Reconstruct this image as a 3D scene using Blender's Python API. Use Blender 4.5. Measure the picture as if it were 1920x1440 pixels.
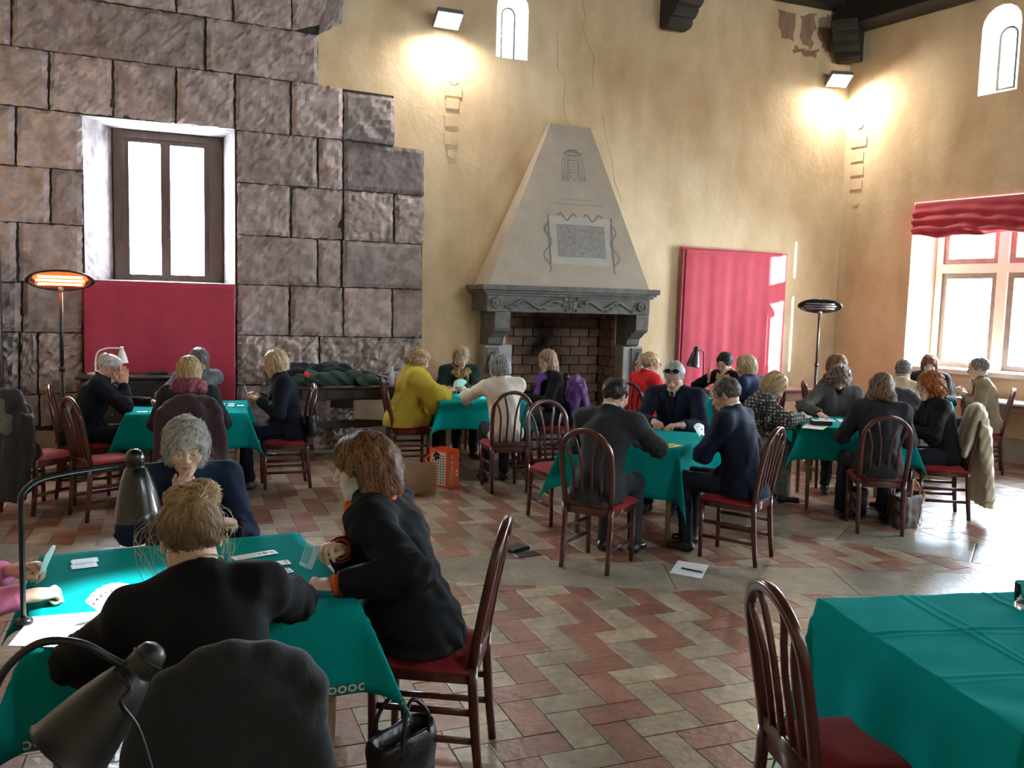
import bpy, math, random
import numpy as np
from mathutils import Vector, Matrix
from mathutils.geometry import tessellate_polygon
random.seed(7); RNG = np.random.default_rng(11)
for o in list(bpy.data.objects): bpy.data.objects.remove(o)
scene = bpy.context.scene
COL = scene.collection
# ---------------------------------------------------------------- camera
F_PX, CXP, CYP, CAM_H = 1620.0, 960.0, 720.0, 1.8
RM = np.array([[0.9329684182, 0.0084411428, -0.3598592470],
               [-0.3589560367, 0.0963668351, -0.9283663053],
               [0.0268420241, 0.9953100925, 0.0929372129]])
cam_d = bpy.data.cameras.new('camera'); cam = bpy.data.objects.new('camera', cam_d); COL.objects.link(cam)
cam_d.sensor_fit = 'HORIZONTAL'; cam_d.sensor_width = 36.0; cam_d.lens = 36.0 * F_PX / 1920.0
cam_d.clip_start = 0.05; cam_d.clip_end = 200
M4 = Matrix([list(RM[0]) + [0], list(RM[1]) + [0], list(RM[2]) + [CAM_H], [0, 0, 0, 1]])
cam.matrix_world = M4
scene.camera = cam
# ---------------------------------------------------------------- world, sun, exposure
scene.view_settings.view_transform = 'Standard'
scene.view_settings.look = 'None'
scene.view_settings.gamma = 1.0
scene.view_settings.use_curve_mapping = False
scene.view_settings.exposure = 1.36
world = bpy.data.worlds.new('world'); scene.world = world; world.use_nodes = True
wn = world.node_tree.nodes; wl = world.node_tree.links
bg = wn['Background']; bg.inputs['Color'].default_value = (0.76, 0.88, 1.0, 1); bg.inputs['Strength'].default_value = 46.0
sun_d = bpy.data.lights.new('sun', 'SUN'); sun_d.energy = 40.0; sun_d.angle = math.radians(0.7); sun_d.color = (1.0, 0.90, 0.74)
sun_o = bpy.data.objects.new('sun', sun_d); COL.objects.link(sun_o)
SUN_DIR = Vector((-0.66, 0.75, -0.12)).normalized()
sun_o.rotation_euler = SUN_DIR.to_track_quat('-Z', 'Y').to_euler()
# right wall frame (corner, direction towards camera, outward normal)
RW0 = np.array([9.2, 10.4]); RWD = np.array([0.2, -0.98]) / math.hypot(.2, .98); RWN = np.array([0.98, 0.2]) / math.hypot(.2, .98)
def rwp(s, off, z): p = RW0 + RWD * s + RWN * off; return (float(p[0]), float(p[1]), z)
def portal(center, direction, w, h):
    d = bpy.data.lights.new('window_portal', 'AREA'); d.shape = 'RECTANGLE'; d.size = w; d.size_y = h; d.cycles.is_portal = True
    o = bpy.data.objects.new('window_portal', d); COL.objects.link(o); o.location = center
    o.rotation_euler = Vector(direction).to_track_quat('-Z', 'Z').to_euler()
portal((-0.08, 11.05, 2.78), (0, -1, 0), 1.3, 1.75)
for sc in (2.23, 6.05, 9.9): portal(rwp(sc, .62, 2.2), (-RWN[0], -RWN[1], 0), 2.0, 2.4)
portal(rwp(2.08, .6, 5.1), (-RWN[0], -RWN[1], 0), .5, 1.1)
ADDED_HIGHW = [('B', 5.6), ('B', 8.6)]  # unseen high windows, added in the back wall to brighten the hall
for w_, c_ in ADDED_HIGHW: portal((-3.75, c_, 4.95) if w_ == 'L' else (c_, -3.75, 4.95), (1, 0, 0) if w_ == 'L' else (0, 1, 0), .9, 1.4)
# ---------------------------------------------------------------- pixel -> place helpers (1920 x 1440 frame)
CAMP = np.array([0, 0, CAM_H])
def ray(px, py): return RM @ np.array([(px - CXP) / F_PX, -(py - CYP) / F_PX, -1.0])
def onz(px, py, z=0.0): d = ray(px, py); return CAMP + d * ((z - CAM_H) / d[2])
def ony(px, py, y): d = ray(px, py); return CAMP + d * (y / d[1])
WY = 10.4
# ---------------------------------------------------------------- object helpers
def props(o, label=None, cat=None, group=None, kind=None):
    if label: o['label'] = label
    if cat: o['category'] = cat
    if group: o['group'] = group
    if kind: o['kind'] = kind
    return o
def thing(name, label, cat, loc=(0, 0, 0), rz=0.0, group=None):
    o = bpy.data.objects.new(name, None); COL.objects.link(o); o.empty_display_size = .1
    o.location = loc; o.rotation_euler = (0, 0, rz)
    return props(o, label, cat, group)
def npmesh(name, V, Q, smooth=True):
    V = np.asarray(V, np.float32); me = bpy.data.meshes.new(name)
    if isinstance(Q, np.ndarray):
        n = Q.shape[1]; me.vertices.add(len(V)); me.vertices.foreach_set('co', V.ravel())
        me.loops.add(Q.size); me.loops.foreach_set('vertex_index', Q.astype(np.int32).ravel())
        me.polygons.add(len(Q)); me.polygons.foreach_set('loop_start', np.arange(0, Q.size, n, dtype=np.int32))
        me.polygons.foreach_set('use_smooth', np.full(len(Q), smooth, bool))
        me.update(calc_edges=True)
    else:
        me.from_pydata([tuple(map(float, v)) for v in V], [], Q)
        me.polygons.foreach_set('use_smooth', np.full(len(me.polygons), smooth, bool)); me.update()
    return me
def link(name, me, mat=None, parent=None, loc=None, rot=None):
    o = bpy.data.objects.new(name, me); COL.objects.link(o)
    if mat and len(me.materials) == 0: me.materials.append(mat)
    if parent: o.parent = parent
    if loc is not None: o.location = loc
    if rot is not None: o.rotation_euler = rot
    return o
def struct(o, label=None): o['kind'] = 'structure'; o['label'] = label if label else o.name; return o
def copy_tree(o, parent=None):
    c = o.copy(); COL.objects.link(c)
    if parent is not None: c.parent = parent
    for ch in list(o.children): copy_tree(ch, c)
    return c
class MB:
    def __init__(s): s.v = []; s.f = []
    def add(s, V, Fc):
        n = len(s.v); s.v += [tuple(map(float, p)) for p in V]; s.f += [tuple(int(i) + n for i in f) for f in Fc]; return s
    def box(s, c, d, rz=0.0, R=None):
        hx, hy, hz = d[0] / 2, d[1] / 2, d[2] / 2
        P = [(x, y, z) for z in (-hz, hz) for y in (-hy, hy) for x in (-hx, hx)]
        if R is None: R = Matrix.Rotation(rz, 3, 'Z')
        P = [R @ Vector(p) + Vector(c) for p in P]
        return s.add(P, [(0, 2, 3, 1), (4, 5, 7, 6), (0, 1, 5, 4), (1, 3, 7, 5), (3, 2, 6, 7), (2, 0, 4, 6)])
    def rbox(s, c, d, r=.006, rz=0.0, R=None):          # box with chamfered edges
        hx, hy, hz = d[0] / 2, d[1] / 2, d[2] / 2; r = min(r, hx * .9, hy * .9, hz * .9)
        P = []
        for sz in (-1, 1):
            for sy in (-1, 1):
                for sx in (-1, 1):
                    P += [(sx * hx, sy * (hy - r), sz * (hz - r)), (sx * (hx - r), sy * hy, sz * (hz - r)), (sx * (hx - r), sy * (hy - r), sz * hz)]
        def i(sx, sy, sz, a): return (((sz > 0) * 2 + (sy > 0)) * 2 + (sx > 0)) * 3 + a
        Fc = []
        for sg in (-1, 1):
            q = [i(sg, -1, -1, 0), i(sg, 1, -1, 0), i(sg, 1, 1, 0), i(sg, -1, 1, 0)]; Fc.append(q if sg > 0 else q[::-1])
            q = [i(-1, sg, -1, 1), i(-1, sg, 1, 1), i(1, sg, 1, 1), i(1, sg, -1, 1)]; Fc.append(q if sg > 0 else q[::-1])
            q = [i(-1, -1, sg, 2), i(1, -1, sg, 2), i(1, 1, sg, 2), i(-1, 1, sg, 2)]; Fc.append(q if sg > 0 else q[::-1])
        for a in (-1, 1):
            for b in (-1, 1):
                for q, fl in (([i(a, b, -1, 0), i(a, b, -1, 1), i(a, b, 1, 1), i(a, b, 1, 0)], a * b > 0),
                              ([i(a, -1, b, 0), i(a, 1, b, 0), i(a, 1, b, 2), i(a, -1, b, 2)], a * b > 0),
                              ([i(-1, a, b, 1), i(-1, a, b, 2), i(1, a, b, 2), i(1, a, b, 1)], a * b > 0)):
                    Fc.append(q if fl else q[::-1])
                for cc in (-1, 1):
                    q = [i(a, b, cc, 0), i(a, b, cc, 1), i(a, b, cc, 2)]; Fc.append(q if a * b * cc > 0 else q[::-1])
        if R is None: R = Matrix.Rotation(rz, 3, 'Z')
        return s.add([R @ Vector(p) + Vector(c) for p in P], Fc)
    def sweep(s, path, prof, up=(0, 0, 1), scale=None, closed=False, cap=True):   # prof: list of (a,b) in (side, up) frame
        P = [Vector(p) for p in path]; n = len(P); m = len(prof); rings = []
        U = Vector(up)
        for k in range(n):
            if closed: t = P[(k + 1) % n] - P[k - 1]
            else: t = P[min(k + 1, n - 1)] - P[max(k - 1, 0)]
            t.normalize(); side = t.cross(U)
            if side.length < 1e-4: side = t.cross(Vector((1, 0, 0)))
            side.normalize(); u2 = side.cross(t).normalized()
            sc = scale[k] if scale else 1.0
            rings.append([P[k] + side * (a * sc) + u2 * (b * sc) for a, b in prof])
        base = [p for r in rings for p in r]; Fc = []
        for k in range(n if closed else n - 1):
            for j in range(m):
                a = k * m + j; b = k * m + (j + 1) % m; c = ((k + 1) % n) * m + (j + 1) % m; d = ((k + 1) % n) * m + j
                Fc.append((a, d, c, b))
        if cap and not closed: Fc.append(tuple(range(m))); Fc.append(tuple((n - 1) * m + j for j in range(m - 1, -1, -1)))
        return s.add(base, Fc)
    def tube(s, path, r, n=8, up=(0, 0, 1), closed=False, scale=None, cap=True):
        return s.sweep(path, [(r * math.cos(2 * math.pi * j / n), r * math.sin(2 * math.pi * j / n)) for j in range(n)], up, scale, closed, cap)
    def lathe(s, prof, n=16, c=(0, 0, 0), R=None):      # prof: list of (radius, z)
        R = R or Matrix.Identity(3); V = []; Fc = []; m = len(prof)
        for k in range(n):
            a = 2 * math.pi * k / n
            for r, z in prof: V.append(R @ Vector((r * math.cos(a), r * math.sin(a), z)) + Vector(c))
        for k in range(n):
            for j in range(m - 1):
                Fc.append((k * m + j, ((k + 1) % n) * m + j, ((k + 1) % n) * m + j + 1, k * m + j + 1))
        return s.add(V, Fc)
    def prism(s, poly, d0, d1, fn):                     # poly 2-D, fn(u, v, d) -> point
        n = len(poly); A = [fn(u, v, d0) for u, v in poly]; B = [fn(u, v, d1) for u, v in poly]
        Fc = [tuple(range(n))[::-1], tuple(range(n, 2 * n))] + [(j, (j + 1) % n, n + (j + 1) % n, n + j) for j in range(n)]
        return s.add(A + B, Fc)
    def mesh(s, name='mesh', smooth=False): return npmesh(name, s.v if s.v else np.zeros((0, 3)), s.f, smooth)
    def build(s, name, mat, parent=None, smooth=False, loc=None, rot=None): return link(name, s.mesh(name, smooth), mat, parent, loc, rot)
def rrect(w, h, r, k=2):
    P = []
    for cx, cy, a0 in ((w / 2 - r, h / 2 - r, 0), (-w / 2 + r, h / 2 - r, 90), (-w / 2 + r, -h / 2 + r, 180), (w / 2 - r, -h / 2 + r, 270)):
        for j in range(k + 1):
            a = math.radians(a0 + 90 * j / k); P.append((cx + r * math.cos(a), cy + r * math.sin(a)))
    return P
# ---------------------------------------------------------------- materials
MATS = {}
def mat(name, col, rough=.6, metal=0.0, var=0.0, vscale=6.0, bump=0.0, bscale=30.0, spec=.5, col2=None, coat=0.0, sheen=0.0, emit=None, stretch=None, detail=6.0, subs=0.0, bdist=.02, ridged=False):
    if name in MATS: return MATS[name]
    m = bpy.data.materials.new(name); m.use_nodes = True; nt = m.node_tree; N = nt.nodes; L = nt.links
    b = N['Principled BSDF']; b.inputs['Base Color'].default_value = (*col, 1); b.inputs['Roughness'].default_value = rough
    b.inputs['Metallic'].default_value = metal; b.inputs['Specular IOR Level'].default_value = spec
    b.inputs['Coat Weight'].default_value = coat; b.inputs['Coat Roughness'].default_value = .12
    b.inputs['Sheen Weight'].default_value = sheen
    if emit: b.inputs['Emission Color'].default_value = (*emit[0], 1); b.inputs['Emission Strength'].default_value = emit[1]
    tc = None
    if var or bump or col2:
        tc = N.new('ShaderNodeTexCoord'); mp = N.new('ShaderNodeMapping'); L.new(tc.outputs['Object'], mp.inputs['Vector'])
        if stretch: mp.inputs['Scale'].default_value = stretch
    if var or col2:
        n1 = N.new('ShaderNodeTexNoise'); n1.inputs['Scale'].default_value = vscale; n1.inputs['Detail'].default_value = detail; n1.inputs['Roughness'].default_value = .62
        L.new(mp.outputs['Vector'], n1.inputs['Vector'])
        rp = N.new('ShaderNodeValToRGB'); L.new(n1.outputs['Fac'], rp.inputs['Fac'])
        rp.color_ramp.elements[0].position = .32; rp.color_ramp.elements[1].position = .68
        c2 = col2 if col2 else tuple(min(1, c * (1 + var)) for c in col); c1 = col if col2 else tuple(c * (1 - var) for c in col)
        rp.color_ramp.elements[0].color = (*c1, 1); rp.color_ramp.elements[1].color = (*c2, 1)
        L.new(rp.outputs['Color'], b.inputs['Base Color'])
    if bump:
        n2 = N.new('ShaderNodeTexNoise'); n2.inputs['Scale'].default_value = bscale; n2.inputs['Detail'].default_value = 5
        L.new(mp.outputs['Vector'], n2.inputs['Vector'])
        bp = N.new('ShaderNodeBump'); bp.inputs['Strength'].default_value = bump; bp.inputs['Distance'].default_value = bdist
        if ridged: n2.noise_type = 'RIDGED_MULTIFRACTAL'; n2.inputs['Roughness'].default_value = .6
        L.new(n2.outputs['Fac'], bp.inputs['Height']); L.new(bp.outputs['Normal'], b.inputs['Normal'])
    MATS[name] = m; return m
def attr_mat(name, rough=.6, spec=.4, bump=0.0, bscale=60, sheen=0.0, subs=0.0):
    if name in MATS: return MATS[name]
    m = bpy.data.materials.new(name); m.use_nodes = True; nt = m.node_tree; N = nt.nodes; L = nt.links
    b = N['Principled BSDF']; a = N.new('ShaderNodeAttribute'); a.attribute_name = 'Col'
    L.new(a.outputs['Color'], b.inputs['Base Color']); b.inputs['Roughness'].default_value = rough; b.inputs['Specular IOR Level'].default_value = spec
    b.inputs['Sheen Weight'].default_value = sheen
    if subs: b.inputs['Subsurface Weight'].default_value = subs; b.inputs['Subsurface Radius'].default_value = (.012, .005, .003); b.inputs['Subsurface Scale'].default_value = 1.0
    if bump:
        tc = N.new('ShaderNodeTexCoord'); n2 = N.new('ShaderNodeTexNoise'); n2.inputs['Scale'].default_value = bscale; L.new(tc.outputs['Object'], n2.inputs['Vector'])
        bp = N.new('ShaderNodeBump'); bp.inputs['Strength'].default_value = bump; bp.inputs['Distance'].default_value = .01
        L.new(n2.outputs['Fac'], bp.inputs['Height']); L.new(bp.outputs['Normal'], b.inputs['Normal'])
    MATS[name] = m; return m
def set_col(me, cols):
    a = me.color_attributes.new('Col', 'FLOAT_COLOR', 'POINT'); c = np.ones((len(me.vertices), 4), np.float32); c[:, :3] = cols; a.data.foreach_set('color', c.ravel())
def rnd_mat(name, c1, c2, rough=.55, vscale=9, bump=.3, bscale=40, spec=.5, mottle=None, bdist=.02, ridged=False):     # colour varies from object to object
    m = mat(name, c1, rough, 0, 0.0, vscale, bump, bscale, spec, col2=c2, bdist=bdist, ridged=ridged); nt = m.node_tree; N = nt.nodes; L = nt.links
    b = N['Principled BSDF']; oi = N.new('ShaderNodeObjectInfo'); hs = N.new('ShaderNodeHueSaturation')
    mr = N.new('ShaderNodeMapRange'); mr.inputs['To Min'].default_value = .78; mr.inputs['To Max'].default_value = 1.2
    L.new(oi.outputs['Random'], mr.inputs['Value']); L.new(mr.outputs['Result'], hs.inputs['Value'])
    src = b.inputs['Base Color'].links[0].from_socket; L.new(src, hs.inputs['Color']); L.new(hs.outputs['Color'], b.inputs['Base Color'])
    return m
def plaster_mat():
    m = bpy.data.materials.new('old_plaster'); m.use_nodes = True; N = m.node_tree.nodes; L = m.node_tree.links
    b = N['Principled BSDF']; b.inputs['Roughness'].default_value = .88; b.inputs['Specular IOR Level'].default_value = .25
    g = N.new('ShaderNodeNewGeometry'); n1 = N.new('ShaderNodeTexNoise'); n1.inputs['Scale'].default_value = .75; n1.inputs['Detail'].default_value = 9; n1.inputs['Roughness'].default_value = .66
    L.new(g.outputs['Position'], n1.inputs['Vector'])
    r1 = N.new('ShaderNodeValToRGB'); e = r1.color_ramp.elements
    e[0].position = .28; e[0].color = (.58, .41, .245, 1); e[1].position = .72; e[1].color = (.80, .64, .43, 1)
    e2 = e.new(.5); e2.color = (.70, .53, .335, 1)
    L.new(n1.outputs['Fac'], r1.inputs['Fac'])
    n3 = N.new('ShaderNodeTexNoise'); n3.inputs['Scale'].default_value = 2.6; n3.inputs['Detail'].default_value = 8; mp = N.new('ShaderNodeMapping'); mp.inputs['Scale'].default_value = (1, 1, .35)
    L.new(g.outputs['Position'], mp.inputs['Vector']); L.new(mp.outputs['Vector'], n3.inputs['Vector'])
    r3 = N.new('ShaderNodeValToRGB'); r3.color_ramp.elements[0].position = .35; r3.color_ramp.elements[0].color = (.84, .80, .76, 1); r3.color_ramp.elements[1].position = .6; r3.color_ramp.elements[1].color = (1, 1, 1, 1)
    L.new(n3.outputs['Fac'], r3.inputs['Fac'])
    mx = N.new('ShaderNodeMix'); mx.data_type = 'RGBA'; mx.blend_type = 'MULTIPLY'; mx.inputs['Factor'].default_value = 1
    L.new(r1.outputs['Color'], mx.inputs[6]); L.new(r3.outputs['Color'], mx.inputs[7]); L.new(mx.outputs[2], b.inputs['Base Color'])
    n2 = N.new('ShaderNodeTexNoise'); n2.inputs['Scale'].default_value = 14; n2.inputs['Detail'].default_value = 7; L.new(g.outputs['Position'], n2.inputs['Vector'])
    bp = N.new('ShaderNodeBump'); bp.inputs['Strength'].default_value = .25; bp.inputs['Distance'].default_value = .02
    L.new(n2.outputs['Fac'], bp.inputs['Height']); L.new(bp.outputs['Normal'], b.inputs['Normal'])
    MATS['old_plaster'] = m; return m
PLASTER = plaster_mat()
WHITEPL = mat('pale_plaster', (.78, .71, .60), .85, var=.06, vscale=3, bump=.15, bscale=20, spec=.25)
TAUPE = mat('taupe_paint', (.34, .285, .22), .8, var=.1, vscale=4)
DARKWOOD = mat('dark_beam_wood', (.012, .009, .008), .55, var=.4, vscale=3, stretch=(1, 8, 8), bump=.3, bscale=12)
STONE = rnd_mat('peperino_stone', (.262, .192, .178), (.51, .40, .378), .92, vscale=6.0, bump=.75, bscale=6.5, spec=.15, bdist=.05, ridged=True)
STONE_ROUGH = rnd_mat('chiselled_stone', (.215, .162, .148), (.53, .425, .39), .95, vscale=9, bump=1.0, bscale=9, spec=.15, bdist=.06, ridged=True)
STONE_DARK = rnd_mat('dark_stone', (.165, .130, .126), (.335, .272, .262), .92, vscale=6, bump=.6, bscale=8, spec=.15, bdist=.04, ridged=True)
MORTAR = mat('mortar_core', (.045, .037, .032), .95, var=.2, vscale=8)
GREYSTONE = mat('grey_carved_stone', (.135, .122, .110), .85, var=.28, vscale=9, bump=.4, bscale=40, spec=.25)
HOODGREY = mat('grey_hood_plaster', (.35, .285, .225), .85, var=.10, vscale=3, bump=.15, bscale=15, spec=.25)
FRAMEWOOD = mat('window_wood', (.085, .055, .042), .55, var=.25, vscale=8, stretch=(3, 3, .6))
STONEWHITE = mat('window_stone', (.80, .72, .62), .8, var=.06, vscale=4, spec=.25)
def glass_mat():
    m = bpy.data.materials.new('window_glass'); m.use_nodes = True; N = m.node_tree.nodes; L = m.node_tree.links
    for n in list(N):
        if n.type != 'OUTPUT_MATERIAL': N.remove(n)
    t = N.new('ShaderNodeBsdfTransparent'); t.inputs['Color'].default_value = (.93, .96, .97, 1); g = N.new('ShaderNodeBsdfGlossy'); g.inputs['Roughness'].default_value = .05
    mx = N.new('ShaderNodeMixShader'); mx.inputs['Fac'].default_value = .06
    L.new(t.outputs[0], mx.inputs[1]); L.new(g.outputs[0], mx.inputs[2]); L.new(mx.outputs[0], [n for n in N if n.type == 'OUTPUT_MATERIAL'][0].inputs['Surface'])
    return m
WGLASS = glass_mat()
# ---------------------------------------------------------------- walls with openings
def wall_holes(name, fn, outer, holes, material, label):
    """fn(u,v,d) -> point, d = depth outwards; holes: (front_poly, back_poly, depth, reveal material or None)"""
    polys = [outer] + [h[0] for h in holes]
    V = [fn(u, v, 0) for P in polys for u, v in P]
    tris = tessellate_polygon([[Vector((u, v, 0)) for u, v in P] for P in polys])
    mb = MB(); mb.add(V, tris); o = mb.build(name, material)
    struct(o, label)
    for k, (fp, bp, dep, rm) in enumerate(holes):
        n = len(fp); rv = MB(); rv.add([fn(u, v, 0) for u, v in fp] + [fn(u, v, dep) for u, v in bp], [(j, (j + 1) % n, n + (j + 1) % n, n + j) for j in range(n)])
        rv.build('reveal', rm or material, o)
    return o
def arch(u0, u1, v0, v1, n=8):
    r = (u1 - u0) / 2; c = (u0 + u1) / 2
    return [(u0, v0), (u1, v0)] + [(c + r * math.cos(a), v1 - r + r * math.sin(a)) for a in [math.pi * j / n for j in range(n + 1)]]
def rect(u0, u1, v0, v1): return [(u0, v0), (u1, v0), (u1, v1), (u0, v1)]
CEIL = 6.15
fy = lambda u, v, d: (u, WY + d, v)
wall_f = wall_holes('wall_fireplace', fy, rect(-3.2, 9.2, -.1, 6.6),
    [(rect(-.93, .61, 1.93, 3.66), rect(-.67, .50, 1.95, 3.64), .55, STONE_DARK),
     (arch(3.70, 4.12, 4.84, 5.66), arch(3.92, 4.12, 4.95, 5.61), .5, WHITEPL),
     (rect(3.92, 5.50, -.05, 1.72), rect(3.92, 5.50, -.05, 1.72), .45, MORTAR)], PLASTER, 'tan plastered wall with the fireplace and old stone masonry')
fr = lambda u, v, d: rwp(u, d, v)
RWIN = (1.17, 3.32, 1.07, 3.32)
wall_r = wall_holes('wall_right', fr, rect(0, 14, -.1, 6.6),
    [(rect(*RWIN), rect(1.33, 3.14, 1.10, 3.24), .45, WHITEPL),
     (arch(1.94, 2.43, 4.60, 5.68), arch(1.95, 2.20, 4.72, 5.52), .42, WHITEPL),
     (rect(5.0, 7.15, 1.07, 3.32), rect(5.16, 6.97, 1.10, 3.24), .45, WHITEPL),
     (rect(8.85, 11.0, 1.07, 3.32), rect(9.01, 10.82, 1.10, 3.24), .45, WHITEPL)], PLASTER, 'tan plastered wall with the tall cross windows')
fl = lambda u, v, d: (-3.2 - d, u, v)
wall_l = wall_holes('wall_left', fl, rect(-3.2, 10.4, -.1, 6.6), [(arch(c_ - .5, c_ + .5, 4.4, 5.8), arch(c_ - .38, c_ + .38, 4.5, 5.7), .5, WHITEPL) for w_, c_ in ADDED_HIGHW if w_ == 'L'], PLASTER, 'plastered wall out of view to the left')
fb = lambda u, v, d: (u, -3.2 - d, v)
wall_holes('wall_back', fb, rect(-3.2, 12.1, -.1, 6.6), [(arch(c_ - .5, c_ + .5, 4.4, 5.8), arch(c_ - .38, c_ + .38, 4.5, 5.7), .5, WHITEPL) for w_, c_ in ADDED_HIGHW if w_ == 'B'], PLASTER, 'plastered wall behind the viewer')
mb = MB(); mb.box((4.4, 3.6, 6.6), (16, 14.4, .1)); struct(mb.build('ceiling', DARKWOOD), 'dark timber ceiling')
# baseboards
mb = MB(); mb.box((.2, WY - .006, .15), (6.8, .012, .30)); mb.box((7.35, WY - .006, .15), (3.7, .012, .30)); struct(mb.build('baseboard_fireplace', TAUPE), 'taupe painted base band of the fireplace wall')
mb = MB(); p0 = rwp(.02, -.008, 0); p1 = rwp(13.5, -.008, 0); mb.add([p0, p1, (p1[0], p1[1], .29), (p0[0], p0[1], .29)], [(0, 1, 2, 3)]); struct(mb.build('baseboard_right', TAUPE), 'taupe painted base band of the window wall')
# ---------------------------------------------------------------- floor: base, herringbone tiles, stone band
TILE_RED = rnd_mat('terracotta_red', (.225, .090, .060), (.36, .165, .112), .34, vscale=7, bump=.22, bscale=22, spec=.5)
TILE_CREAM = rnd_mat('terracotta_cream', (.30, .222, .145), (.48, .378, .262), .34, vscale=7, bump=.22, bscale=22, spec=.5)
SLAB = rnd_mat('grey_travertine', (.235, .195, .145), (.36, .305, .235), .30, vscale=6, bump=.2, bscale=30, spec=.5)
def worn(m, sc=22.0, lo=.62, sc2=3.2):       # dirt and scuffs in patches of their own over the tiles
    N = m.node_tree.nodes; L = m.node_tree.links; b = N['Principled BSDF']; g = N.new('ShaderNodeNewGeometry'); src = b.inputs['Base Color'].links[0].from_socket
    for s_, l_, p0, p1 in ((sc, lo, .30, .58), (sc2, .78, .36, .62)):
        n = N.new('ShaderNodeTexNoise'); n.inputs['Scale'].default_value = s_; n.inputs['Detail'].default_value = 9; n.inputs['Roughness'].default_value = .7; L.new(g.outputs['Position'], n.inputs['Vector'])
        r = N.new('ShaderNodeMapRange'); r.inputs['From Min'].default_value = p0; r.inputs['From Max'].default_value = p1; r.inputs['To Min'].default_value = l_; r.inputs['To Max'].default_value = 1.06; L.new(n.outputs['Fac'], r.inputs['Value'])
        mx = N.new('ShaderNodeMix'); mx.data_type = 'RGBA'; mx.blend_type = 'MULTIPLY'; mx.inputs['Factor'].default_value = 1; L.new(src, mx.inputs[6]); L.new(r.outputs['Result'], mx.inputs[7]); src = mx.outputs[2]
    L.new(src, b.inputs['Base Color'])
worn(TILE_RED); worn(TILE_CREAM); worn(SLAB, 28, .72)
GROUT = mat('grout', (.13, .10, .075), .8, var=.2, vscale=12)
mb = MB(); mb.box((4.6, 3.6, -.106), (18.6, 15.6, .2)); floor = struct(mb.build('floor', GROUT), 'terracotta herringbone floor with travertine bands')
TW = .158
def band_dist(p, a, b):   # signed distance to the line a-b
    d = np.array(b) - np.array(a); d = d / np.linalg.norm(d); q = np.array(p) - np.array(a); return d[0] * q[1] - d[1] * q[0]
A0, A1 = (-1.2, 6.926), (3.202, 5.147); BW = .56          # band A: upper edge, width below it
B0, B1 = (4.53, 5.70), (5.225, 4.80)                       # band B: lower-left edge
def in_A(p): return -BW < band_dist(p, A0, A1) < 0
def in_B(p): return 0 < band_dist(p, B0, B1) < .60 and not in_A(p)
tiles = []
for a in range(-60, 60):
    for b in range(-60, 60):
        x0 = 1.332 + (-a + b) * TW; y0 = 3.662 + (-3 * a - b) * TW
        for (x, y, w, h) in ((x0, y0 - TW, 2 * TW, TW), (x0, y0 - 3 * TW, TW, 2 * TW)):
            cx, cy = x + w / 2, y + h / 2
            if -3.1 < cx < 11.5 and -.6 < cy < 10.33 and cx < 9.35 + (10.4 - cy) * .204:
                tiles.append((cx, cy, w, h, b % 2))
def clip_poly(P, a, b, keep):           # clip a polygon by the line a-b, keep side with sign keep
    out = []
    for k in range(len(P)):
        p, q = P[k], P[(k + 1) % len(P)]; dp, dq = keep * band_dist(p, a, b), keep * band_dist(q, a, b)
        if dp >= 0: out.append(p)
        if dp * dq < 0: t = dp / (dp - dq); out.append((p[0] + (q[0] - p[0]) * t, p[1] + (q[1] - p[1]) * t))
    return out
dA = np.array(A1) - np.array(A0); dA /= np.linalg.norm(dA); nA = np.array([-dA[1], dA[0]])
AL0, AL1 = tuple(np.array(A0) - nA * BW), tuple(np.array(A1) - nA * BW)
dB = np.array(B1) - np.array(B0); dB /= np.linalg.norm(dB); nB = np.array([-dB[1], dB[0]])
BU0, BU1 = tuple(np.array(B0) + nB * .60), tuple(np.array(B1) + nB * .60)
pieces = []
for cx, cy, w, h, c in tiles:
    g = .0022; P = [(cx - w / 2 + g, cy - h / 2 + g), (cx + w / 2 - g, cy - h / 2 + g), (cx + w / 2 - g, cy + h / 2 - g), (cx - w / 2 + g, cy + h / 2 - g)]
    below = clip_poly(P, AL0, AL1, -1); above = clip_poly(P, A0, A1, 1)
    for Q in (below,): 
        if len(Q) > 2: pieces.append((Q, c))
    if len(above) > 2:
        l = clip_poly(above, B0, B1, -1); u = clip_poly(above, BU0, BU1, 1)
        for Q in (l, u):
            if len(Q) > 2: pieces.append((Q, c))
def visible(p):
    q = RM.T @ (np.array([p[0], p[1], 0]) - CAMP); 
    if q[2] > -.3: return False
    u = CXP + F_PX * q[0] / -q[2]; v = CYP - F_PX * q[1] / -q[2]; return -40 < u < 1960 and v < 1500
pieces.sort(key=lambda t: (not visible(t[0][0]), math.hypot(t[0][0][0], t[0][0][1])))
def tile_geo(mb, Q, ztop):
    c = np.mean(np.array(Q), axis=0); n = len(Q)
    I = [tuple(c + (np.array(p) - c) * .985) for p in Q]
    mb.add([(p[0], p[1], -.008) for p in Q] + [(p[0], p[1], ztop - .0012) for p in Q] + [(p[0], p[1], ztop) for p in I],
           [(j, (j + 1) % n, n + (j + 1) % n, n + j) for j in range(n)] + [(n + j, n + (j + 1) % n, 2 * n + (j + 1) % n, 2 * n + j) for j in range(n)] + [tuple(range(2 * n, 3 * n))])
stuff = [MB(), MB()]
for k, (Q, c) in enumerate(pieces):
    zt = random.uniform(-.0012, .0008)
    if k < 300: mb = MB(); tile_geo(mb, Q, zt); mb.build('tile', (TILE_RED, TILE_CREAM)[c], floor)
    else: tile_geo(stuff[c], Q, zt)
for c in (0, 1): o = stuff[c].build('tile_field', (TILE_RED, TILE_CREAM)[c], floor); o['kind'] = 'stuff'
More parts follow.
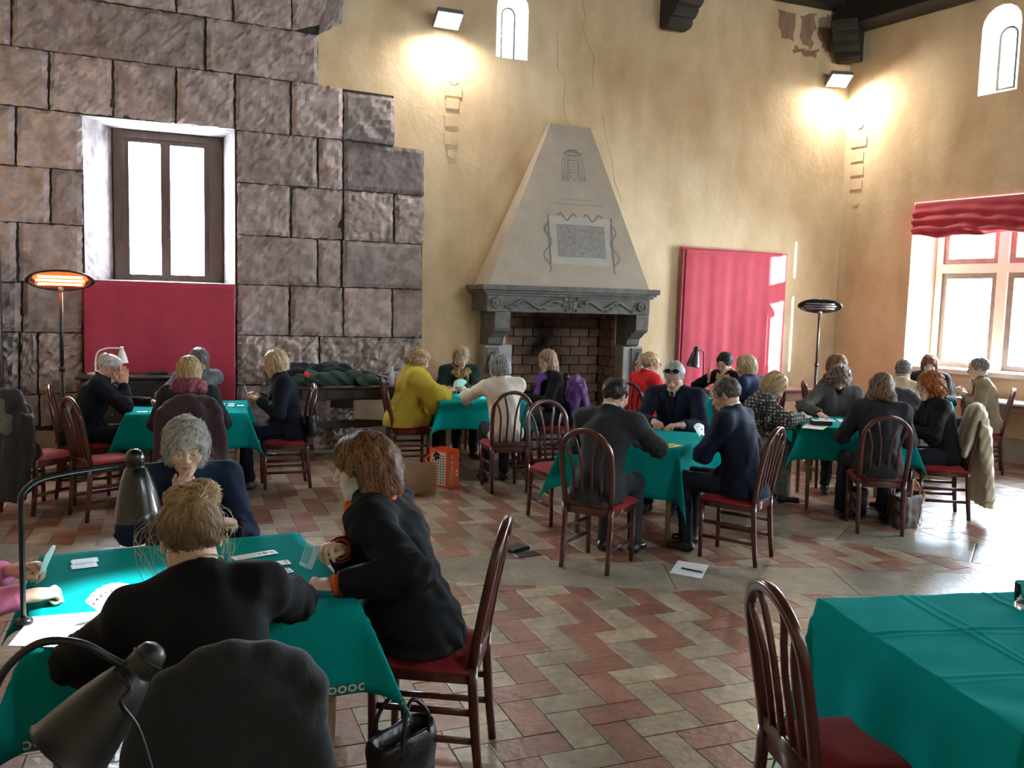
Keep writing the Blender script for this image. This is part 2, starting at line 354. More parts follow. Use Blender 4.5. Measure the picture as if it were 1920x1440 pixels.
# slabs of the bands
def slab(P): mb = MB(); tile_geo(mb, P, .0004); mb.build('slab', SLAB, floor)
cuts = [-2.2, -.9, .45, 1.75, 2.95, 3.59, 4.72, 5.9, 7.2, 8.6, 10.2, 11.6, 13.0]
for k in range(len(cuts) - 1):
    q0, q1 = np.array(A0) + dA * (cuts[k] + .003), np.array(A0) + dA * (cuts[k + 1] - .003)
    slab([tuple(q0 - nA * (BW - .003)), tuple(q1 - nA * (BW - .003)), tuple(q1 - nA * .003), tuple(q0 - nA * .003)])
for k in range(13):
    s0, s1 = -5.2 + .95 * k + .003, -5.2 + .95 * (k + 1) - .003
    P = [tuple(np.array(B0) + dB * s0 + nB * .003), tuple(np.array(B0) + dB * s1 + nB * .003), tuple(np.array(B0) + dB * s1 + nB * .597), tuple(np.array(B0) + dB * s0 + nB * .597)]
    P = clip_poly(P, A0, A1, 1)
    if len(P) > 2: slab(P)
# ---------------------------------------------------------------- stone masonry: every block from its outline on the wall plane
def wxz(p): q = ony(p[0], p[1], WY); return (q[0], q[2])
def mortar_sheet():
    o_ = [wxz(p) for p in ((-60, 860), (440, 858), (443, 800), (660, 792), (665, 720), (790, 718), (792, 282), (738, 275), (738, 180), (596, 160), (596, 66), (640, 42), (646, -60), (-60, -160))]
    h_ = rect(-.93, .61, 1.93, 3.66); P = [o_, h_]; V = [(u, WY - .006, v) for Q in P for u, v in Q]
    mb = MB(); mb.add(V, tessellate_polygon([[Vector((u, v, 0)) for u, v in Q] for Q in P])); mb.build('mortar_bed', MORTAR, wall_f)
def stone_block(quad, depth=.04, rough=.012, material=None, chis=0.0, seed=0):
    """quad: 4 pixel corners (tl, tr, br, bl) on the wall plane"""
    c = [np.array(wxz(p)) for p in quad]; w = np.linalg.norm(c[1] - c[0]); h = np.linalg.norm(c[3] - c[0])
    nu, nv = max(6, int(w / .045)), max(6, int(h / .045)); nu, nv = min(nu, 40), min(nv, 20)
    rs = np.random.default_rng(seed); U, Vv = np.meshgrid(np.linspace(0, 1, nu + 1), np.linspace(0, 1, nv + 1)); g = .007
    P = ((1 - U)[..., None] * (1 - Vv)[..., None] * c[0] + U[..., None] * (1 - Vv)[..., None] * c[1] + U[..., None] * Vv[..., None] * c[2] + (1 - U)[..., None] * Vv[..., None] * c[3])
    ex, ez = np.minimum(U, 1 - U) * w, np.minimum(Vv, 1 - Vv) * h; e = np.minimum(ex, ez)
    cen = P.mean((0, 1)); P = cen + (P - cen) * np.array([1 - 2 * g / max(w, .1), 1 - 2 * g / max(h, .1)])
    dd = np.full(U.shape, depth)
    for s_, a_ in ((3.1, .5), (7.3, .32), (15.7, .26)):
        ph = rs.uniform(0, 6.28, 4); dd += rough * a_ * (np.sin(P[..., 0] * s_ * 1.7 + ph[0]) * np.cos(P[..., 1] * s_ * 2.1 + ph[1]) + np.sin((P[..., 0] + P[..., 1]) * s_ * 1.3 + ph[2]))
    dd += rs.normal(0, rough * .28 + chis * .012, U.shape)
    dd -= np.clip((.03 - e) / .03, 0, 1) ** 1.6 * .022 * rs.uniform(.4, 1.6, U.shape)
    dd = np.maximum(dd, .004)
    jit = rs.normal(0, .0035, P.shape) * (e < .02)[..., None]; P = P + jit
    V = np.stack([P[..., 0], WY - dd, P[..., 1]], -1).reshape(-1, 3); m = nu + 1
    Q = [(j * m + i, j * m + i + 1, (j + 1) * m + i + 1, (j + 1) * m + i) for j in range(nv) for i in range(nu)]
    Fc = [(q[3], q[2], q[1], q[0]) for q in Q]
    ring = [i for i in range(m)] + [j * m + nu for j in range(1, nv + 1)] + [nv * m + i for i in range(nu - 1, -1, -1)] + [j * m for j in range(nv - 1, 0, -1)]
    B = V[ring].copy(); B[:, 1] = WY - .001; n0 = len(V); V = np.vstack([V, B]); L_ = len(ring)
    Fc += [(ring[k], ring[(k + 1) % L_], n0 + (k + 1) % L_, n0 + k) for k in range(L_)]
    link('stone', npmesh('stone', V, Fc, False), material or STONE, wall_f)
def yl(line, x):      # course lines: list of (x, y) points
    xs = [p[0] for p in line]; ys = [p[1] for p in line]
    if x <= xs[0]: return ys[0] + (x - xs[0]) * (ys[1] - ys[0]) / (xs[1] - xs[0])
    if x >= xs[-1]: return ys[-1] + (x - xs[-1]) * (ys[-1] - ys[-2]) / (xs[-1] - xs[-2])
    return float(np.interp(x, xs, ys))
C_0 = [(-30, -125), (600, -35)]; C_1 = [(-30, -28), (187, 2), (597, 67)]; C_2 = [(0, 85), (597, 160)]; C_3 = [(0, 197), (443, 245), (640, 263)]
C_4 = [(0, 309), (443, 342), (795, 368)]; C_5 = [(0, 415), (443, 440), (795, 459)]; C_6 = [(0, 529), (443, 533), (793, 543)]
C_7 = [(0, 622), (443, 628), (793, 634)]; C_8 = [(0, 742), (443, 722), (793, 716)]; C_9 = [(0, 800), (443, 790), (793, 780)]
rows = [(C_0, C_1, [-60, 120, 330, 437, 547, 620]), (C_1, C_2, [-60, 22, 385, 597]), (C_2, C_3, [-60, 92, 212, 330, 440, 545, 643, 739]),
        (C_3, C_4, [-60, 30, 157, None, 442, 595, 643, 795]), (C_4, C_5, [-60, 95, 157, None, 443, 545, 643, 738, 795]),
        (C_5, C_6, [-60, 33, 157, None, 443, 595, 640, 791]), (C_6, C_7, [-60, 42, 157, 305, 443, 543, 643, 735, 793]),
        (C_7, C_8, [-60, 37, 72, 157, 300, 443, 598, 793]), (C_8, C_9, [-60, 75, 157, 300, 443, 620])]
sd = 100
mortar_sheet()
for ri, (ct, cb, xs) in enumerate(rows):
    for k in range(len(xs) - 1):
        x0, x1 = xs[k], xs[k + 1]
        if x0 is None or x1 is None: continue
        sd += 1; gap = 1.0
        q = [(x0 + gap, yl(ct, x0)), (x1 - gap, yl(ct, x1)), (x1 - gap, yl(cb, x1)), (x0 + gap, yl(cb, x0))]
        m_, r_, d_, ch = STONE, .016, .045 + random.uniform(-.014, .02), 0
        if x0 == 643 and ri == 2: m_ = STONE_DARK; q = [(643, 173), (739, 183), (739, 274), (643, 262)]
        if ri == 3 and x0 == 643: m_ = STONE_DARK; r_ = .006; q = [(643, 264), (795, 281), (795, 368), (643, 356)]
        if ri == 5 and x0 == 640: m_ = STONE_DARK; r_ = .008
        if ri == 7: m_ = STONE_ROUGH; r_ = .02; ch = 1.0
        if ri in (4,) and x0 > 600: m_ = STONE_ROUGH
        if ri == 0 and x0 == 547: q = [(547, yl(C_0, 547)), (645, -60), (640, 40), (547, yl(C_1, 547))]
        stone_block(q, d_, r_, m_, ch, sd)
stone_block([(597, -30), (648, -22), (640, 45), (597, 67)], .05, .012, STONE_DARK, 0, 555)
stone_block([(443, 790), (500, 788), (505, 850), (443, 852)], .03, .02, STONE_ROUGH, 1, 556)
stone_block([(570, 760), (665, 765), (650, 838), (570, 845)], .03, .02, STONE_ROUGH, 1, 557)
stone_block([(443, 725), (500, 725), (500, 788), (443, 790)], .03, .02, STONE_ROUGH, 1, 558)
# ---------------------------------------------------------------- windows
LEAD = mat('lead_came', (.10, .09, .085), .5)
def casement(fn, u0, u1, v0, v1, d, cols, nrows, parent, fw=.05, fd=.05, wood=None):
    """a casement: wooden frame (4 bars), leaded panes; children of the window"""
    wood = wood or FRAMEWOOD
    f = MB()
    for a0, a1, b0, b1 in ((u0, u1, v0, v0 + fw), (u0, u1, v1 - fw, v1), (u0, u0 + fw, v0 + fw, v1 - fw), (u1 - fw, u1, v0 + fw, v1 - fw)):
        f.prism(rect(a0, a1, b0, b1), d - fd / 2, d + fd / 2, fn)
    fo = f.build('casement_frame', wood, parent)
    pu, pv = (u1 - u0 - 2 * fw) / cols, (v1 - v0 - 2 * fw) / nrows; g = .003
    for i in range(cols):
        for j in range(nrows):
            a, b = u0 + fw + pu * i + g, v0 + fw + pv * j + g
            p = MB(); p.prism(rect(a, a + pu - 2 * g, b, b + pv - 2 * g), d - .002, d + .002, fn); p.build('pane', WGLASS, fo)
    l = MB()
    for i in range(1, cols): l.prism(rect(u0 + fw + pu * i - g, u0 + fw + pu * i + g, v0 + fw, v1 - fw), d - .004, d + .004, fn)
    for j in range(1, nrows): l.prism(rect(u0 + fw, u1 - fw, v0 + fw + pv * j - g, v0 + fw + pv * j + g), d - .004, d + .004, fn)
    if l.v: l.build('lead_bars', LEAD, fo)
    return fo
def win_root(name, label): o = bpy.data.objects.new(name, None); COL.objects.link(o); o['kind'] = 'structure'; o['label'] = label; return o
w1 = win_root('window_1', 'tall two-casement window deep in the stone masonry')
m = MB()
for r_ in (rect(-.67, -.56, 1.94, 3.64), rect(.35, .50, 1.94, 3.64), rect(-.56, .35, 3.56, 3.64), rect(-.56, .35, 1.94, 1.97)): m.prism(r_, .50, .60, fy)
m.build('frame', FRAMEWOOD, w1)
casement(fy, -.56, -.125, 1.97, 3.56, .55, 2, 6, w1); casement(fy, -.125, .35, 1.97, 3.56, .55, 2, 6, w1, fw=.055)
w2 = win_root('window_2', 'narrow arched slit window above the fireplace')
m = MB(); A = arch(3.92, 4.12, 4.95, 5.61); B = arch(3.945, 4.095, 4.975, 5.585); n = len(A)
m.add([fy(u, v, .46) for u, v in A] + [fy(u, v, .46) for u, v in B] + [fy(u, v, .5) for u, v in B], [(j, (j + 1) % n, n + (j + 1) % n, n + j) for j in range(n)] + [(n + j, n + (j + 1) % n, 2 * n + (j + 1) % n, 2 * n + j) for j in range(n)]); m.build('frame', DARKWOOD, w2)
m = MB(); m.prism(B, .485, .489, fy); m.build('pane', WGLASS, w2)
w3 = win_root('window_3', 'narrow arched slit window high on the right wall')
m = MB(); A = arch(1.95, 2.20, 4.72, 5.52); B = arch(1.985, 2.165, 4.75, 5.49); n = len(A)
m.add([fr(u, v, .39) for u, v in A] + [fr(u, v, .39) for u, v in B] + [fr(u, v, .42) for u, v in B], [(j, (j + 1) % n, n + (j + 1) % n, n + j) for j in range(n)] + [(n + j, n + (j + 1) % n, 2 * n + (j + 1) % n, 2 * n + j) for j in range(n)]); m.build('frame', DARKWOOD, w3)
m = MB(); m.prism(B, .40, .404, fr); m.build('pane', WGLASS, w3)
PALEWOOD = mat('pale_window_wood', (.25, .19, .16), .5, var=.2, vscale=8)
for wi, (s0, nm, lb) in enumerate(((1.17, 'window_4', 'stone cross window with four leaded casements'), (5.0, 'window_5', 'stone cross window nearer the viewer, out of view'), (8.85, 'window_6', 'stone cross window beside the viewer, out of view'))):
    w4 = win_root(nm, lb); m = MB(); d0, d1 = .36, .56
    for r_ in (rect(s0 + .16, s0 + .235, 1.08, 3.26), rect(s0 + 1.0, s0 + 1.135, 1.08, 3.26), rect(s0 + 1.9, s0 + 1.98, 1.08, 3.26), rect(s0 + .235, s0 + 1.9, 2.37, 2.49), rect(s0 + .235, s0 + 1.9, 3.16, 3.26)):
        m.prism(r_, d0, d1, fr)
    m.build('stone_cross', STONEWHITE, w4)
    m = MB(); m.prism(rect(s0 - .02, s0 + 2.17, 1.03, 1.09), -.06, .5, fr); m.build('window_sill', STONEWHITE, w4)
    for a0, a1 in ((s0 + .235, s0 + 1.0), (s0 + 1.135, s0 + 1.9)):
        casement(fr, a0, a1, 1.09, 2.37, .42, 3, 6, w4, fw=.075, wood=PALEWOOD); casement(fr, a0, a1, 2.49, 3.16, .42, 3, 2, w4, fw=.075, wood=PALEWOOD)
for k_, (w_, c_) in enumerate(ADDED_HIGHW):
    o_ = win_root('window_%d' % (7 + k_), 'high arched opening added for light, out of view, number ' + str(k_ + 1)); m = MB(); m.prism(arch(c_ - .38, c_ + .38, 4.5, 5.7), .44, .444, fl if w_ == 'L' else fb); m.build('pane', WGLASS, o_)
    m = MB(); m.prism(rect(c_ - .02, c_ + .02, 4.5, 5.68), .43, .46, fl if w_ == 'L' else fb); m.build('mullion', FRAMEWOOD, o_)
# unseen pale slab added outside to block low sun from the nearer windows
m = MB(); m.box((14.15, -3.4, 1.9), (.3, 10.3, 4.6)); struct(m.build('sun_block_outside', WHITEPL), 'unseen pale slab added outside to block sun at the nearer windows')
# ---------------------------------------------------------------- ceiling beams
mb = MB()
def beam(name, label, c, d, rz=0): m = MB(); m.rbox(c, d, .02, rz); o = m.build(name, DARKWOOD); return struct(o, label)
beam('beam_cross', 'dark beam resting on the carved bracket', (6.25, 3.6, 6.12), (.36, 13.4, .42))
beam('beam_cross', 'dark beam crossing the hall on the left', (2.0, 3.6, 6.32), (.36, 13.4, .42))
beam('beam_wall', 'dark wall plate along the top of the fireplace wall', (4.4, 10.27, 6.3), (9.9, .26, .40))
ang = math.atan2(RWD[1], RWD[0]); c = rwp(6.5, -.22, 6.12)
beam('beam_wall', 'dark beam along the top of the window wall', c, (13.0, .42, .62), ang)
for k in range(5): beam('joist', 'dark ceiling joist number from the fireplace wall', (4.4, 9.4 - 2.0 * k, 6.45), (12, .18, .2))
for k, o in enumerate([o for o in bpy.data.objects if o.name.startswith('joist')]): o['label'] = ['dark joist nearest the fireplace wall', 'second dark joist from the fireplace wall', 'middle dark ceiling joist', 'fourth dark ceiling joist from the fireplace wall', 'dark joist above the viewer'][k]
def corbel(label, fn):
    P = [(0, 0), (0, -.42), (.06, -.46), (.22, -.46), (.27, -.42), (.28, -.36), (.34, -.35), (.40, -.30), (.41, -.25), (.47, -.24), (.52, -.19), (.53, -.13), (.6, -.11), (.66, 0)]
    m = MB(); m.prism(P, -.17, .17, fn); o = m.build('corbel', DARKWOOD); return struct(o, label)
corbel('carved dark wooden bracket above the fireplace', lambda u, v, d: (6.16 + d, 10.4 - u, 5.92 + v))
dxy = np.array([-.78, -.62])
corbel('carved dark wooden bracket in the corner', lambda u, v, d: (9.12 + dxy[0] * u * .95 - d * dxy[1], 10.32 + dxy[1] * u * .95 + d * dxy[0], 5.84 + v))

# old plaster scars on the fireplace wall: peeled patch under the beam, cracks
PEEL = mat('peeled_plaster', (.30, .18, .105), .9, var=.25, vscale=9, stretch=(2, 1, .5)); CRACKM = mat('hairline_crack', (.30, .20, .12), .9)
def wall_poly(pts, d, name, m_):
    q = [wxz(p) for p in pts]; tri = tessellate_polygon([[Vector((u, v, 0)) for u, v in q]]); mb = MB(); mb.add([(u, WY - d, v) for u, v in q], tri); return mb.build(name, m_, wall_f)
rsp = np.random.default_rng(8)
def jag(P, n=5, a=5):
    o = []
    for k in range(len(P)):
        p, q = np.array(P[k], float), np.array(P[(k + 1) % len(P)], float)
        for j in range(n): o.append(tuple(p + (q - p) * j / n + rsp.normal(0, a, 2)))
    return o
for P in ([(1462, 20), (1490, 22), (1488, 75), (1465, 70)], [(1500, 26), (1530, 28), (1528, 60), (1518, 88), (1500, 84)], [(1536, 30), (1557, 32), (1556, 100), (1545, 96), (1534, 70)], [(1488, 88), (1510, 92), (1535, 94), (1530, 108), (1490, 100)]): wall_poly(jag(P, 4, 2.5), .0022, 'peeled_patch', PEEL)
def crack(P, w=1.1):
    L_ = []; R_ = []
    for k in range(len(P)):
        ww = w * rsp.uniform(.5, 1.2); L_.append((P[k][0] - ww / 2, P[k][1])); R_.append((P[k][0] + ww / 2, P[k][1]))
    n = len(P); V = [wxz(p) for p in L_ + R_]; mb = MB(); mb.add([(u, WY - .0018, v) for u, v in V], [(k, k + 1, n + k + 1, n + k) for k in range(n - 1)]); mb.build('plaster_crack', CRACKM, wall_f)
crack([(1091, 0), (1097, 30), (1092, 52), (1102, 80), (1114, 108), (1110, 150), (1113, 165)]); crack([(1130, 215), (1136, 260), (1147, 300), (1152, 340), (1166, 380)]); crack([(1045, 60), (1046, 130), (1060, 145), (1056, 200), (1066, 235)], .9)
# ================================================================ signed-distance modelling (cloth heaps, bodies, heads, hair)
class SDF:
    def __init__(s, lo, hi, h):
        s.h = h; s.lo = np.array(lo, np.float64) - 2 * h; n = np.ceil((np.array(hi) - s.lo) / h).astype(int) + 3
        s.f = np.full(n, .5, np.float32); s.ax = [(s.lo[i] + h * np.arange(n[i])).astype(np.float32) for i in range(3)]
    def blk(s, lo, hi):
        sl = []
        for i in range(3):
            a = max(0, int((lo[i] - s.lo[i]) / s.h)); b = min(s.f.shape[i], int((hi[i] - s.lo[i]) / s.h) + 2)
            if b <= a: return None
            sl.append(slice(a, b))
        return tuple(sl), s.ax[0][sl[0]][:, None, None], s.ax[1][sl[1]][None, :, None], s.ax[2][sl[2]][None, None, :]
    def comb(s, sl, d, k, op):
        A = s.f[sl]; d = d.astype(np.float32)
        if op == 'add':
            if k > 0: hh = np.maximum(k - np.abs(A - d), 0) / k; s.f[sl] = np.minimum(A, d) - hh * hh * k * .25
            else: s.f[sl] = np.minimum(A, d)
        else:
            d = -d
            if k > 0: hh = np.maximum(k - np.abs(A - d), 0) / k; s.f[sl] = np.maximum(A, d) + hh * hh * k * .25
            else: s.f[sl] = np.maximum(A, d)
    def cone(s, a, b, ra, rb, k=.02, op='add', flat=None, clip=None):
        a = np.array(a, float); b = np.array(b, float); m = max(ra, rb) * (1 if not flat else max(1, flat[1])) + k + 3 * s.h
        B = s.blk(np.minimum(a, b) - m, np.maximum(a, b) + m)
        if B is None: return s
        sl, X, Y, Z = B; px, py, pz = X - a[0], Y - a[1], Z - a[2]; ba = b - a; L2 = max(ba @ ba, 1e-9)
        t = np.clip((px * ba[0] + py * ba[1] + pz * ba[2]) / L2, 0, 1)
        qx, qy, qz = px - t * ba[0], py - t * ba[1], pz - t * ba[2]
        if flat:
            v = np.array(flat[0], float); v /= np.linalg.norm(v); w = (qx * v[0] + qy * v[1] + qz * v[2]) * (1 / flat[1] - 1)
            qx, qy, qz = qx + w * v[0], qy + w * v[1], qz + w * v[2]
        d = np.sqrt(qx * qx + qy * qy + qz * qz) - (ra + (rb - ra) * t)
        if flat: d = d * min(1, flat[1])
        if clip is not None:
            for c0, cn in clip: d = np.maximum(d, (X - c0[0]) * cn[0] + (Y - c0[1]) * cn[1] + (Z - c0[2]) * cn[2])
        s.comb(sl, d, k, op); return s
    def ell(s, c, r, k=.02, R=None, op='add', clip=None):
        c = np.array(c, float); r = np.array(r, float); m = r.max() + k + 3 * s.h
        B = s.blk(c - m, c + m)
        if B is None: return s
        sl, X, Y, Z = B; px, py, pz = X - c[0], Y - c[1], Z - c[2]
        if R is not None:
            R = np.array(R); px, py, pz = (R[0, 0] * px + R[1, 0] * py + R[2, 0] * pz, R[0, 1] * px + R[1, 1] * py + R[2, 1] * pz, R[0, 2] * px + R[1, 2] * py + R[2, 2] * pz)
        qx, qy, qz = px / r[0], py / r[1], pz / r[2]
        k0 = np.sqrt(qx * qx + qy * qy + qz * qz); k1 = np.sqrt((qx / r[0]) ** 2 + (qy / r[1]) ** 2 + (qz / r[2]) ** 2) + 1e-6
        d = k0 * (k0 - 1) / k1
        if clip is not None:
            for c0, cn in clip: d = np.maximum(d, (X - c0[0]) * cn[0] + (Y - c0[1]) * cn[1] + (Z - c0[2]) * cn[2])
        s.comb(sl, d, k, op); return s
    def plane(s, c, n, k=0.0):         # keep the side against n
        X, Y, Z = s.ax[0][:, None, None], s.ax[1][None, :, None], s.ax[2][None, None, :]
        s.f = np.maximum(s.f, ((X - c[0]) * n[0] + (Y - c[1]) * n[1] + (Z - c[2]) * n[2]).astype(np.float32)); return s
    def fold(s, amp, wl, seed=0, vert=1.0, lo=None, hi=None):
        rs = np.random.default_rng(seed); B = s.blk(lo, hi) if lo is not None else ((slice(None),) * 3, s.ax[0][:, None, None], s.ax[1][None, :, None], s.ax[2][None, None, :])
        if B is None: return s
        sl, X, Y, Z = B; t = 0
        for q in range(4):
            d = rs.normal(size=3); d[2] *= vert; d /= np.linalg.norm(d); w = 6.283 / (wl * rs.uniform(.6, 1.6)); e = rs.normal(size=3) * 2.2
            t = t + np.sin(X * (d[0] * w) + Y * (d[1] * w) + Z * (d[2] * w) + rs.uniform(0, 6.28) + 1.2 * np.sin(X * e[0] * 3 + Y * e[1] * 3 + Z * e[2] * 3))
        s.f[sl] += (amp * .5 * t).astype(np.float32); return s
    def sample(s, P):
        q = (P - s.lo) / s.h; n = np.array(s.f.shape) - 2; q = np.clip(q, 0, n); i = q.astype(int); t = q - i; r = 0
        for a in (0, 1):
            for b in (0, 1):
                for c in (0, 1):
                    w = (t[:, 0] if a else 1 - t[:, 0]) * (t[:, 1] if b else 1 - t[:, 1]) * (t[:, 2] if c else 1 - t[:, 2])
                    r = r + w * s.f[i[:, 0] + a, i[:, 1] + b, i[:, 2] + c]
        return r
    def grad(s, P):
        e = s.h; G = np.stack([s.sample(P + np.eye(3)[i] * e) - s.sample(P - np.eye(3)[i] * e) for i in range(3)], -1)
        return G / (np.linalg.norm(G, axis=1, keepdims=True) + 1e-9)
    def mesh(s):
        f = s.f.copy(); f[0] = f[-1] = .5; f[:, 0] = f[:, -1] = .5; f[:, :, 0] = f[:, :, -1] = .5
        S = f < 0; nx, ny, nz = f.shape
        cnt = np.zeros((nx - 1, ny - 1, nz - 1), np.int8)
        for a in (0, 1):
            for b in (0, 1):
                for c in (0, 1): cnt += S[a:nx - 1 + a, b:ny - 1 + b, c:nz - 1 + c]
        act = np.argwhere((cnt > 0) & (cnt < 8)); idx = np.full((nx - 1, ny - 1, nz - 1), -1, np.int32); idx[act[:, 0], act[:, 1], act[:, 2]] = np.arange(len(act))
        cv = {}
        for a in (0, 1):
            for b in (0, 1):
                for c in (0, 1): cv[a, b, c] = f[act[:, 0] + a, act[:, 1] + b, act[:, 2] + c]
        P = np.zeros((len(act), 3)); N = np.zeros(len(act))
        for ax in range(3):
            for u in (0, 1):
                for v in (0, 1):
                    k0 = [0, 0, 0]; o = [i for i in range(3) if i != ax]; k0[o[0]] = u; k0[o[1]] = v; k1 = list(k0); k1[ax] = 1
                    f0, f1 = cv[tuple(k0)], cv[tuple(k1)]; m = (f0 < 0) != (f1 < 0); t = np.where(m, f0 / np.where(m, f0 - f1, 1), 0)
                    p = np.zeros((len(act), 3)); p[:, ax] = t; p[:, o[0]] = u; p[:, o[1]] = v; P += p * m[:, None]; N += m
        V = (act + P / np.maximum(N, 1)[:, None]) * s.h + s.lo; Q = []
        for ax in range(3):
            o = [i for i in range(3) if i != ax]; sl0 = [slice(1, -1)] * 3; sl1 = [slice(1, -1)] * 3; sl0[ax] = slice(0, -1); sl1[ax] = slice(1, None)
            a, b = S[tuple(sl0)], S[tuple(sl1)]
            for flip, mk in ((False, a & ~b), (True, ~a & b)):
                e = np.argwhere(mk)
                if len(e) == 0: continue
                for q in o: e[:, q] += 1
                c4 = []
                for du, dv in ((-1, -1), (0, -1), (0, 0), (-1, 0)):
                    g = e.copy(); g[:, o[0]] += du; g[:, o[1]] += dv; c4.append(idx[g[:, 0], g[:, 1], g[:, 2]])
                q = np.stack(c4, 1); Q.append(q[:, ::-1] if flip ^ (ax == 1) else q)
        return V, np.concatenate(Q) if Q else np.zeros((0, 4), int)
def sdf_obj(name, s, material, parent=None, smooth=True):
    V, Q = s.mesh(); return link(name, npmesh(name, V, Q, smooth), material, parent)
# ================================================================ fireplace
fp = thing('fireplace', 'large grey stone fireplace with tapering hood and brick hearth', 'fireplace', (4.7, 10.0, 0))
FPL = (4.7, 10.0)
def fpb(mb, name, m, par=fp, smooth=False):
    mb.v = [(x - FPL[0], y - FPL[1], z) for x, y, z in mb.v]
    return mb.build(name, m, par, smooth)
m = MB(); b0 = [(3.47, 9.84, 2.0), (5.69, 9.84, 2.0), (5.69, 10.4, 2.0), (3.47, 10.4, 2.0)]; t0 = [(4.42, 10.30, 4.08), (4.98, 10.30, 4.08), (4.98, 10.4, 4.08), (4.42, 10.4, 4.08)]
m.add(b0 + t0, [(0, 1, 5, 4), (1, 2, 6, 5), (3, 0, 4, 7), (4, 5, 6, 7)]); hood = fpb(m, 'hood', HOODGREY)
m = MB()   # cornice in three steps
for x0, x1, y0, z0, z1 in ((3.37, 5.79, 9.74, 1.955, 2.02), (3.40, 5.76, 9.77, 1.925, 1.955), (3.43, 5.73, 9.80, 1.895, 1.925)): m.rbox(((x0 + x1) / 2, (y0 + 10.4) / 2, (z0 + z1) / 2), (x1 - x0, 10.4 - y0, z1 - z0), .008)
fpb(m, 'mantel_shelf', GREYSTONE)
m = MB(); m.rbox((4.58, 9.94, 1.80), (2.24, .20, .21), .01); m.box((3.52, 10.21, 1.80), (.12, .38, .21)); m.box((5.64, 10.21, 1.80), (.12, .38, .21)); frz = fpb(m, 'frieze', GREYSTONE)
FY = 9.836
m = MB()  # carved vine
for sx in (-1, 1):
    P = [(4.58 + sx * (.17 + .72 * t), FY, 1.80 + .045 * math.sin(t * 6.28 * 1.75 + .6)) for t in np.linspace(0, 1, 34)]
    m.tube(P, .026, 6, up=(0, 1, 0), scale=[1 - .5 * t for t in np.linspace(0, 1, 34)])
    for t in np.linspace(.1, .92, 9):
        z = 1.80 + .045 * math.sin(t * 11 + .6); s_ = 1 if int(t * 20) % 2 else -1; x = 4.58 + sx * (.17 + .72 * t)
        m.tube([(x, FY, z), (x + .02, FY, z + s_ * .03), (x + .045, FY, z + s_ * .04), (x + .05, FY, z + s_ * .022)], .013, 5, up=(0, 1, 0), scale=[1, .9, .7, .4])
fpb(m, 'vine_carving', GREYSTONE, fp, True)
for x in (3.585, 5.575):
    m = MB(); Rx = Matrix.Rotation(math.pi / 2, 3, 'X'); m.lathe([(.0, .012), (.02, .02), (.03, .008), (.045, .008), (.055, .022), (.065, .018), (.07, 0)], 14, (x, FY, 1.80), Rx); fpb(m, 'rosette', GREYSTONE, fp, True)
s_ = SDF((4.40, 9.76, 1.66), (4.76, 9.90, 1.97), .006)
s_.ell((4.58, 9.85, 1.81), (.085, .03, .105), .01)
for x, z, r in ((4.49, 1.87, .03), (4.67, 1.87, .03), (4.47, 1.79, .025), (4.69, 1.79, .025), (4.51, 1.73, .022), (4.65, 1.73, .022), (4.58, 1.93, .035), (4.53, 1.925, .022), (4.63, 1.925, .022)): s_.ell((x, 9.84, z), (r, .028, r * .9), .008)
for x in (4.555, 4.605):
    for z in (1.76, 1.80, 1.84): s_.ell((x, 9.825, z), (.017, .016, .012), .004)
V, Q = s_.mesh(); V = V - np.array([FPL[0], FPL[1], 0]); link('coat_of_arms', npmesh('coat_of_arms', V, Q, True), GREYSTONE, fp)
brk = [(9.86, 1.70), (9.86, 1.60), (9.865, 1.50), (9.90, 1.46), (9.95, 1.45), (10.02, 1.40), (10.08, 1.37), (10.10, 1.30), (10.14, 1.27), (10.20, 1.27), (10.4, 1.27), (10.4, 1.70)]
for x0, x1 in ((3.58, 3.78), (5.52, 5.70)):
    m = MB(); m.prism(brk, x0, x1, lambda u, v, d: (d, u, v)); fpb(m, 'bracket', GREYSTONE)
PALEGREY = mat('pale_grey_stone', (.30, .275, .25), .8, var=.12, vscale=6, bump=.2, bscale=30)
for x0, x1, xc in ((3.56, 3.92, 3.66), (5.50, 5.80, 5.70)):
    m = MB(); m.rbox(((x0 + x1) / 2, 10.28, .63), (x1 - x0, .26, 1.30), .01); j = fpb(m, 'jamb', PALEGREY)
    m = MB(); m.rbox((xc, 10.145, .75), (.17, .03, 1.0), .008); cp = fpb(m, 'carved_panel', GREYSTONE)
    m = MB(); P = [(xc + .035 * math.sin(t * 14), 10.125, .3 + .9 * t) for t in np.linspace(0, 1, 26)]; m.tube(P, .016, 5, up=(0, 1, 0))
    for t in np.linspace(.05, .95, 12):
        x = xc + .035 * math.sin(t * 14); sg = -1 if x > xc else 1; m.tube([(x, 10.125, .3 + .9 * t), (x + sg * .03, 10.125, .33 + .9 * t), (x + sg * .04, 10.125, .31 + .9 * t)], .009, 5, up=(0, 1, 0))
    fpb(m, 'leaf_carving', GREYSTONE, fp, True)
m = MB(); m.box((4.71, 10.88, .85), (1.7, .06, 1.8)); fpb(m, 'fireback', MORTAR)
m = MB(); m.rbox((4.71, 10.42, .03), (1.9, .80, .08), .01); fpb(m, 'hearth', PALEGREY)
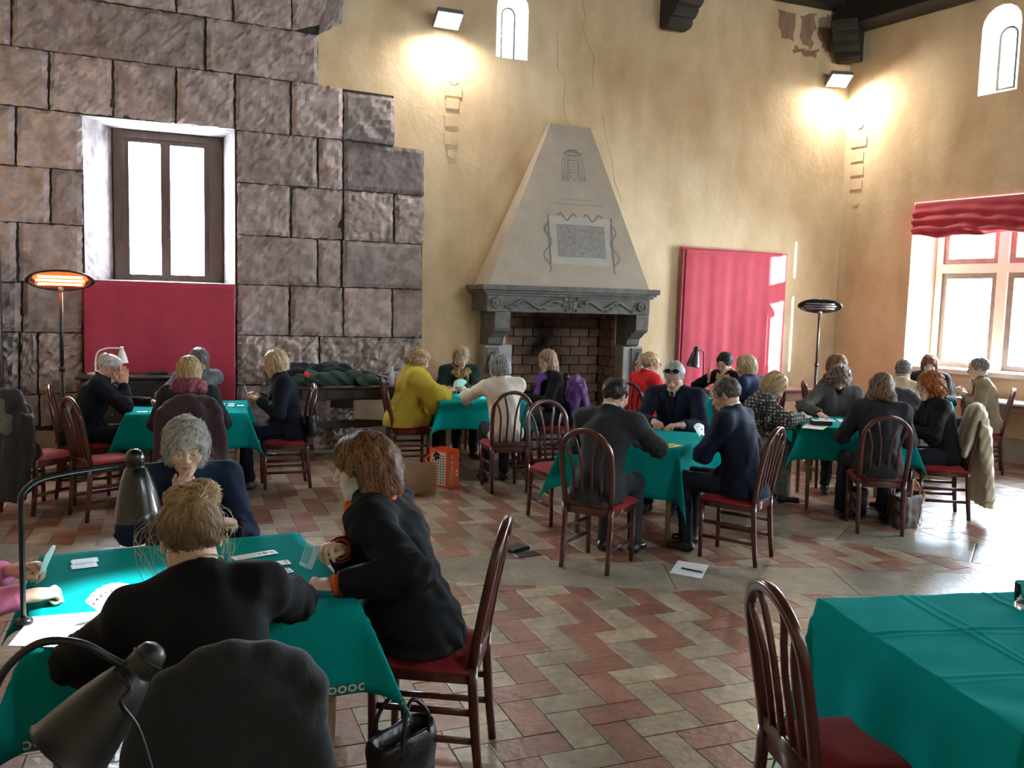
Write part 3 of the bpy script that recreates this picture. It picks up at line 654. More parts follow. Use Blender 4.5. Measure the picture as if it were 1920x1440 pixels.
def brick_mat():
    m = rnd_mat('sooty_brick', (.165, .098, .070), (.27, .165, .12), .85, vscale=10, bump=.5, bscale=40, spec=.2); N = m.node_tree.nodes; L = m.node_tree.links
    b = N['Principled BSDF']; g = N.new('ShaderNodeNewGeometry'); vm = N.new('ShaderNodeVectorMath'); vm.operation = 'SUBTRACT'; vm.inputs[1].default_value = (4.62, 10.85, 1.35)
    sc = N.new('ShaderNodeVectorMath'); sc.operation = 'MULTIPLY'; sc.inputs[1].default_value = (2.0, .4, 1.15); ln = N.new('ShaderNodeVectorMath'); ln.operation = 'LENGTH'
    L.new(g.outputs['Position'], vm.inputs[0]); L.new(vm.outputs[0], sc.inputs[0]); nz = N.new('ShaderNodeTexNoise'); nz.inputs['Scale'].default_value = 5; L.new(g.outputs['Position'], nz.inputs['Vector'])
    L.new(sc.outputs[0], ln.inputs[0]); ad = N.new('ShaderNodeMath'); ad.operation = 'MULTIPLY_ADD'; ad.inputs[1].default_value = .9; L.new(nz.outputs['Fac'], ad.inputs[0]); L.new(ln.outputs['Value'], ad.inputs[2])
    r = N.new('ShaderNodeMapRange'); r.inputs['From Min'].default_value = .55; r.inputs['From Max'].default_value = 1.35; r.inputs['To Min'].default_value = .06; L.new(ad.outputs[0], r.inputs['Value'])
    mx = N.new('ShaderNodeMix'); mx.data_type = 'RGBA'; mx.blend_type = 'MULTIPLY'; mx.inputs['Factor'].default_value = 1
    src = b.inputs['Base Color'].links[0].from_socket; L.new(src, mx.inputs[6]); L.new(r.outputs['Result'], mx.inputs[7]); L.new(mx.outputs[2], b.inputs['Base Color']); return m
BRICK = brick_mat()
bm_ = {}
def brick(x0, x1, z0, z1, y, side=0):
    key = (round(x1 - x0, 3), round(z1 - z0, 3), side)
    if key not in bm_: q = MB(); q.rbox((0, 0, 0), ((x1 - x0), .05, (z1 - z0)) if not side else (.05, x1 - x0, z1 - z0), .006); bm_[key] = q.mesh('brick')
    j = random.uniform(-.004, .004)
    if not side: link('brick', bm_[key], BRICK, fp, ((x0 + x1) / 2 - FPL[0], y + j - FPL[1], (z0 + z1) / 2))
    else: link('brick', bm_[key], BRICK, fp, (y + j - FPL[0], (x0 + x1) / 2 - FPL[1], (z0 + z1) / 2))
for r in range(13):
    z0 = .08 + r * .128; x = 3.92 - (.14 if r % 2 else 0)
    while x < 5.50:
        a, b = max(x, 3.925), min(x + .275, 5.495)
        if b - a > .04: brick(a + .005, b - .005, z0 + .005, min(z0 + .123, 1.70), 10.845)
        x += .28
    y = 10.40 - (.12 if r % 2 else 0)
    while y < 10.82:
        a, b = max(y, 10.41), min(y + .235, 10.815)
        if b - a > .04: brick(a + .005, b - .005, z0 + .005, min(z0 + .123, 1.70), 3.925, 1); brick(a + .005, b - .005, z0 + .005, min(z0 + .123, 1.70), 5.495, 1)
        y += .24
# painted decoration on the hood (thin raised paint)
PAINT_D = mat('grey_fresco_line', (.165, .145, .13), .9); PAINT_L = mat('pale_fresco_ground', (.36, .315, .265), .9, var=.08, vscale=5); PAINT_M = mat('mid_fresco', (.225, .20, .175), .9, var=.25, vscale=20)
def hp(u, v, d=0.0):     # u across at height z=v on the sloping hood face, d proud of it
    t = (v - 2.0) / 2.08; y = 9.84 + .46 * t; return (u - FPL[0], y - FPL[1] - .0015 - d, v)
def stroke(mb, P, w, d=.001, n=None):
    L_, R_ = [], []
    for k in range(len(P)):
        a, b = P[max(k - 1, 0)], P[min(k + 1, len(P) - 1)]; t = np.array([b[0] - a[0], b[1] - a[1]]); t = t / (np.linalg.norm(t) + 1e-9); nn = np.array([-t[1], t[0]]) * w / 2
        L_.append(hp(P[k][0] + nn[0], P[k][1] + nn[1], d)); R_.append(hp(P[k][0] - nn[0], P[k][1] - nn[1], d))
    n0 = len(P); mb.add(L_ + R_, [(k, k + 1, n0 + k + 1, n0 + k) for k in range(n0 - 1)])
m = MB(); m.add([hp(4.33, 2.30), (hp(5.17, 2.30)), hp(5.17, 2.90), hp(4.33, 2.90)], [(0, 1, 2, 3)]); m.build('painted_scroll', PAINT_L, fp)
m = MB(); m.add([hp(4.42, 2.40, .001), hp(5.08, 2.40, .001), hp(5.08, 2.80, .001), hp(4.42, 2.80, .001)], [(0, 1, 2, 3)]); m.build('painted_map', PAINT_M, fp)
m = MB(); rs = np.random.default_rng(5)
for k in range(75):
    x, z = rs.uniform(4.45, 5.05), rs.uniform(2.43, 2.74); w_ = rs.uniform(.008, .04); q = rs.integers(3)
    if q == 0: stroke(m, [(x, z), (x + w_, z + rs.uniform(-.006, .006))], .005, .0025)
    elif q == 1: stroke(m, [(x, z), (x, z + w_ * .9)], .006, .0025)
    else: stroke(m, [(x + .014 * math.cos(a), z + .012 * math.sin(a)) for a in np.linspace(0, 5, 8)], .004, .0025)
for a, b in (((4.42, 2.40), (5.08, 2.40)), ((5.08, 2.40), (5.08, 2.80)), ((5.08, 2.80), (4.42, 2.80)), ((4.42, 2.80), (4.42, 2.40))): stroke(m, [a, b], .006, .0025)
o = m.build('map_drawing', PAINT_D, fp); o['kind'] = 'stuff'
m = MB()
for sg, x0 in ((1, 4.44), (1, 4.80)): stroke(m, [(x0 + .26 * t, 2.90 + .04 * math.sin(t * 9 + .3)) for t in np.linspace(0, 1, 24)], .022, .002)
for xe, sg in ((4.31, -1), (5.19, 1)):
    stroke(m, [(xe + sg * (.05 * math.sin(t * 12) + .05 * t), 2.82 - .62 * t) for t in np.linspace(0, 1, 40)], .018, .002); stroke(m, [(xe, 2.92), (xe, 2.30)], .02, .0015)
m.build('painted_ribbon', PAINT_D, fp)
for P_, w_ in [([(4.70 + .12 * math.cos(a), 3.715 + .022 * math.sin(a)) for a in np.linspace(0, 6.28, 20)], .016), ([(4.62, 3.735), (4.66, 3.76), (4.74, 3.76), (4.78, 3.735)], .022)]: m = MB(); stroke(m, P_, w_, .001); m.build('painted_hat', PAINT_D, fp)
m = MB(); stroke(m, [(4.63, 3.63), (4.63, 3.52), (4.645, 3.44), (4.70, 3.37), (4.755, 3.44), (4.77, 3.52), (4.77, 3.63), (4.63, 3.63)], .010, .001); m.build('painted_shield', PAINT_D, fp)
for z in (3.59, 3.55, 3.51, 3.47): m = MB(); stroke(m, [(4.65, z), (4.75, z)], .005, .001); m.build('painted_stripe', PAINT_D, fp)
for sg in (-1, 1):
    for k in range(3):
        x = 4.70 + sg * (.085 + .035 * k); m = MB(); stroke(m, [(x - sg * .03, 3.68), (x, 3.55), (x, 3.42)], .007, .001); m.build('painted_cord', PAINT_D, fp); m = MB(); stroke(m, [(x, 3.43), (x, 3.36)], .016, .001); m.build('painted_tassel', PAINT_D, fp)
m = MB()
for x in np.arange(4.50, 4.92, .018): stroke(m, [(x, 3.115), (x, 3.135)], .006, .001)
for x in np.arange(4.36, 5.10, .018): stroke(m, [(x, 3.055), (x, 3.075)], .006, .001)
o = m.build('faded_inscription', PAINT_D, fp); o['kind'] = 'stuff'
# ================================================================ red hangings
RED = mat('red_cloth', (.46, .030, .055), .75, var=.10, vscale=4, bump=.15, bscale=60, sheen=.2)
REDDEEP = mat('deep_red_cloth', (.42, .026, .058), .75, var=.10, vscale=4, bump=.15, bscale=60, sheen=.2)
def hanging(name, label, x0, x1, z0, z1, y, amp, waves, material, seed):
    rs = np.random.default_rng(seed); nu, nv = 90, 24; V = []
    ph = rs.uniform(0, 6.28, 5)
    for j in range(nv + 1):
        t = j / nv; z = z1 + (z0 - z1) * t
        for i in range(nu + 1):
            u = i / nu; d = amp * (.35 + .65 * t) * (math.sin(u * waves * 6.28 + ph[0] + .5 * math.sin(3 * t + ph[1])) * .6 + .4 * math.sin(u * waves * 2.3 * 6.28 + ph[2] + t))
            V.append((x0 + (x1 - x0) * u + .012 * t * math.sin(9 * u + ph[3]), y - amp - d, z))
    m = nu + 1; Q = np.array([(j * m + i, (j + 1) * m + i, (j + 1) * m + i + 1, j * m + i + 1) for j in range(nv) for i in range(nu)])
    o = link(name, npmesh(name, V, Q, True), material); sm = o.modifiers.new('thick', 'SOLIDIFY'); sm.thickness = .004; props(o, label, 'curtain'); return o
hanging('red_hanging', 'dark red cloth hanging below the window in the stone wall', -.94, .60, .35, 1.925, 10.27, .010, 2, REDDEEP, 3)
h2 = hanging('red_hanging', 'bright red cloth hung on the wall right of the fireplace', 6.50, 8.19, .30, 2.60, 10.31, .012, 4, RED, 9)
m = MB(); m.tube([(6.44, 10.33, 2.62), (8.2, 10.33, 2.60)], .018, 8); m.tube([(6.465, 10.33, .3), (6.465, 10.33, 2.62)], .022, 8); rod = m.build('rod', REDDEEP, h2)
# valance: bunched blind over the cross window
def valance():
    nu, nv = 70, 40; V = []; s0, s1 = 1.20, 3.45; rs = np.random.default_rng(4)
    for j in range(nv + 1):
        t = j / nv
        for i in range(nu + 1):
            u = i / nu; sag = .05 * math.sin(u * 3.14) - .012 * math.sin(u * 25)
            z = 3.305 - (.43 + sag + .02 * math.sin(u * 9)) * t
            bun = .02 + .10 * t ** .7 * (1 - .25 * t) + .034 * t * math.sin(t * 24 + 2.2 * math.sin(u * 7)) + .02 * t * math.sin(u * 31 + 6 * t) + .012 * t * math.sin(u * 60 - 9 * t)
            p = rwp(s0 + (s1 - s0) * u, -bun, z); V.append(p)
    m = nu + 1; Q = np.array([(j * m + i, j * m + i + 1, (j + 1) * m + i + 1, (j + 1) * m + i) for j in range(nv) for i in range(nu)])
    o = link('window_blind', npmesh('window_blind', V, Q, True), RED); sm = o.modifiers.new('thick', 'SOLIDIFY'); sm.thickness = .006
    props(o, 'red fabric blind gathered up over the right-hand window', 'blind')
valance()
# ================================================================ wall plaques and floodlights
for pts, nm, lab in (([(3.16, 4.49, 0), (3.16, 4.36, 1), (3.15, 4.21, 1), (3.14, 4.0, 1), (3.14, 3.78, 1), (3.15, 3.61, 0)], 0, 'left of the fireplace hood'), ([(.23, 4.51, 0), (.23, 4.26, 1), (.22, 4.05, 1), (.23, 3.85, 1), (.22, 3.65, 1), (.23, 3.41, 0)], 1, 'on the window wall by the corner')):
    names = ['topmost round', 'uppermost square', 'second square', 'third square', 'lowest square', 'lowest round']
    for k, (u, v, sq) in enumerate(pts):
        m = MB(); fn = fy if nm == 0 else fr
        if sq: w_ = (.105 if k == 1 else .082) / (1 if nm == 0 else .8); m.prism(rect(u - w_, u + w_, v - .062, v + .062), .002, -.012, fn)
        else: m.prism([(u + .055 * math.cos(a), v + .055 * math.sin(a)) for a in np.linspace(0, 6.2832, 17)[:-1]], .002, -.011, fn)
        props(m.build('wall_plaque', PLASTER), names[k] + ' plaster plaque of the column ' + lab, 'plaque', 'plaster plaques in a column')
FLOODBODY = mat('flood_housing', (.18, .18, .18), .5); FLOODFACE = mat('flood_face', (1, 1, 1), .5, emit=((1.0, .97, .90), 55))
def floodlight(label, c, out):
    out = Vector(out).normalized(); side = out.cross(Vector((0, 0, 1))).normalized(); aim = (out * .45 - Vector((0, 0, 1)) * .75).normalized()
    q = aim.to_track_quat('-Z', 'Y'); R = q.to_matrix(); t = thing('floodlight', label, 'lamp', c)
    m = MB(); m.rbox((0, 0, .03), (.32, .25, .07), .008, R=None); m.v = [tuple(R @ Vector(v)) for v in m.v]; m.build('housing', FLOODBODY, t)
    m = MB(); m.box((0, 0, -.007), (.29, .22, .004)); m.v = [tuple(R @ Vector(v)) for v in m.v]; m.build('glass_face', FLOODFACE, t)
    m = MB(); m.tube([-out * .16 + Vector((0, 0, .02)), Vector((0, 0, .03))], .02, 6, up=(1, 0, 0)); m.build('arm', FLOODBODY, t)
    d = bpy.data.lights.new('flood', 'AREA'); d.shape = 'RECTANGLE'; d.size = .28; d.size_y = .21; d.energy = 14; d.color = (1.0, .93, .80); d.spread = math.radians(170)
    o = bpy.data.objects.new('flood', d); COL.objects.link(o); o.location = Vector(c) + aim * .02; o.rotation_euler = q.to_euler()
floodlight('square white floodlight high on the wall left of the arched slit window', (3.02, 10.20, 5.12), (0, -1, 0))
floodlight('square white floodlight up in the corner under the wooden bracket', (8.86, 10.22, 5.10), (-.25, -.97, 0))
# ================================================================ chairs
MAHOG = mat('mahogany_lacquer', (.075, .017, .013), .28, var=.25, vscale=10, stretch=(6, 6, 1.2), spec=.5, coat=.35)
SEATRED = mat('red_seat_velvet', (.25, .014, .022), .85, var=.15, vscale=12, bump=.2, bscale=50, sheen=.08, spec=.2)
def yb(z): return -.195 - .095 * max(0, (z - .45) / .52) ** 1.15 if z > .45 else -.195 - .035 * ((.45 - z) / .45) ** 1.5
def make_chair():
    t = thing('dining_chair', 'x', 'chair', (0, 0, 0)); W = .185
    for sx in (-1, 1):
        m = MB(); m.sweep([(sx * .168, .185, 0), (sx * .172, .185, .2), (sx * .175, .185, .42)], rrect(.034, .034, .008), up=(0, 1, 0), scale=[.8, .92, 1]); m.build('leg', MAHOG, t, True)
        m = MB(); m.sweep([(sx * (W - .012), yb(z), z) for z in (0, .12, .24, .36, .45)], rrect(.034, .036, .009), up=(0, 1, 0), scale=[.85, .92, 1, 1, 1]); m.build('leg', MAHOG, t, True)
        for z0, z1 in ((.27, .27), (.16, .16)):
            m = MB(); m.sweep([(sx * .172, .185, z0), (sx * .173, yb(z1), z1)], rrect(.016, .026, .005), up=(0, 0, 1)); m.build('stretcher', MAHOG, t, True)
    P = [(-(W - .012), yb(.45), .45), (-W + .006, yb(.55), .55), (-W, yb(.66), .66), (-W, yb(.76), .76)]
    for a in np.linspace(180, 0, 19)[1:-1]:
        x = W * math.cos(math.radians(a)); z = .79 + .18 * math.sin(math.radians(a)); P.append((x, yb(z), z))
    P += [(W, yb(.76), .76), (W, yb(.66), .66), (W - .006, yb(.55), .55), (W - .012, yb(.45), .45)]
    m = MB(); m.sweep(P, rrect(.036, .034, .011), up=(0, 1, .15)); m.build('back_frame', MAHOG, t, True)
    m = MB(); m.sweep([(-W + .01, yb(.47), .465), (W - .01, yb(.47), .465)], rrect(.024, .05, .006)); m.build('back_rail', MAHOG, t, True)
    for sx in (-1, 1):
        for x0, x1, z1 in ((.036, .085, .95), (.104, .158, .885)):
            Q = [(sx * x0, yb(.47), .47), (sx * x0, yb(.60), .60), (sx * x0, yb(.72), .72), (sx * (x0 + (x1 - x0) * .28), yb(.80), .72 + (z1 - .72) * .42), (sx * (x0 + (x1 - x0) * .68), yb(.86), .72 + (z1 - .72) * .75), (sx * x1, yb(z1), z1)]
            m = MB(); m.sweep(Q, rrect(.017, .022, .005), up=(0, 1, .1)); m.build('slat', MAHOG, t, True)
    m = MB()
    m.sweep([(-.172, .185, .41), (.172, .185, .41)], rrect(.022, .055, .005))
    for sx in (-1, 1): m.sweep([(sx * .173, .185, .41), (sx * .173, -.19, .41)], rrect(.022, .055, .005))
    m.sweep([(-.172, -.19, .41), (.172, -.19, .41)], rrect(.022, .055, .005)); m.build('seat_frame', MAHOG, t, True)
    nu = 12; V = []
    for j in range(nu + 1):
        for i in range(nu + 1):
            u, v = -1 + 2 * i / nu, -1 + 2 * j / nu; e = (1 - abs(u) ** 4) * (1 - abs(v) ** 4); w = .195 + .012 * v
            V.append((u * w, .012 + v * .20, .436 + .044 * max(e, 0) ** .35))
    mm = nu + 1; Fc = [(j * mm + i, j * mm + i + 1, (j + 1) * mm + i + 1, (j + 1) * mm + i) for j in range(nu) for i in range(nu)]
    q = MB(); q.add(V, Fc); q.box((0, .012, .432), (.385, .395, .012)); q.build('seat', SEATRED, t, True)
    return t
CH = make_chair(); first_chair = [True]
def D(a): return math.radians(a - 90)
def chair(x, y, ang, label):
    c = CH if first_chair[0] else copy_tree(CH); first_chair[0] = False
    c.location = (x, y, 0); c.rotation_euler = (0, 0, D(ang)); props(c, label, 'chair', 'mahogany arch-back chairs'); return c
CHAIRS = dict(P1=(.10, 2.26, 92), P2=(.92, 3.18, 152), P3=(.03, 4.50, 270), P4=(-1.02, 3.18, 2), P5=(-.78, 8.50, 2), P6=(.18, 9.28, 270), P7=(.08, 7.42, 90), P8=(.93, 8.40, 180), A=(-.55, 7.62, 26), B=(-1.08, 7.98, 50),
              P9=(2.30, 8.98, -4), P10=(3.08, 9.72, 268), P11=(2.95, 7.78, 85), P12=(3.88, 8.75, 176), E=(2.97, 6.50, 274), P13=(2.74, 5.30, 38), P14=(4.22, 6.72, 220), P15=(3.78, 5.18, 124),
              P16=(4.83, 8.42, 25), P17=(6.32, 8.85, 195), P18=(5.98, 7.95, 112), P19=(5.02, 6.82, -30), P20=(6.32, 7.06, 237), P21=(5.44, 5.55, 60), P22=(6.38, 5.78, 150), P23=(7.18, 8.15, -32), P24=(7.32, 7.18, 42), P25=(8.78, 8.20, 222), P26=(8.72, 7.32, 133), F=(1.93, 2.01, -13))
CLAB = dict(P1='chair with a black coat over its back in the left foreground', P2='chair under the woman in the black quilted jacket', P3='chair under the grey-haired woman resting her chin on her hand', P4='chair at the left edge under the player in pink sleeves',
    P5='chair under the white-haired man covering his face', P6='chair under the long grey-haired woman in front of the red hanging', P7='chair hidden under the burgundy coat behind the blonde bob', P8='chair under the blonde woman in red glasses', A='empty chair with dark slats behind the black desk lamp', B='chair at the far left carrying black bags and jackets',
    P9='chair under the woman in the yellow cape', P10='chair under the blonde woman with the leopard scarf', P11='chair under the grey-haired woman in the cream jumper', P12='chair under the purple quilted jacket', E='empty chair with a red seat beside the middle table', P13='chair under the man in the grey suit', P14='chair under the man with sunglasses on his head', P15='chair under the man in the navy blazer holding cards',
    P16='chair under the blonde woman in the red jacket', P17='chair under the dark-haired player holding the forehead', P18='chair under the blonde bob by the table near the red cloth', P19='chair under the woman in the patterned cardigan', P20='chair under the curly-haired woman in the grey blazer', P21='chair under the woman seen from behind with glasses in her hair', P22='chair with the cream quilted jacket hung on it',
    P23='chair under the brown-haired woman nearest the corner', P24='chair with a dark coat behind the man in the beige jumper', P25='chair under the auburn-haired woman facing the viewer at the back', P26='chair under the man in the tan blazer', F='empty chair at the green table in the right foreground')
for k, v in CHAIRS.items(): chair(*v, CLAB[k])
# ================================================================ tables and cloths
TABLEWOOD = mat('beech_legs', (.24, .155, .085), .5, var=.2, vscale=8, stretch=(4, 4, .7))
GREEN = mat('green_baize', (.0035, .27, .262), .95, var=.06, vscale=3, bump=.12, bscale=200, spec=.02, bdist=.003)
def trim_mat():
    m = mat('chain_border', (.01, .12, .085), .8); N = m.node_tree.nodes; L = m.node_tree.links; b = N['Principled BSDF']
    uv = N.new('ShaderNodeUVMap'); uv.uv_map = 'UVMap'; sp = N.new('ShaderNodeSeparateXYZ'); L.new(uv.outputs[0], sp.inputs[0])
    fr_ = N.new('ShaderNodeMath'); fr_.operation = 'FRACT'; L.new(sp.outputs['X'], fr_.inputs[0]); a = N.new('ShaderNodeMath'); a.operation = 'SUBTRACT'; a.inputs[1].default_value = .5; L.new(fr_.outputs[0], a.inputs[0])
    bb = N.new('ShaderNodeMath'); bb.operation = 'SUBTRACT'; bb.inputs[1].default_value = .5; L.new(sp.outputs['Y'], bb.inputs[0])
    cv = N.new('ShaderNodeCombineXYZ'); L.new(a.outputs[0], cv.inputs[0]); s2 = N.new('ShaderNodeMath'); s2.operation = 'MULTIPLY'; s2.inputs[1].default_value = 1.15; L.new(bb.outputs[0], s2.inputs[0]); L.new(s2.outputs[0], cv.inputs[1])
    ln = N.new('ShaderNodeVectorMath'); ln.operation = 'LENGTH'; L.new(cv.outputs[0], ln.inputs[0])
    c = N.new('ShaderNodeMath'); c.operation = 'COMPARE'; c.inputs[1].default_value = .34; c.inputs[2].default_value = .095; L.new(ln.outputs['Value'], c.inputs[0])
    mx = N.new('ShaderNodeMix'); mx.data_type = 'RGBA'; mx.inputs[6].default_value = (.008, .14, .10, 1); mx.inputs[7].default_value = (.55, .62, .55, 1); L.new(c.outputs[0], mx.inputs[0]); L.new(mx.outputs[2], b.inputs['Base Color']); return m
TRIM = trim_mat()
def drape(a, Lh, top, seed, amp=.02, wrinkle=0.0, fin=.36):
    rs = np.random.default_rng(seed); ph = rs.uniform(0, 6.28, 12)
    def pt(u, v):
        ex, ey = max(abs(u) - a, 0), max(abs(v) - a, 0); sx, sy = (1 if u > 0 else -1), (1 if v > 0 else -1)
        if ex == 0 and ey == 0:
            z = top + (wrinkle * (math.sin(u * 23 + 3 * math.sin(v * 5 + ph[0]) + ph[1]) * math.sin(v * 4 + ph[2]) ** 2 + .6 * math.sin(v * 31 + 2 * math.sin(u * 6 + ph[3])) * math.sin(u * 3 + ph[4]) ** 2) if wrinkle else 0)
            if wrinkle:
                for c_ in (-.17, .17): z += wrinkle * 1.2 * (math.exp(-((u - c_) / .006) ** 2) + math.exp(-((v - c_) / .006) ** 2) + .7 * math.exp(-((u - c_ - .03 - .02 * math.sin(v * 4)) / .006) ** 2) + .6 * math.exp(-((v - c_ + .05 + .02 * math.sin(u * 5)) / .006) ** 2))
            return (u, v, z)
        if ex > 0 and ey > 0:
            r = math.hypot(ex, ey); phi = math.atan2(ey, ex); fold = math.sin(2 * phi) ** 1.2; out = r * fin * fold; dr = math.sqrt(max(r * r - out * out, 0)); fl_ = .008 + .06 * r
            x = a + out * .70 + fl_ * math.cos(phi); y = a + out * .70 + fl_ * math.sin(phi); tw = .05 * r * math.sin(2 * phi)
            return (sx * (x + tw), sy * (y - tw), top - dr)
        if ex > 0:
            e = ex; s_ = v; f = .008 + .06 * e + amp * (e / Lh) * (math.sin(s_ * 9 + ph[5] + (1 if sx > 0 else 2)) + .5 * math.sin(s_ * 21 + ph[6])) * (1 - (abs(v) / a) ** 6)
            return (sx * (a + max(f, .004)), v, top - e)
        e = ey; s_ = u; f = .008 + .06 * e + amp * (e / Lh) * (math.sin(s_ * 9 + ph[7] + (1 if sy > 0 else 2)) + .5 * math.sin(s_ * 21 + ph[8])) * (1 - (abs(u) / a) ** 6)
        return (u, sy * (a + max(f, .004)), top - e)
    return pt
def cloth(name, label, x, y, rot, a, Lh, seed, amp=.02, wrinkle=0.0, res=26, border=False, parent=None, group='green baize tablecloths'):
    n1, n2 = 9, res; ax = np.concatenate([np.linspace(-a - Lh, -a, n1 + 1)[:-1], np.linspace(-a, a, n2 + 1), np.linspace(a, a + Lh, n1 + 1)[1:]])
    pt = drape(a, Lh, .765, seed, amp, wrinkle, .10 if wrinkle else .36); n = len(ax); V = [pt(u, v) for v in ax for u in ax]
    Q = np.array([(j * n + i, j * n + i + 1, (j + 1) * n + i + 1, (j + 1) * n + i) for j in range(n - 1) for i in range(n - 1)])
    o = link(name, npmesh(name, V, Q, True), GREEN); o.location = (x, y, 0); o.rotation_euler = (0, 0, math.radians(rot))
    sm = o.modifiers.new('thick', 'SOLIDIFY'); sm.thickness = .003; sm.offset = 1
    props(o, label, 'tablecloth', group)
    if border:
        q = MB(); E_ = a + Lh; uvs = []; w = .034; ts = np.linspace(-E_ + .004, E_ - .004, 90)
        for fx in (lambda t, d: (t, -E_ + d), lambda t, d: (E_ - d, t), lambda t, d: (-t, E_ - d), lambda t, d: (-E_ + d, -t)):
            P0, P1 = [], []
            for t in ts:
                for d, A_ in ((.004, P0), (.004 + w, P1)):
                    u, v = fx(t, d); u = max(-E_ + .002, min(E_ - .002, u)); p = Vector(pt(u, v)); c = Vector((p.x, p.y, 0)); dirn = c.normalized() if c.length else c
                    A_.append(p + dirn * .0065)
            k0 = len(q.v); q.add(P0 + P1, [(k, k + 1, len(ts) + k + 1, len(ts) + k) for k in range(len(ts) - 1)])
            uvs += [(t / .034, 0) for t in ts] + [(t / .034, 1) for t in ts]
        b = q.build('border', TRIM, o, True); ul = b.data.uv_layers.new(name='UVMap')
        for lp in b.data.loops: ul.data[lp.index].uv = uvs[lp.vertex_index]
    return o
def card_table(label, x, y, rot, a, group='square card tables'):
    t = thing('card_table', label, 'table', (x, y, 0), math.radians(rot), group)
    m = MB(); m.rbox((0, 0, .745), (2 * a - .01, 2 * a - .01, .03), .006); m.build('tabletop', TABLEWOOD, t)
    for sx in (-1, 1):
        for sy in (-1, 1):
            m = MB(); m.sweep([(sx * (a - .09), sy * (a - .09), 0), (sx * (a - .08), sy * (a - .08), .73)], rrect(.045, .045, .012), up=(0, 1, 0), scale=[.7, 1]); m.build('leg', TABLEWOOD, t, True)
    return t
TABLES = dict(FT=(.03, 3.28, 5, .50, .29, 'in the left foreground'), BL=(.10, 8.46, -4, .50, .30, 'before the red hanging at the back left'), CB=(3.03, 8.88, -8, .45, .28, 'in front of the fireplace'), CT=(3.47, 6.04, 40, .46, .38, 'in the middle with the three men in suits'),
              RT1=(5.86, 6.38, -33, .455, .29, 'on the right beside the cream quilted jacket'), RT2=(7.98, 7.75, 38, .45, .30, 'at the back right by the cross window'), RB=(5.55, 8.66, 10, .45, .30, 'in front of the bright red cloth'), FR=(2.54, 1.84, -11.5, .50, .52, 'in the right foreground'), NT=(-.68, 1.30, 0, .48, .30, 'below the nearest desk lamp'))
for k, (x, y, r, a, Lh, lb) in TABLES.items():
    card_table('square card table ' + lb, x, y, r, a)
    cloth('tablecloth', 'green cloth on the card table ' + lb, x, y, r, a, Lh, hash(k) % 97 if False else sum(map(ord, k)), amp=.03 if k == 'FR' else .016, wrinkle=.0028 if k == 'FR' else 0, res=130 if k == 'FR' else 24, border=(k == 'FT'))
def tl(key, u, v, dz=0.0):     # local table coordinates -> world, on the cloth
    x, y, r, a, Lh, lb = TABLES[key]; r = math.radians(r); return (x + u * math.cos(r) - v * math.sin(r), y + u * math.sin(r) + v * math.cos(r), .7695 + dz)
# ================================================================ lamps and heaters
BLACKMETAL = mat('black_enamel', (.008, .008, .009), .28, spec=.5, coat=.3)
BLACKSATIN = mat('black_satin', (.012, .012, .013), .42)
WHITEMETAL = mat('white_enamel', (.75, .75, .74), .35)
CHROME = mat('chrome', (.6, .6, .62), .2, metal=1.0)
BULB = mat('bulb_glow', (1, 1, 1), .5, emit=((.86, .95, 1.0), 40))
def shade_prof(s=1.0): return [(.0, .115), (.012, .114), (.024, .106), (.029, .092), (.030, .062), (.027, .058), (.030, .054), (.034, .05), (.046, .02), (.060, -.03), (.070, -.08), (.076, -.115), (.079, -.118), (.074, -.116), (.060, -.04), (.03, .03), (.0, .04)]
def desk_lamp(label, base, path, head, aim, material, scale=1.0, lit=0, r=.0085, cord=None, lamp_col=(.86, .95, 1.0), base_r=1.0):
    t = thing('desk_lamp', label, 'lamp', base); B = Vector(base)
    m = MB(); m.lathe([(0, .022), (.03 * base_r, .022), (.075 * base_r, .014), (.082 * base_r, .006), (.082 * base_r, 0), (0, 0)], 24); m.build('base', material, t, True)
    m = MB(); m.tube([Vector(p) - B for p in path], r, 8, up=(0, 1, .2)); m.build('stem', material, t, True)
    q = Vector(aim).normalized().to_track_quat('-Z', 'Y').to_matrix(); c = Vector(head) - B
    m = MB(); m.lathe([(a * scale, b * scale) for a, b in shade_prof()], 28, c, q); sh = m.build('shade', material, t, True)
    m = MB(); m.lathe([(.031 * scale, .088 * scale), (.0325 * scale, .086 * scale), (.031 * scale, .083 * scale)], 20, c, q); m.build('ring', BLACKSATIN if material is not WHITEMETAL else CHROME, sh, True)
    m = MB(); m.lathe([(.0, .0), (.02 * scale, -.01), (.027 * scale, -.035), (.02 * scale, -.06), (0, -.068)], 12, c, q); m.build('bulb', BULB if lit else WHITEMETAL, t, True)
    if lit:
        d = bpy.data.lights.new('lamp_light', 'SPOT'); d.energy = lit; d.color = lamp_col; d.spot_size = math.radians(118); d.spot_blend = .35; d.shadow_soft_size = .025
        o = bpy.data.objects.new('lamp_light', d); COL.objects.link(o); A = Vector(aim).normalized(); o.location = Vector(head) + A * .085; o.rotation_euler = A.to_track_quat('-Z', 'Y').to_euler()
    if cord: m = MB(); m.tube([Vector(p) - B for p in cord], .0035, 6); m.build('cord', BLACKSATIN, t, True)
    return t
def arc(P, n=8):     # Catmull-Rom through points
    P = [Vector(p) for p in P]; P = [P[0] * 2 - P[1]] + P + [P[-1] * 2 - P[-2]]; o = []
    for k in range(1, len(P) - 2):
        for j in range(n):
            t = j / n; a, b, c, d = P[k - 1], P[k], P[k + 1], P[k + 2]
            o.append(.5 * ((2 * b) + (c - a) * t + (2 * a - 5 * b + 4 * c - d) * t * t + (3 * b - a - 3 * c + d) * t ** 3))
    o.append(P[-2]); return o
SX, SY = -.455, 2.96
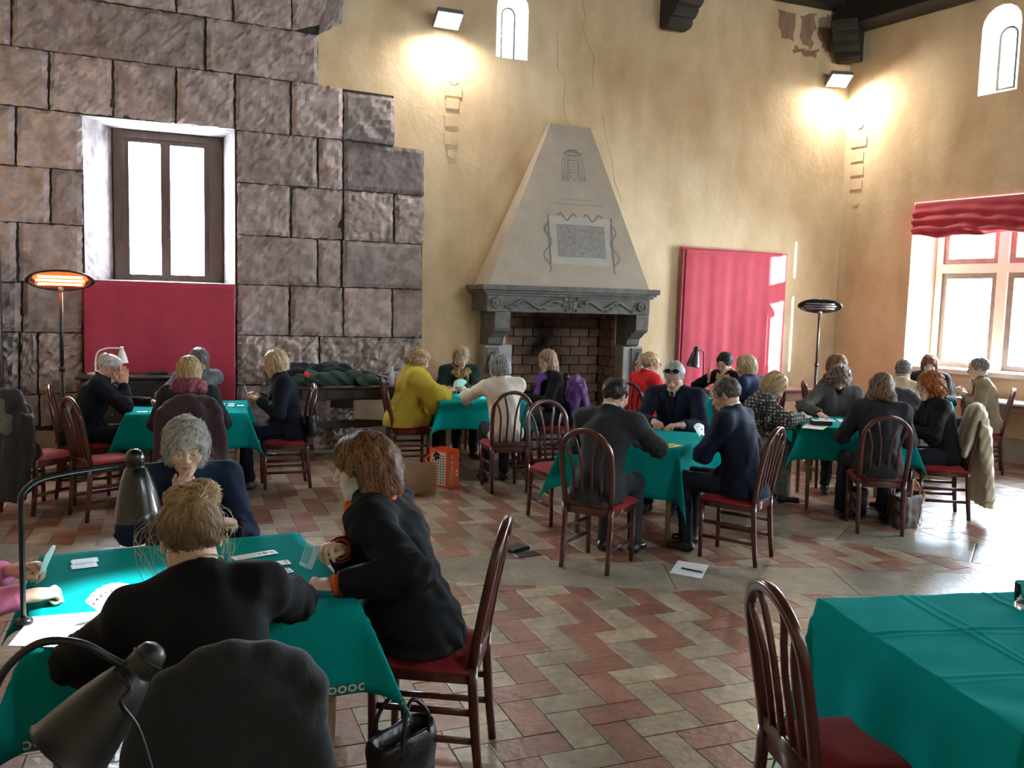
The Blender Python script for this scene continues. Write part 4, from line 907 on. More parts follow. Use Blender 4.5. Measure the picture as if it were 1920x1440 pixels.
desk_lamp('lit black desk lamp with arched stem on the left foreground table', (SX, SY, .7695), arc([(SX, SY, .78), (SX, SY, 1.0), (SX, SY, 1.15), (SX + .012, SY + .003, 1.19), (SX + .05, SY + .008, 1.22), (SX + .12, SY + .018, 1.235), (SX + .24, SY + .03, 1.25), (SX + .30, SY + .035, 1.255)]), (SX + .325, SY + .04, 1.185), (.05, -.02, -1), BLACKMETAL, 1.0, 15, base_r=.34)
LB = (-.335, 1.70, .7695)
desk_lamp('unlit black desk lamp with drooping shade nearest the viewer', LB, arc([(-.335, 1.70, .78), (-.33, 1.70, .98), (-.32, 1.70, 1.06), (-.29, 1.70, 1.13), (-.235, 1.695, 1.172), (-.17, 1.69, 1.165), (-.12, 1.69, 1.13), (-.09, 1.685, 1.11)]), (-.115, 1.68, 1.06), (-.62, -.10, -.68), BLACKSATIN, 1.0, 0, r=.0075,
          cord=arc([(-.11, 1.66, 1.115), (-.085, 1.64, 1.09), (-.10, 1.63, 1.07), (-.075, 1.635, 1.02), (-.055, 1.63, .95), (-.04, 1.62, .88), (-.01, 1.60, .80)]))
b = tl('CB', .28, .28); desk_lamp('lit black desk lamp on the table before the fireplace', b, arc([b, (b[0], b[1], 1.05), (b[0] - .02, b[1], 1.14), (b[0] - .08, b[1], 1.17)]), (b[0] - .10, b[1] - .02, 1.12), (-.05, -.1, -1), BLACKMETAL, .9, 8)
# tall lamp by the red cloth stands on the side table
b = (6.29, 9.44, .775); desk_lamp('black arched desk lamp in front of the bright red cloth', b, arc([b, (b[0], b[1], 1.1), (b[0] - .01, b[1], 1.23), (b[0] - .06, b[1] - .01, 1.27), (b[0] - .12, b[1] - .02, 1.26)]), (b[0] - .15, b[1] - .02, 1.19), (-.18, 0, -1), BLACKSATIN, 1.15, 0)
b = (-.80, 9.85, .955); desk_lamp('thin white arched lamp on the dark cabinet at the back left', b, arc([b, (b[0], b[1], 1.10), (b[0] + .03, b[1], 1.19), (b[0] + .12, b[1], 1.225), (b[0] + .22, b[1], 1.225)]), (b[0] + .25, b[1], 1.16), (.05, 0, -1), WHITEMETAL, .75, 0, r=.009)
HEATGLOW = mat('heater_element', (.3, .05, .02), .5, emit=((1.0, .16, .04), 14)); HEATOFF = mat('heater_element_off', (.25, .24, .24), .3, metal=.6)
def heater(label, x, y, ang, lit, h=1.90):
    t = thing('patio_heater', label, 'heater', (x, y, 0), math.radians(ang), 'electric standing heaters')
    m = MB(); m.lathe([(0, .03), (.06, .03), (.2, .022), (.23, .01), (.23, 0), (0, 0)], 24); m.build('base', BLACKSATIN, t, True)
    m = MB(); m.tube([(0, 0, .02), (0, 0, 1.05)], .024, 10, up=(0, 1, 0)); m.tube([(0, 0, 1.0), (0, 0, h - .1)], .018, 10, up=(0, 1, 0)); m.tube([(0, 0, 1.03), (0, 0, 1.08)], .028, 10, up=(0, 1, 0)); m.build('pole', BLACKSATIN, t, True)
    R = Matrix.Rotation(math.radians(-62), 3, 'X'); C_ = Vector((0, -.02, h))
    def el(rx, ry, d, n=36): return [R @ Vector((rx * math.cos(a), ry * math.sin(a), d)) + C_ for a in np.linspace(0, 6.2832, n + 1)[:-1]]
    m = MB(); rings = [el(.02, .008, .06), el(.20, .075, .055), el(.285, .105, .03), el(.30, .112, 0), el(.285, .105, -.012), el(.27, .095, -.008), el(.26, .088, .012)]
    m.add([p for r in rings for p in r], [(k * 36 + j, k * 36 + (j + 1) % 36, (k + 1) * 36 + (j + 1) % 36, (k + 1) * 36 + j) for k in range(6) for j in range(36)] + [tuple(range(216, 252))]); m.build('head', BLACKMETAL, t, True)
    for v in (-.038, 0, .038):
        m = MB(); w = .19 if v else .21; m.tube([R @ Vector((-w, v, -.002)) + C_, R @ Vector((w, v, -.002)) + C_], .011, 8); m.build('heating_tube', HEATGLOW if lit else HEATOFF, t, True)
    m = MB()
    for k in range(15): u = -.21 + .03 * k; hv = .088 * math.sqrt(1 - (u / .27) ** 2); m.tube([R @ Vector((u, -hv, -.018)) + C_, R @ Vector((u, hv, -.018)) + C_], .0016, 4, up=(1, 0, 0))
    g = m.build('grille', CHROME, t, True); g['kind'] = 'stuff'
    m = MB(); m.rbox((0, .01, h - .085), (.06, .05, .05), .015); m.build('neck', BLACKSATIN, t); m = MB(); m.lathe([(0, .004), (.016, .004), (.018, 0), (0, 0)], 12, (0, -.016, h - .085), Matrix.Rotation(math.pi / 2, 3, 'X')); m.build('knob', CHROME, t)
    if lit:
        d = bpy.data.lights.new('heater_glow', 'AREA'); d.shape = 'RECTANGLE'; d.size = .4; d.size_y = .1; d.energy = .6; d.color = (1, .25, .08); o = bpy.data.objects.new('heater_glow', d); COL.objects.link(o)
        o.parent = t; o.location = R @ Vector((0, 0, -.03)) + C_; o.rotation_euler = Vector(R @ Vector((0, 0, -1))).to_track_quat('-Z', 'Y').to_euler()
    return t
heater('standing heater with glowing orange elements at the far left', -1.05, 9.33, 6, True)
heater('unlit standing heater in front of the corner by the window wall', 8.38, 9.78, -40, False, 1.875)
# ================================================================ side furniture
OAKDARK = mat('dark_oak', (.035, .022, .016), .42, var=.4, vscale=5, stretch=(1, 6, 6), bump=.15, bscale=20)
OAKMID = mat('reddish_oak', (.17, .062, .033), .4, var=.3, vscale=5, stretch=(1, 6, 6))
def trestle_table(name, label, x0, x1, y0, y1, h, wood, rot=0.0, drawer=True, scroll=True):
    cx, cy = (x0 + x1) / 2, (y0 + y1) / 2; W, Dp = x1 - x0, y1 - y0
    t = thing(name, label, 'table', (cx, cy, 0), math.radians(rot))
    m = MB(); m.rbox((0, 0, h - .018), (W, Dp, .036), .008); m.build('top', wood, t)
    m = MB(); m.rbox((0, 0, h - .10), (W - .12, Dp - .08, .13), .006); ap = m.build('apron', wood, t)
    if drawer:
        m = MB(); m.rbox((0, -(Dp - .08) / 2 - .008, h - .10), (W * .5, .02, .10), .006); dr = m.build('drawer', wood, t)
        m = MB(); m.lathe([(0, .026), (.010, .024), (.012, .016), (.006, .010), (.008, 0)], 10, (0, -(Dp - .08) / 2 - .018, h - .10), Matrix.Rotation(math.pi / 2, 3, 'X')); m.build('knob', CHROME, dr, True)
    for sx in (-1, 1):
        m = MB(); X = sx * (W / 2 - .17)
        P = [(.13, h - .165), (.14, h - .22), (.09, h - .28), (.07, h - .36), (.11, h - .43), (.10, h - .50), (.06, h - .55), (.07, .14), (.17, .10), (.19, .05), (.19, 0), (-.19, 0), (-.19, .05), (-.17, .10), (-.07, .14), (-.06, h - .55), (-.10, h - .50), (-.11, h - .43), (-.07, h - .36), (-.09, h - .28), (-.14, h - .22), (-.13, h - .165)]
        m.prism([(a * Dp / .42, b) for a, b in P], X - .03, X + .03, lambda u, v, d: (d, u, v)); m.build('trestle', wood, t)
    m = MB(); n = 24; top, bot = [], []
    for k in range(n + 1):
        u = -1 + 2 * k / n; e = .055 * (1 - .55 * abs(u) ** 1.3) * (1 - .35 * math.exp(-(u / .03) ** 2)); top.append((u * (W / 2 - .19), .36 + e)); bot.append((u * (W / 2 - .19), .36 - e))
    m.prism(bot + top[::-1], -.012, .012, lambda u, v, d: (u, d, v)); m.build('stretcher', wood, t)
    return t
trestle_table('console_table', 'dark carved console table heaped with coats by the stone wall', 1.22, 2.52, 9.72, 10.14, .82, OAKDARK)
trestle_table('side_table', 'reddish wooden side table below the bright red cloth', 6.25, 8.08, 9.22, 9.64, .775, OAKMID, 0, False)
t = thing('cabinet', 'low dark wooden cabinet with drawers under the red hanging', 'cabinet', (-.33, 9.86, 0))
m = MB(); m.rbox((0, 0, .46), (1.20, .44, .90), .008); m.build('body', OAKDARK, t)
m = MB(); m.rbox((0, -.01, .935), (1.28, .50, .035), .008); m.build('top', OAKDARK, t)
for sx in (-.3, .3):
    for z in (.78, .56, .32):
        m = MB(); m.rbox((sx, -.225, z), (.55, .02, .18), .008); dr = m.build('drawer', OAKDARK, t); m = MB(); m.lathe([(0, .02), (.012, .018), (.006, 0)], 8, (sx, -.235, z), Matrix.Rotation(math.pi / 2, 3, 'X')); m.build('knob', CHROME, dr, True)
t = thing('desk', 'pale-topped desk against the window wall at the right edge', 'table', rwp(3.0, -.33, 0), math.radians(-78.5))
PALETOP = mat('pale_table_top', (.62, .60, .58), .35, var=.05)
m = MB(); m.rbox((0, 0, .765), (1.5, .50, .03), .008); m.build('top', PALETOP, t)
m = MB(); m.rbox((0, 0, .70), (1.36, .40, .10), .006); m.build('apron', OAKMID, t)
for sx in (-.64, .64):
    for sy in (-.18, .18): m = MB(); m.sweep([(sx, sy, 0), (sx, sy, .70)], rrect(.05, .05, .01), up=(0, 1, 0), scale=[.7, 1]); m.build('leg', OAKMID, t, True)
t = thing('door_post', 'dark brown wooden door post at the far left edge', 'door post', (-1.98, 10.17, 0)); m = MB(); m.rbox((0, 0, 1.1), (.56, .2, 2.2), .01); m.build('panel', OAKDARK, t); m = MB(); m.rbox((.27, -.06, 1.1), (.06, .12, 2.2), .008); m.build('jamb', OAKDARK, t)
# ================================================================ andiron, wires
IRON = mat('wrought_iron', (.03, .027, .025), .45, metal=.7, var=.2)
t = thing('andiron', 'tall wrought iron fire-dog with ball finial in the hearth', 'andiron', (4.55, 9.86, 0))
m = MB(); m.tube([(0, 0, .05), (0, 0, .80)], .018, 8, up=(0, 1, 0), scale=[1.3, .8]); m.build('post', IRON, t, True)
m = MB(); m.lathe([(0, .95), (.02, .945), (.04, .925), (.05, .895), (.04, .86), (.02, .84), (.03, .825), (.03, .815), (.016, .80)], 14); m.build('finial', IRON, t, True)
m = MB(); m.tube(arc([(-.16, -.02, 0), (-.12, -.02, .05), (-.04, 0, .08), (0, 0, .12), (.04, 0, .08), (.12, -.02, .05), (.16, -.02, 0)]), .014, 6); m.build('foot', IRON, t, True)
m = MB(); m.tube([(0, .02, .20), (0, .50, .16)], .016, 6); m.build('bar', IRON, t, True); m = MB(); m.tube([(0, 0, .22), (-.38, .06, .30)], .012, 6); m.build('side_bar', IRON, t, True)
# ================================================================ coats and bags
def coat_mat(name, c, var=.2, bump=.3, bs=40, sheen=.1, rough=.85): return mat(name, c, rough, var=var, vscale=9, bump=bump, bscale=bs, sheen=sheen)
def coat_on_chair(name, label, cat, key, material, hem=.30, front=.55, width=.22, thick=.035, seed=1, bumpy=.006, sleeve=None, wl=.11, h=.011, shoulder=1.0):
    x, y, ang = CHAIRS[key]; s = SDF((-width - .15, -.50, hem - .1), (width + .15, .06, 1.08), h)
    for sx in np.linspace(-1, 1, 11):
        zt = .985 - .16 * abs(sx) ** 2.4 * shoulder; xx = sx * (width - .03)
        s.cone((xx * .92, yb(.9) - .035, zt - .04), (xx * 1.05, -.375, hem + .015 * math.sin(5 * sx + seed)), .035, thick, .03)
        s.cone((xx * .92, yb(.9) + .03, zt - .04), (xx, -.16, front), .03, .022, .03)
    for k in range(8):
        a0, a1 = math.pi * k / 8, math.pi * (k + 1) / 8
        f = lambda a: ((width - .05) * math.cos(a), yb(.95), .83 + .155 * math.sin(a)); s.cone(f(a0), f(a1), .04, .04, .03)
    if sleeve:
        for sx in sleeve: s.cone((sx * (width + .0), -.30, .80), (sx * (width + .045), -.36, hem + .10), .055, .045, .03)
    s.plane((0, 0, hem), (0, 0, -1)); s.fold(bumpy, wl, seed, .35)
    o = sdf_obj(name, s, material); o.location = (x, y, 0); o.rotation_euler = (0, 0, D(ang)); props(o, label, cat); return o
coat_on_chair('coat', 'black coat draped over the chair back in the left foreground', 'coat', 'P1', coat_mat('black_coat', (.006, .007, .009), .3, .2), .22, .55, .235, .045, 3, .007, wl=.16, h=.0115)
coat_on_chair('coat', 'dark burgundy coat draped over the chair behind the blonde bob', 'coat', 'P7', coat_mat('burgundy_coat', (.030, .008, .014)), .22, .6, .27, .05, 5, .008, wl=.15)
coat_on_chair('puffer_jacket', 'shiny purple quilted jacket hung on a chair by the fireplace', 'jacket', 'P12', mat('purple_puffer', (.13, .05, .24), .4, var=.2, vscale=8, bump=.2), .38, .6, .24, .06, 7, .007, wl=.10)
coat_on_chair('coat', 'charcoal coat over the chair back of the man in the beige jumper', 'coat', 'P24', coat_mat('charcoal_coat', (.035, .033, .042)), .35, .6, .23, .04, 9, .006)
o = coat_on_chair('quilted_jacket', 'cream quilted jacket hung over the chair back on the right', 'jacket', 'P22', mat('cream_quilt', (.60, .53, .40), .75, var=.08, vscale=6, bump=.2, bscale=60), .13, .58, .20, .045, 11, .007, sleeve=(-1,), wl=.07)
PIPING = mat('dark_piping', (.05, .03, .025), .7)
for z0, z1, xa, xb in ((.60, .60, -.02, .12), (.17, .14, -.10, .10)): m = MB(); m.tube([(xa, -.425, z0), (xb, -.428, z1)], .012, 6); m.build('piping', PIPING, o, True)
coat_on_chair('jacket', 'black jackets and straps heaped on the chair at the far left', 'jacket', 'B', coat_mat('black_jacket', (.010, .010, .012)), .16, .5, .20, .07, 13, .012, sleeve=(-1, 1))
# grey lining flap and bag on that chair
x, y, a = CHAIRS['B']
s = SDF((-.10, -.46, .66), (.20, -.10, 1.04), .01); s.cone((0, -.31, .98), (.10, -.38, .72), .035, .05, .02); s.cone((.02, -.25, .97), (.14, -.30, .74), .03, .05, .02); s.fold(.008, .08, 3)
o = sdf_obj('scarf', s, coat_mat('grey_lining', (.09, .09, .095))); o.location = (x, y, 0); o.rotation_euler = (0, 0, D(a)); props(o, 'grey scarf lying over the black jackets at the far left', 'scarf')
BLACKBAG = mat('black_leather', (.010, .010, .012), .38, var=.2, vscale=20, bump=.2, bscale=60)
def bag(name, label, cat, loc, rz, w, d, h, material, handle=True, flare=1.12, seed=0, hmat=None):
    t = thing(name, label, cat, loc, math.radians(rz)); s = SDF((-w / 2 * flare - .06, -d / 2 * flare - .06, -.03), (w / 2 * flare + .06, d / 2 * flare + .06, h + .05), .008)
    for k in range(6):
        z0, z1 = h * k / 6, h * (k + 1) / 6; f = 1 + (flare - 1) * k / 5; r = d / 2 * f * .8
        s.cone((-w / 2 * f + r, 0, z0 + .02), (w / 2 * f - r, 0, z0 + .02), r, r, .03, flat=None)
    s.plane((0, 0, 0), (0, 0, -1)); s.plane((0, 0, h), (0, 0, 1)); s.fold(.005, .12, seed)
    for k in range(1): s.cone((-w / 2 * flare + d * .45, 0, h + .01), (w / 2 * flare - d * .45, 0, h + .01), d * .33, d * .33, .01, 'sub')
    sdf_obj('body', s, material, t)
    if handle:
        for sy in (-1, 1):
            m = MB(); m.tube(arc([(-w * .25, sy * d * .42, h * .72), (-w * .22, sy * d * .46, h + .06), (0, sy * d * .30, h + .13), (w * .22, sy * d * .46, h + .06), (w * .25, sy * d * .42, h * .72)]), .008, 6); m.build('handle', hmat or material, t, True)
    return t
TAN = mat('tan_leather', (.38, .19, .09), .5)
hb = bag('handbag', 'brown tote bag with tan trim standing by the right-hand chair', 'bag', (5.76, 5.52, 0), 20, .30, .16, .28, mat('brown_canvas', (.055, .038, .032), .55, var=.25, vscale=30), True, 1.25, 2, TAN)
m = MB(); m.rbox((.155, -.08, .24), (.035, .012, .09), .004); m.build('trim', TAN, hb); m = MB(); m.lathe([(0, .008), (.01, .006), (.012, 0)], 10, (.07, -.11, .22), Matrix.Rotation(math.pi / 2, 3, 'X')); m.build('stud', CHROME, hb, True)
m = MB(); m.tube(arc([(-.10, -.10, .22), (-.05, -.13, .10), (-.02, -.14, .03), (.02, -.13, .08), (.06, -.11, .18)]), .003, 5); m.build('strap', TAN, hb, True)
bag('handbag', 'black bag on the floor behind the brown tote bag', 'bag', (5.62, 5.98, 0), 10, .30, .18, .24, BLACKBAG, False, 1.0, 4)
bag('handbag', 'small black handbag on the desk under the cross window', 'bag', (*rwp(2.42, -.33, 0)[:2], .782), 60, .20, .12, .15, BLACKBAG, True, .9, 6)
bag('handbag', 'black handbag hanging on the chair of the woman in red glasses', 'bag', (1.165, 8.24, .50), 90, .20, .09, .20, BLACKBAG, True, .95, 8)
bag('handbag', 'black leather bag under the chair in the left foreground', 'bag', (.76, 2.98, 0), 35, .30, .14, .22, BLACKBAG, True, 1.05, 12)
KRAFT = mat('kraft_paper', (.36, .22, .125), .75, var=.08, vscale=5)
def paper_bag(label, c, rz, w, d, h, m_front, name='paper_bag'):
    t = thing(name, label, 'bag', c, math.radians(rz)); q = MB(); w2, d2 = w / 2, d / 2
    V = [(-w2, -d2, 0), (w2, -d2, 0), (w2, d2, 0), (-w2, d2, 0), (-w2, -d2, h), (w2, -d2, h), (w2, d2, h), (-w2, d2, h), (w2 * .93, 0, h), (w2, 0, 0), (-w2 * .93, 0, h), (-w2, 0, 0)]
    q.add(V, [(0, 1, 2, 3), (0, 1, 5, 4), (2, 3, 7, 6), (1, 9, 8, 5), (9, 2, 6, 8), (3, 11, 10, 7), (11, 0, 4, 10)]); o = q.build('body', m_front, t); sm = o.modifiers.new('thick', 'SOLIDIFY'); sm.thickness = .002
    return t
pb = paper_bag('plain brown paper bag on the floor beside the orange shopping bag', (2.10, 7.80, 0), -6, .33, .14, .27, KRAFT)
for sy in (-1, 1): m = MB(); m.tube(arc([(-.07, sy * .07, .26), (-.03, sy * .075, .20), (.03, sy * .075, .20), (.07, sy * .07, .26)]), .004, 5); m.build('handle', KRAFT, pb, True)
ORANGE = mat('orange_plastic', (.78, .10, .02), .35, coat=.2); CREAM = mat('cream_print', (.72, .66, .56), .5); DARKPRINT = mat('dark_print', (.03, .015, .025), .5)
ob = paper_bag('orange shopping bag with white print and dark flower on the floor', (2.42, 8.02, 0), 30, .17, .24, .37, ORANGE, 'shopping_bag')
def text_mesh(s_, size, ext=.0006):
    cu = bpy.data.curves.new('txt', 'FONT'); cu.body = s_; cu.size = size; cu.extrude = ext; cu.align_x = 'CENTER'; cu.align_y = 'CENTER'
    o = bpy.data.objects.new('txt', cu); COL.objects.link(o); dg = bpy.context.evaluated_depsgraph_get(); me = bpy.data.meshes.new_from_object(o.evaluated_get(dg)); bpy.data.objects.remove(o); return me
me = text_mesh('odstore.it', .075); o = link('lettering', me, CREAM, ob, (-.025, -.1225, .18), (math.pi / 2, -math.pi / 2, 0)); 
m = MB(); m.box((-.0865, 0, .185), (.001, .20, .32)); m.build('print_panel', CREAM, ob)
for j in range(11):
    for i in range(5):
        if j > 8 and i > 1: continue
        m = MB(); m.box((-.0875, -.07 + i * .034, .05 + j * .026), (.001, .016, .013)); m.build('print_dot', DARKPRINT, ob)
for k in range(5):
    a = 1.257 * k; m = MB(); m.prism([(.02 + .026 * math.cos(a) + .022 * math.cos(b_), .305 + .026 * math.sin(a) + .018 * math.sin(b_)) for b_ in np.linspace(0, 6.28, 9)[:-1]], -.0895, -.0875, lambda u, v, d: (d, u, v)); m.build('petal_print', DARKPRINT, ob)
for z in (.12, .16): m = MB(); m.box((.05, -.1215, z), (.022, .001, .022)); m.build('print_square', CREAM, ob)
m = MB(); m.tube(arc([(-.09, .05, .36), (-.10, .10, .31), (-.10, .15, .26), (-.09, .12, .20)]), .008, 6); m.build('handle', ORANGE, ob, True)
# heap of coats on the console
def heap(name, label, cat, prims, lo, hi, material, seed, amp=.022, wl=.11, h=.011):
    s = SDF(lo, hi, h)
    for p in prims: s.cone(*p, .05)
    s.fold(amp, wl, seed, .6); s.plane((0, 0, .822), (0, 0, -1)) if lo[2] > .8 else None
    return props(sdf_obj(name, s, material), label, cat)
heap('coat', 'dark green waxed jacket in the heap on the console table', 'coat', [((1.15, 9.85, .86), (2.1, 9.82, .88), .07, .06), ((1.35, 9.80, .92), (2.0, 9.80, .90), .07, .05), ((1.2, 9.80, .84), (1.02, 9.78, .74), .06, .05)], (.9, 9.6, .66), (2.3, 10.1, 1.1), coat_mat('waxed_green', (.025, .055, .042), .3), 3)
heap('coat', 'navy coat lying on top of the heap on the console table', 'coat', [((1.18, 9.95, .98), (1.75, 9.95, 1.0), .08, .06), ((1.6, 9.93, .98), (2.25, 9.9, .86), .07, .05), ((1.12, 9.95, .92), (1.0, 9.9, .72), .07, .06)], (.85, 9.7, .6), (2.5, 10.2, 1.15), coat_mat('navy_coat', (.012, .016, .026), .3), 5)
heap('scarf', 'black and white scarf at the right of the coat heap', 'scarf', [((1.86, 9.86, .93), (2.12, 9.84, .87), .045, .035), ((1.92, 9.92, .95), (2.14, 9.90, .88), .04, .03)], (1.7, 9.7, .8), (2.3, 10.05, 1.05), mat('bw_scarf', (.03, .03, .03), .85, vscale=14, col2=(.75, .73, .7), bump=.3), 7, .008, .08)
heap('coat', 'lilac coat at the right end of the console table', 'coat', [((2.15, 9.92, .86), (2.48, 9.92, .93), .05, .06), ((2.2, 9.86, .85), (2.45, 9.86, .88), .04, .05)], (2.0, 9.7, .8), (2.65, 10.1, 1.1), coat_mat('lilac_coat', (.22, .20, .30)), 9)
t = thing('red_tag', 'small red tag lying on the green jacket of the coat heap', 'tag', (1.32, 9.70, .955)); m = MB(); m.rbox((0, 0, 0), (.07, .02, .05), .01, R=Matrix.Rotation(.5, 3, 'Y')); m.build('patch', mat('tag_red', (.75, .03, .05), .6), t)
b_ = thing('water_bottle', 'clear plastic bottle at the end of the console table', 'bottle', (2.30, 9.78, .82)); m = MB(); m.lathe([(0, 0), (.03, .002), (.032, .02), (.032, .14), (.014, .18), (.014, .20), (0, .20)], 14); m.build('body', mat('clear_plastic', (.8, .82, .85), .1, spec=.6), b_, True); m = MB(); m.lathe([(.0155, .195), (.0155, .215), (0, .215)], 12); m.build('cap', WHITEMETAL, b_, True)
# ================================================================ small things
WHITEPAPER = mat('white_paper', (.80, .80, .78), .7); CARDBACK = mat('card_back', (.42, .58, .72), .5); CARDFACE = mat('card_face', (.84, .84, .83), .4); PIPB = mat('pip_black', (.02, .02, .025), .5); PIPR = mat('pip_red', (.6, .03, .05), .5)
CARDM = MB(); CARDM.prism([(x, y) for x, y in rrect(.059, .089, .005, 3)], 0, .0006, lambda u, v, d: (u, v, d)); CARDM = CARDM.mesh('playing_card')
def spade(mb, x, y, s, red):
    P = [(0, .6), (.25, .3), (.5, 0), (.45, -.25), (.2, -.3), (.08, -.15), (.15, -.55), (-.15, -.55), (-.08, -.15), (-.2, -.3), (-.45, -.25), (-.5, 0), (-.25, .3)] if not red else [(0, -.6), (.5, .1), (.42, .42), (.15, .45), (0, .25), (-.15, .45), (-.42, .42), (-.5, .1)]
    mb.prism([(x + a * s, y + b * s) for a, b in P], .0006, .0009, lambda u, v, d: (u, v, d))
def card(label, loc, rz, tilt=None, pip=None, text=None, back=False, group=None, M=None):
    me = CARDM.copy(); me.materials.clear(); me.materials.append(CARDBACK if back else CARDFACE); o = bpy.data.objects.new('playing_card', me); COL.objects.link(o)
    if M is not None: o.matrix_world = M
    else: o.location = loc; o.rotation_euler = (tilt or 0, 0, math.radians(rz))
    props(o, label, 'card', group)
    if back: q = MB(); q.prism(rect(-.023, .023, -.037, .037), .0006, .0008, lambda u, v, d: (u, v, d)); q.build('back_print', CARDFACE, o); q = MB(); q.prism(rect(-.020, .020, -.034, .034), .0008, .0010, lambda u, v, d: (u, v, d)); q.build('back_pattern', CARDBACK, o)
    if pip is not None:
        for (x, y, s, red) in pip: q = MB(); spade(q, x, y, s, red); q.build('pip', PIPR if red else PIPB, o)
    if text: me2 = text_mesh(text[0], .016, .0002); link('index', me2, PIPR if text[1] else PIPB, o, (-.022, .034, .0008))
    return o
# dummy tricks on the left foreground table
g = 'cards on the left foreground table'
p = onz(485, 1040, .770)
for k in range(4):
    u = -.045 + .022 * k
    card(['leftmost card of the overlapping row on the left foreground table', 'second card of the overlapping row on the left foreground table', 'third card of the overlapping row on the left foreground table', 'court card ending the overlapping row on the left foreground table'][k], (p[0] + u * 1.3, p[1] + u * .35, .7697 + .0007 * k), 106 - 90 + 90, pip=[(-.012, -.03, .012, k % 2), (.012, -.03, .012, k % 2)] if k < 3 else [(.0, .0, .03, 1), (0, .025, .016, 0), (0, -.025, .016, 0)], group=g)
for px, py, k in ((522, 1056, 0), (526, 1072, 1)):
    p = onz(px, py, .770); card(['card with two black spots by the dark sleeve', 'card half hidden under the dark sleeve'][k], (p[0], p[1], .7697 + .0007 * k), 98 + 5 * k, pip=[(-.012, -.03, .013, 0), (.012, -.03, .013, 0)], group=g)
for k, (px, py) in enumerate(((160, 1051), (158, 1061), (158, 1053))):
    p = onz(px, py, .770); card(['pale blue card back lowest of the pile beside the clenched hand', 'pale blue card back slipping out of the pile beside the clenched hand', 'pale blue card back on top of the pile beside the clenched hand'][k], (p[0], p[1], .7697 + .0008 * k), 98 + 3 * k, back=True, group=g)
def paper(name, label, corners, z, material=WHITEPAPER, cat='paper', lines=True):
    c = [onz(px, py, z)[:2] for px, py in corners]; o = MB(); o.prism([tuple(q) for q in c], z, z + .0012, lambda u, v, d: (u, v, d)); t = props(o.build(name, material), label, cat)
    if lines:
        c = [np.array(q) for q in c]; ink = mat('faint_ink', (.42, .44, .48), .8)
        for k in range(4):
            f = .2 + .17 * k; a, b = c[0] + (c[3] - c[0]) * f, c[1] + (c[2] - c[1]) * f; n = (c[3] - c[0]) / np.linalg.norm(c[3] - c[0]) * .0012; a2, b2 = a + (b - a) * .2, a + (b - a) * (.8 - .1 * (k % 2))
            q = MB(); q.add([(*(a2 - n), z + .0016), (*(b2 - n), z + .0016), (*(b2 + n), z + .0016), (*(a2 + n), z + .0016)], [(0, 1, 2, 3)]); q.build('ruled_line', ink, t)
    return t
paper('score_sheet', 'large white score sheet under the lit desk lamp', [(15, 1211), (182, 1216), (196, 1146), (60, 1157)], .770)
paper('score_sheet', 'white sheet of paper with a pen on the floor by the middle table', [(1256, 1074), (1316, 1085), (1329, 1060), (1271, 1051)], .001)
t = thing('pen', 'dark pen lying on the sheet of paper on the floor', 'pen', onz(1278, 1065, .006)); a, b = onz(1278, 1064, .006), onz(1315, 1072, .006); m = MB(); m.tube([Vector((0, 0, 0)), Vector(b - a)], .006, 6); m.build('barrel', BLACKSATIN, t, True); m = MB(); m.tube([Vector(b - a), Vector((b - a) * 1.06)], .004, 6); m.build('cap', BLACKMETAL, t, True)
def small_box(name, label, c, rz, d, material, cat, lid=None):
    t = thing(name, label, cat, c, math.radians(rz)); m = MB(); m.rbox((0, 0, d[2] / 2), d, .003); m.build('body', material, t)
    if lid: m = MB(); m.rbox((0, 0, d[2] + lid[1] / 2), (d[0] * .94, d[1] * .94, lid[1]), .002); m.build('cover', lid[0], t)
    return t
p = onz(968, 1031); small_box('wallet', 'open black case lying on the floor in the middle', (p[0], p[1], 0), 25, (.17, .12, .022), BLACKBAG, 'case', (BLACKSATIN, .004))
p = onz(988, 1040); small_box('wallet', 'flat black folder sticking out under the black case', (p[0], p[1], 0), 5, (.19, .11, .006), BLACKSATIN, 'case')
p = tl('RT1', -.27, -.30); small_box('bidding_box', 'black box on a paper at the patterned cardigan table', (p[0], p[1], p[2] + .004), -25, (.17, .11, .035), BLACKSATIN, 'box', (mat('box_label', (.55, .58, .62), .5), .004))
paper('score_sheet', 'white sheet under the black box on the right-hand table', [(1503, 802), (1543, 806), (1557, 796), (1512, 795)], .770, lines=False)
p = tl('CT', -.36, -.38); t = thing('table_card', 'yellow guide card on the corner of the middle table', 'card', (p[0] + .0, p[1] + .02, .7695), math.radians(20)); m = MB(); m.box((0, 0, .001), (.16, .11, .0015)); m.build('card', mat('yellow_card', (.78, .58, .08), .6), t); m = MB(); m.prism([(-.05, 0), (0, .025), (0, .008), (.05, .008), (.05, -.008), (0, -.008), (0, -.025)], .0018, .0024, lambda u, v, d: (u, v, d)); m.build('arrow_print', PIPB, t)
glassm = mat('drinking_glass', (1, 1, 1), .02, spec=.5); gb = glassm.node_tree.nodes['Principled BSDF']; gb.inputs['Transmission Weight'].default_value = 1; gb.inputs['IOR'].default_value = 1.45
t = thing('tumbler', 'clear glass tumbler on the right foreground table', 'glass', (2.80, 2.12, .7695)); m = MB(); m.lathe([(0, 0), (.033, 0), (.036, .004), (.038, .09), (.0375, .092), (.0355, .09), (.033, .022), (0, .018)], 28); m.build('body', glassm, t, True)
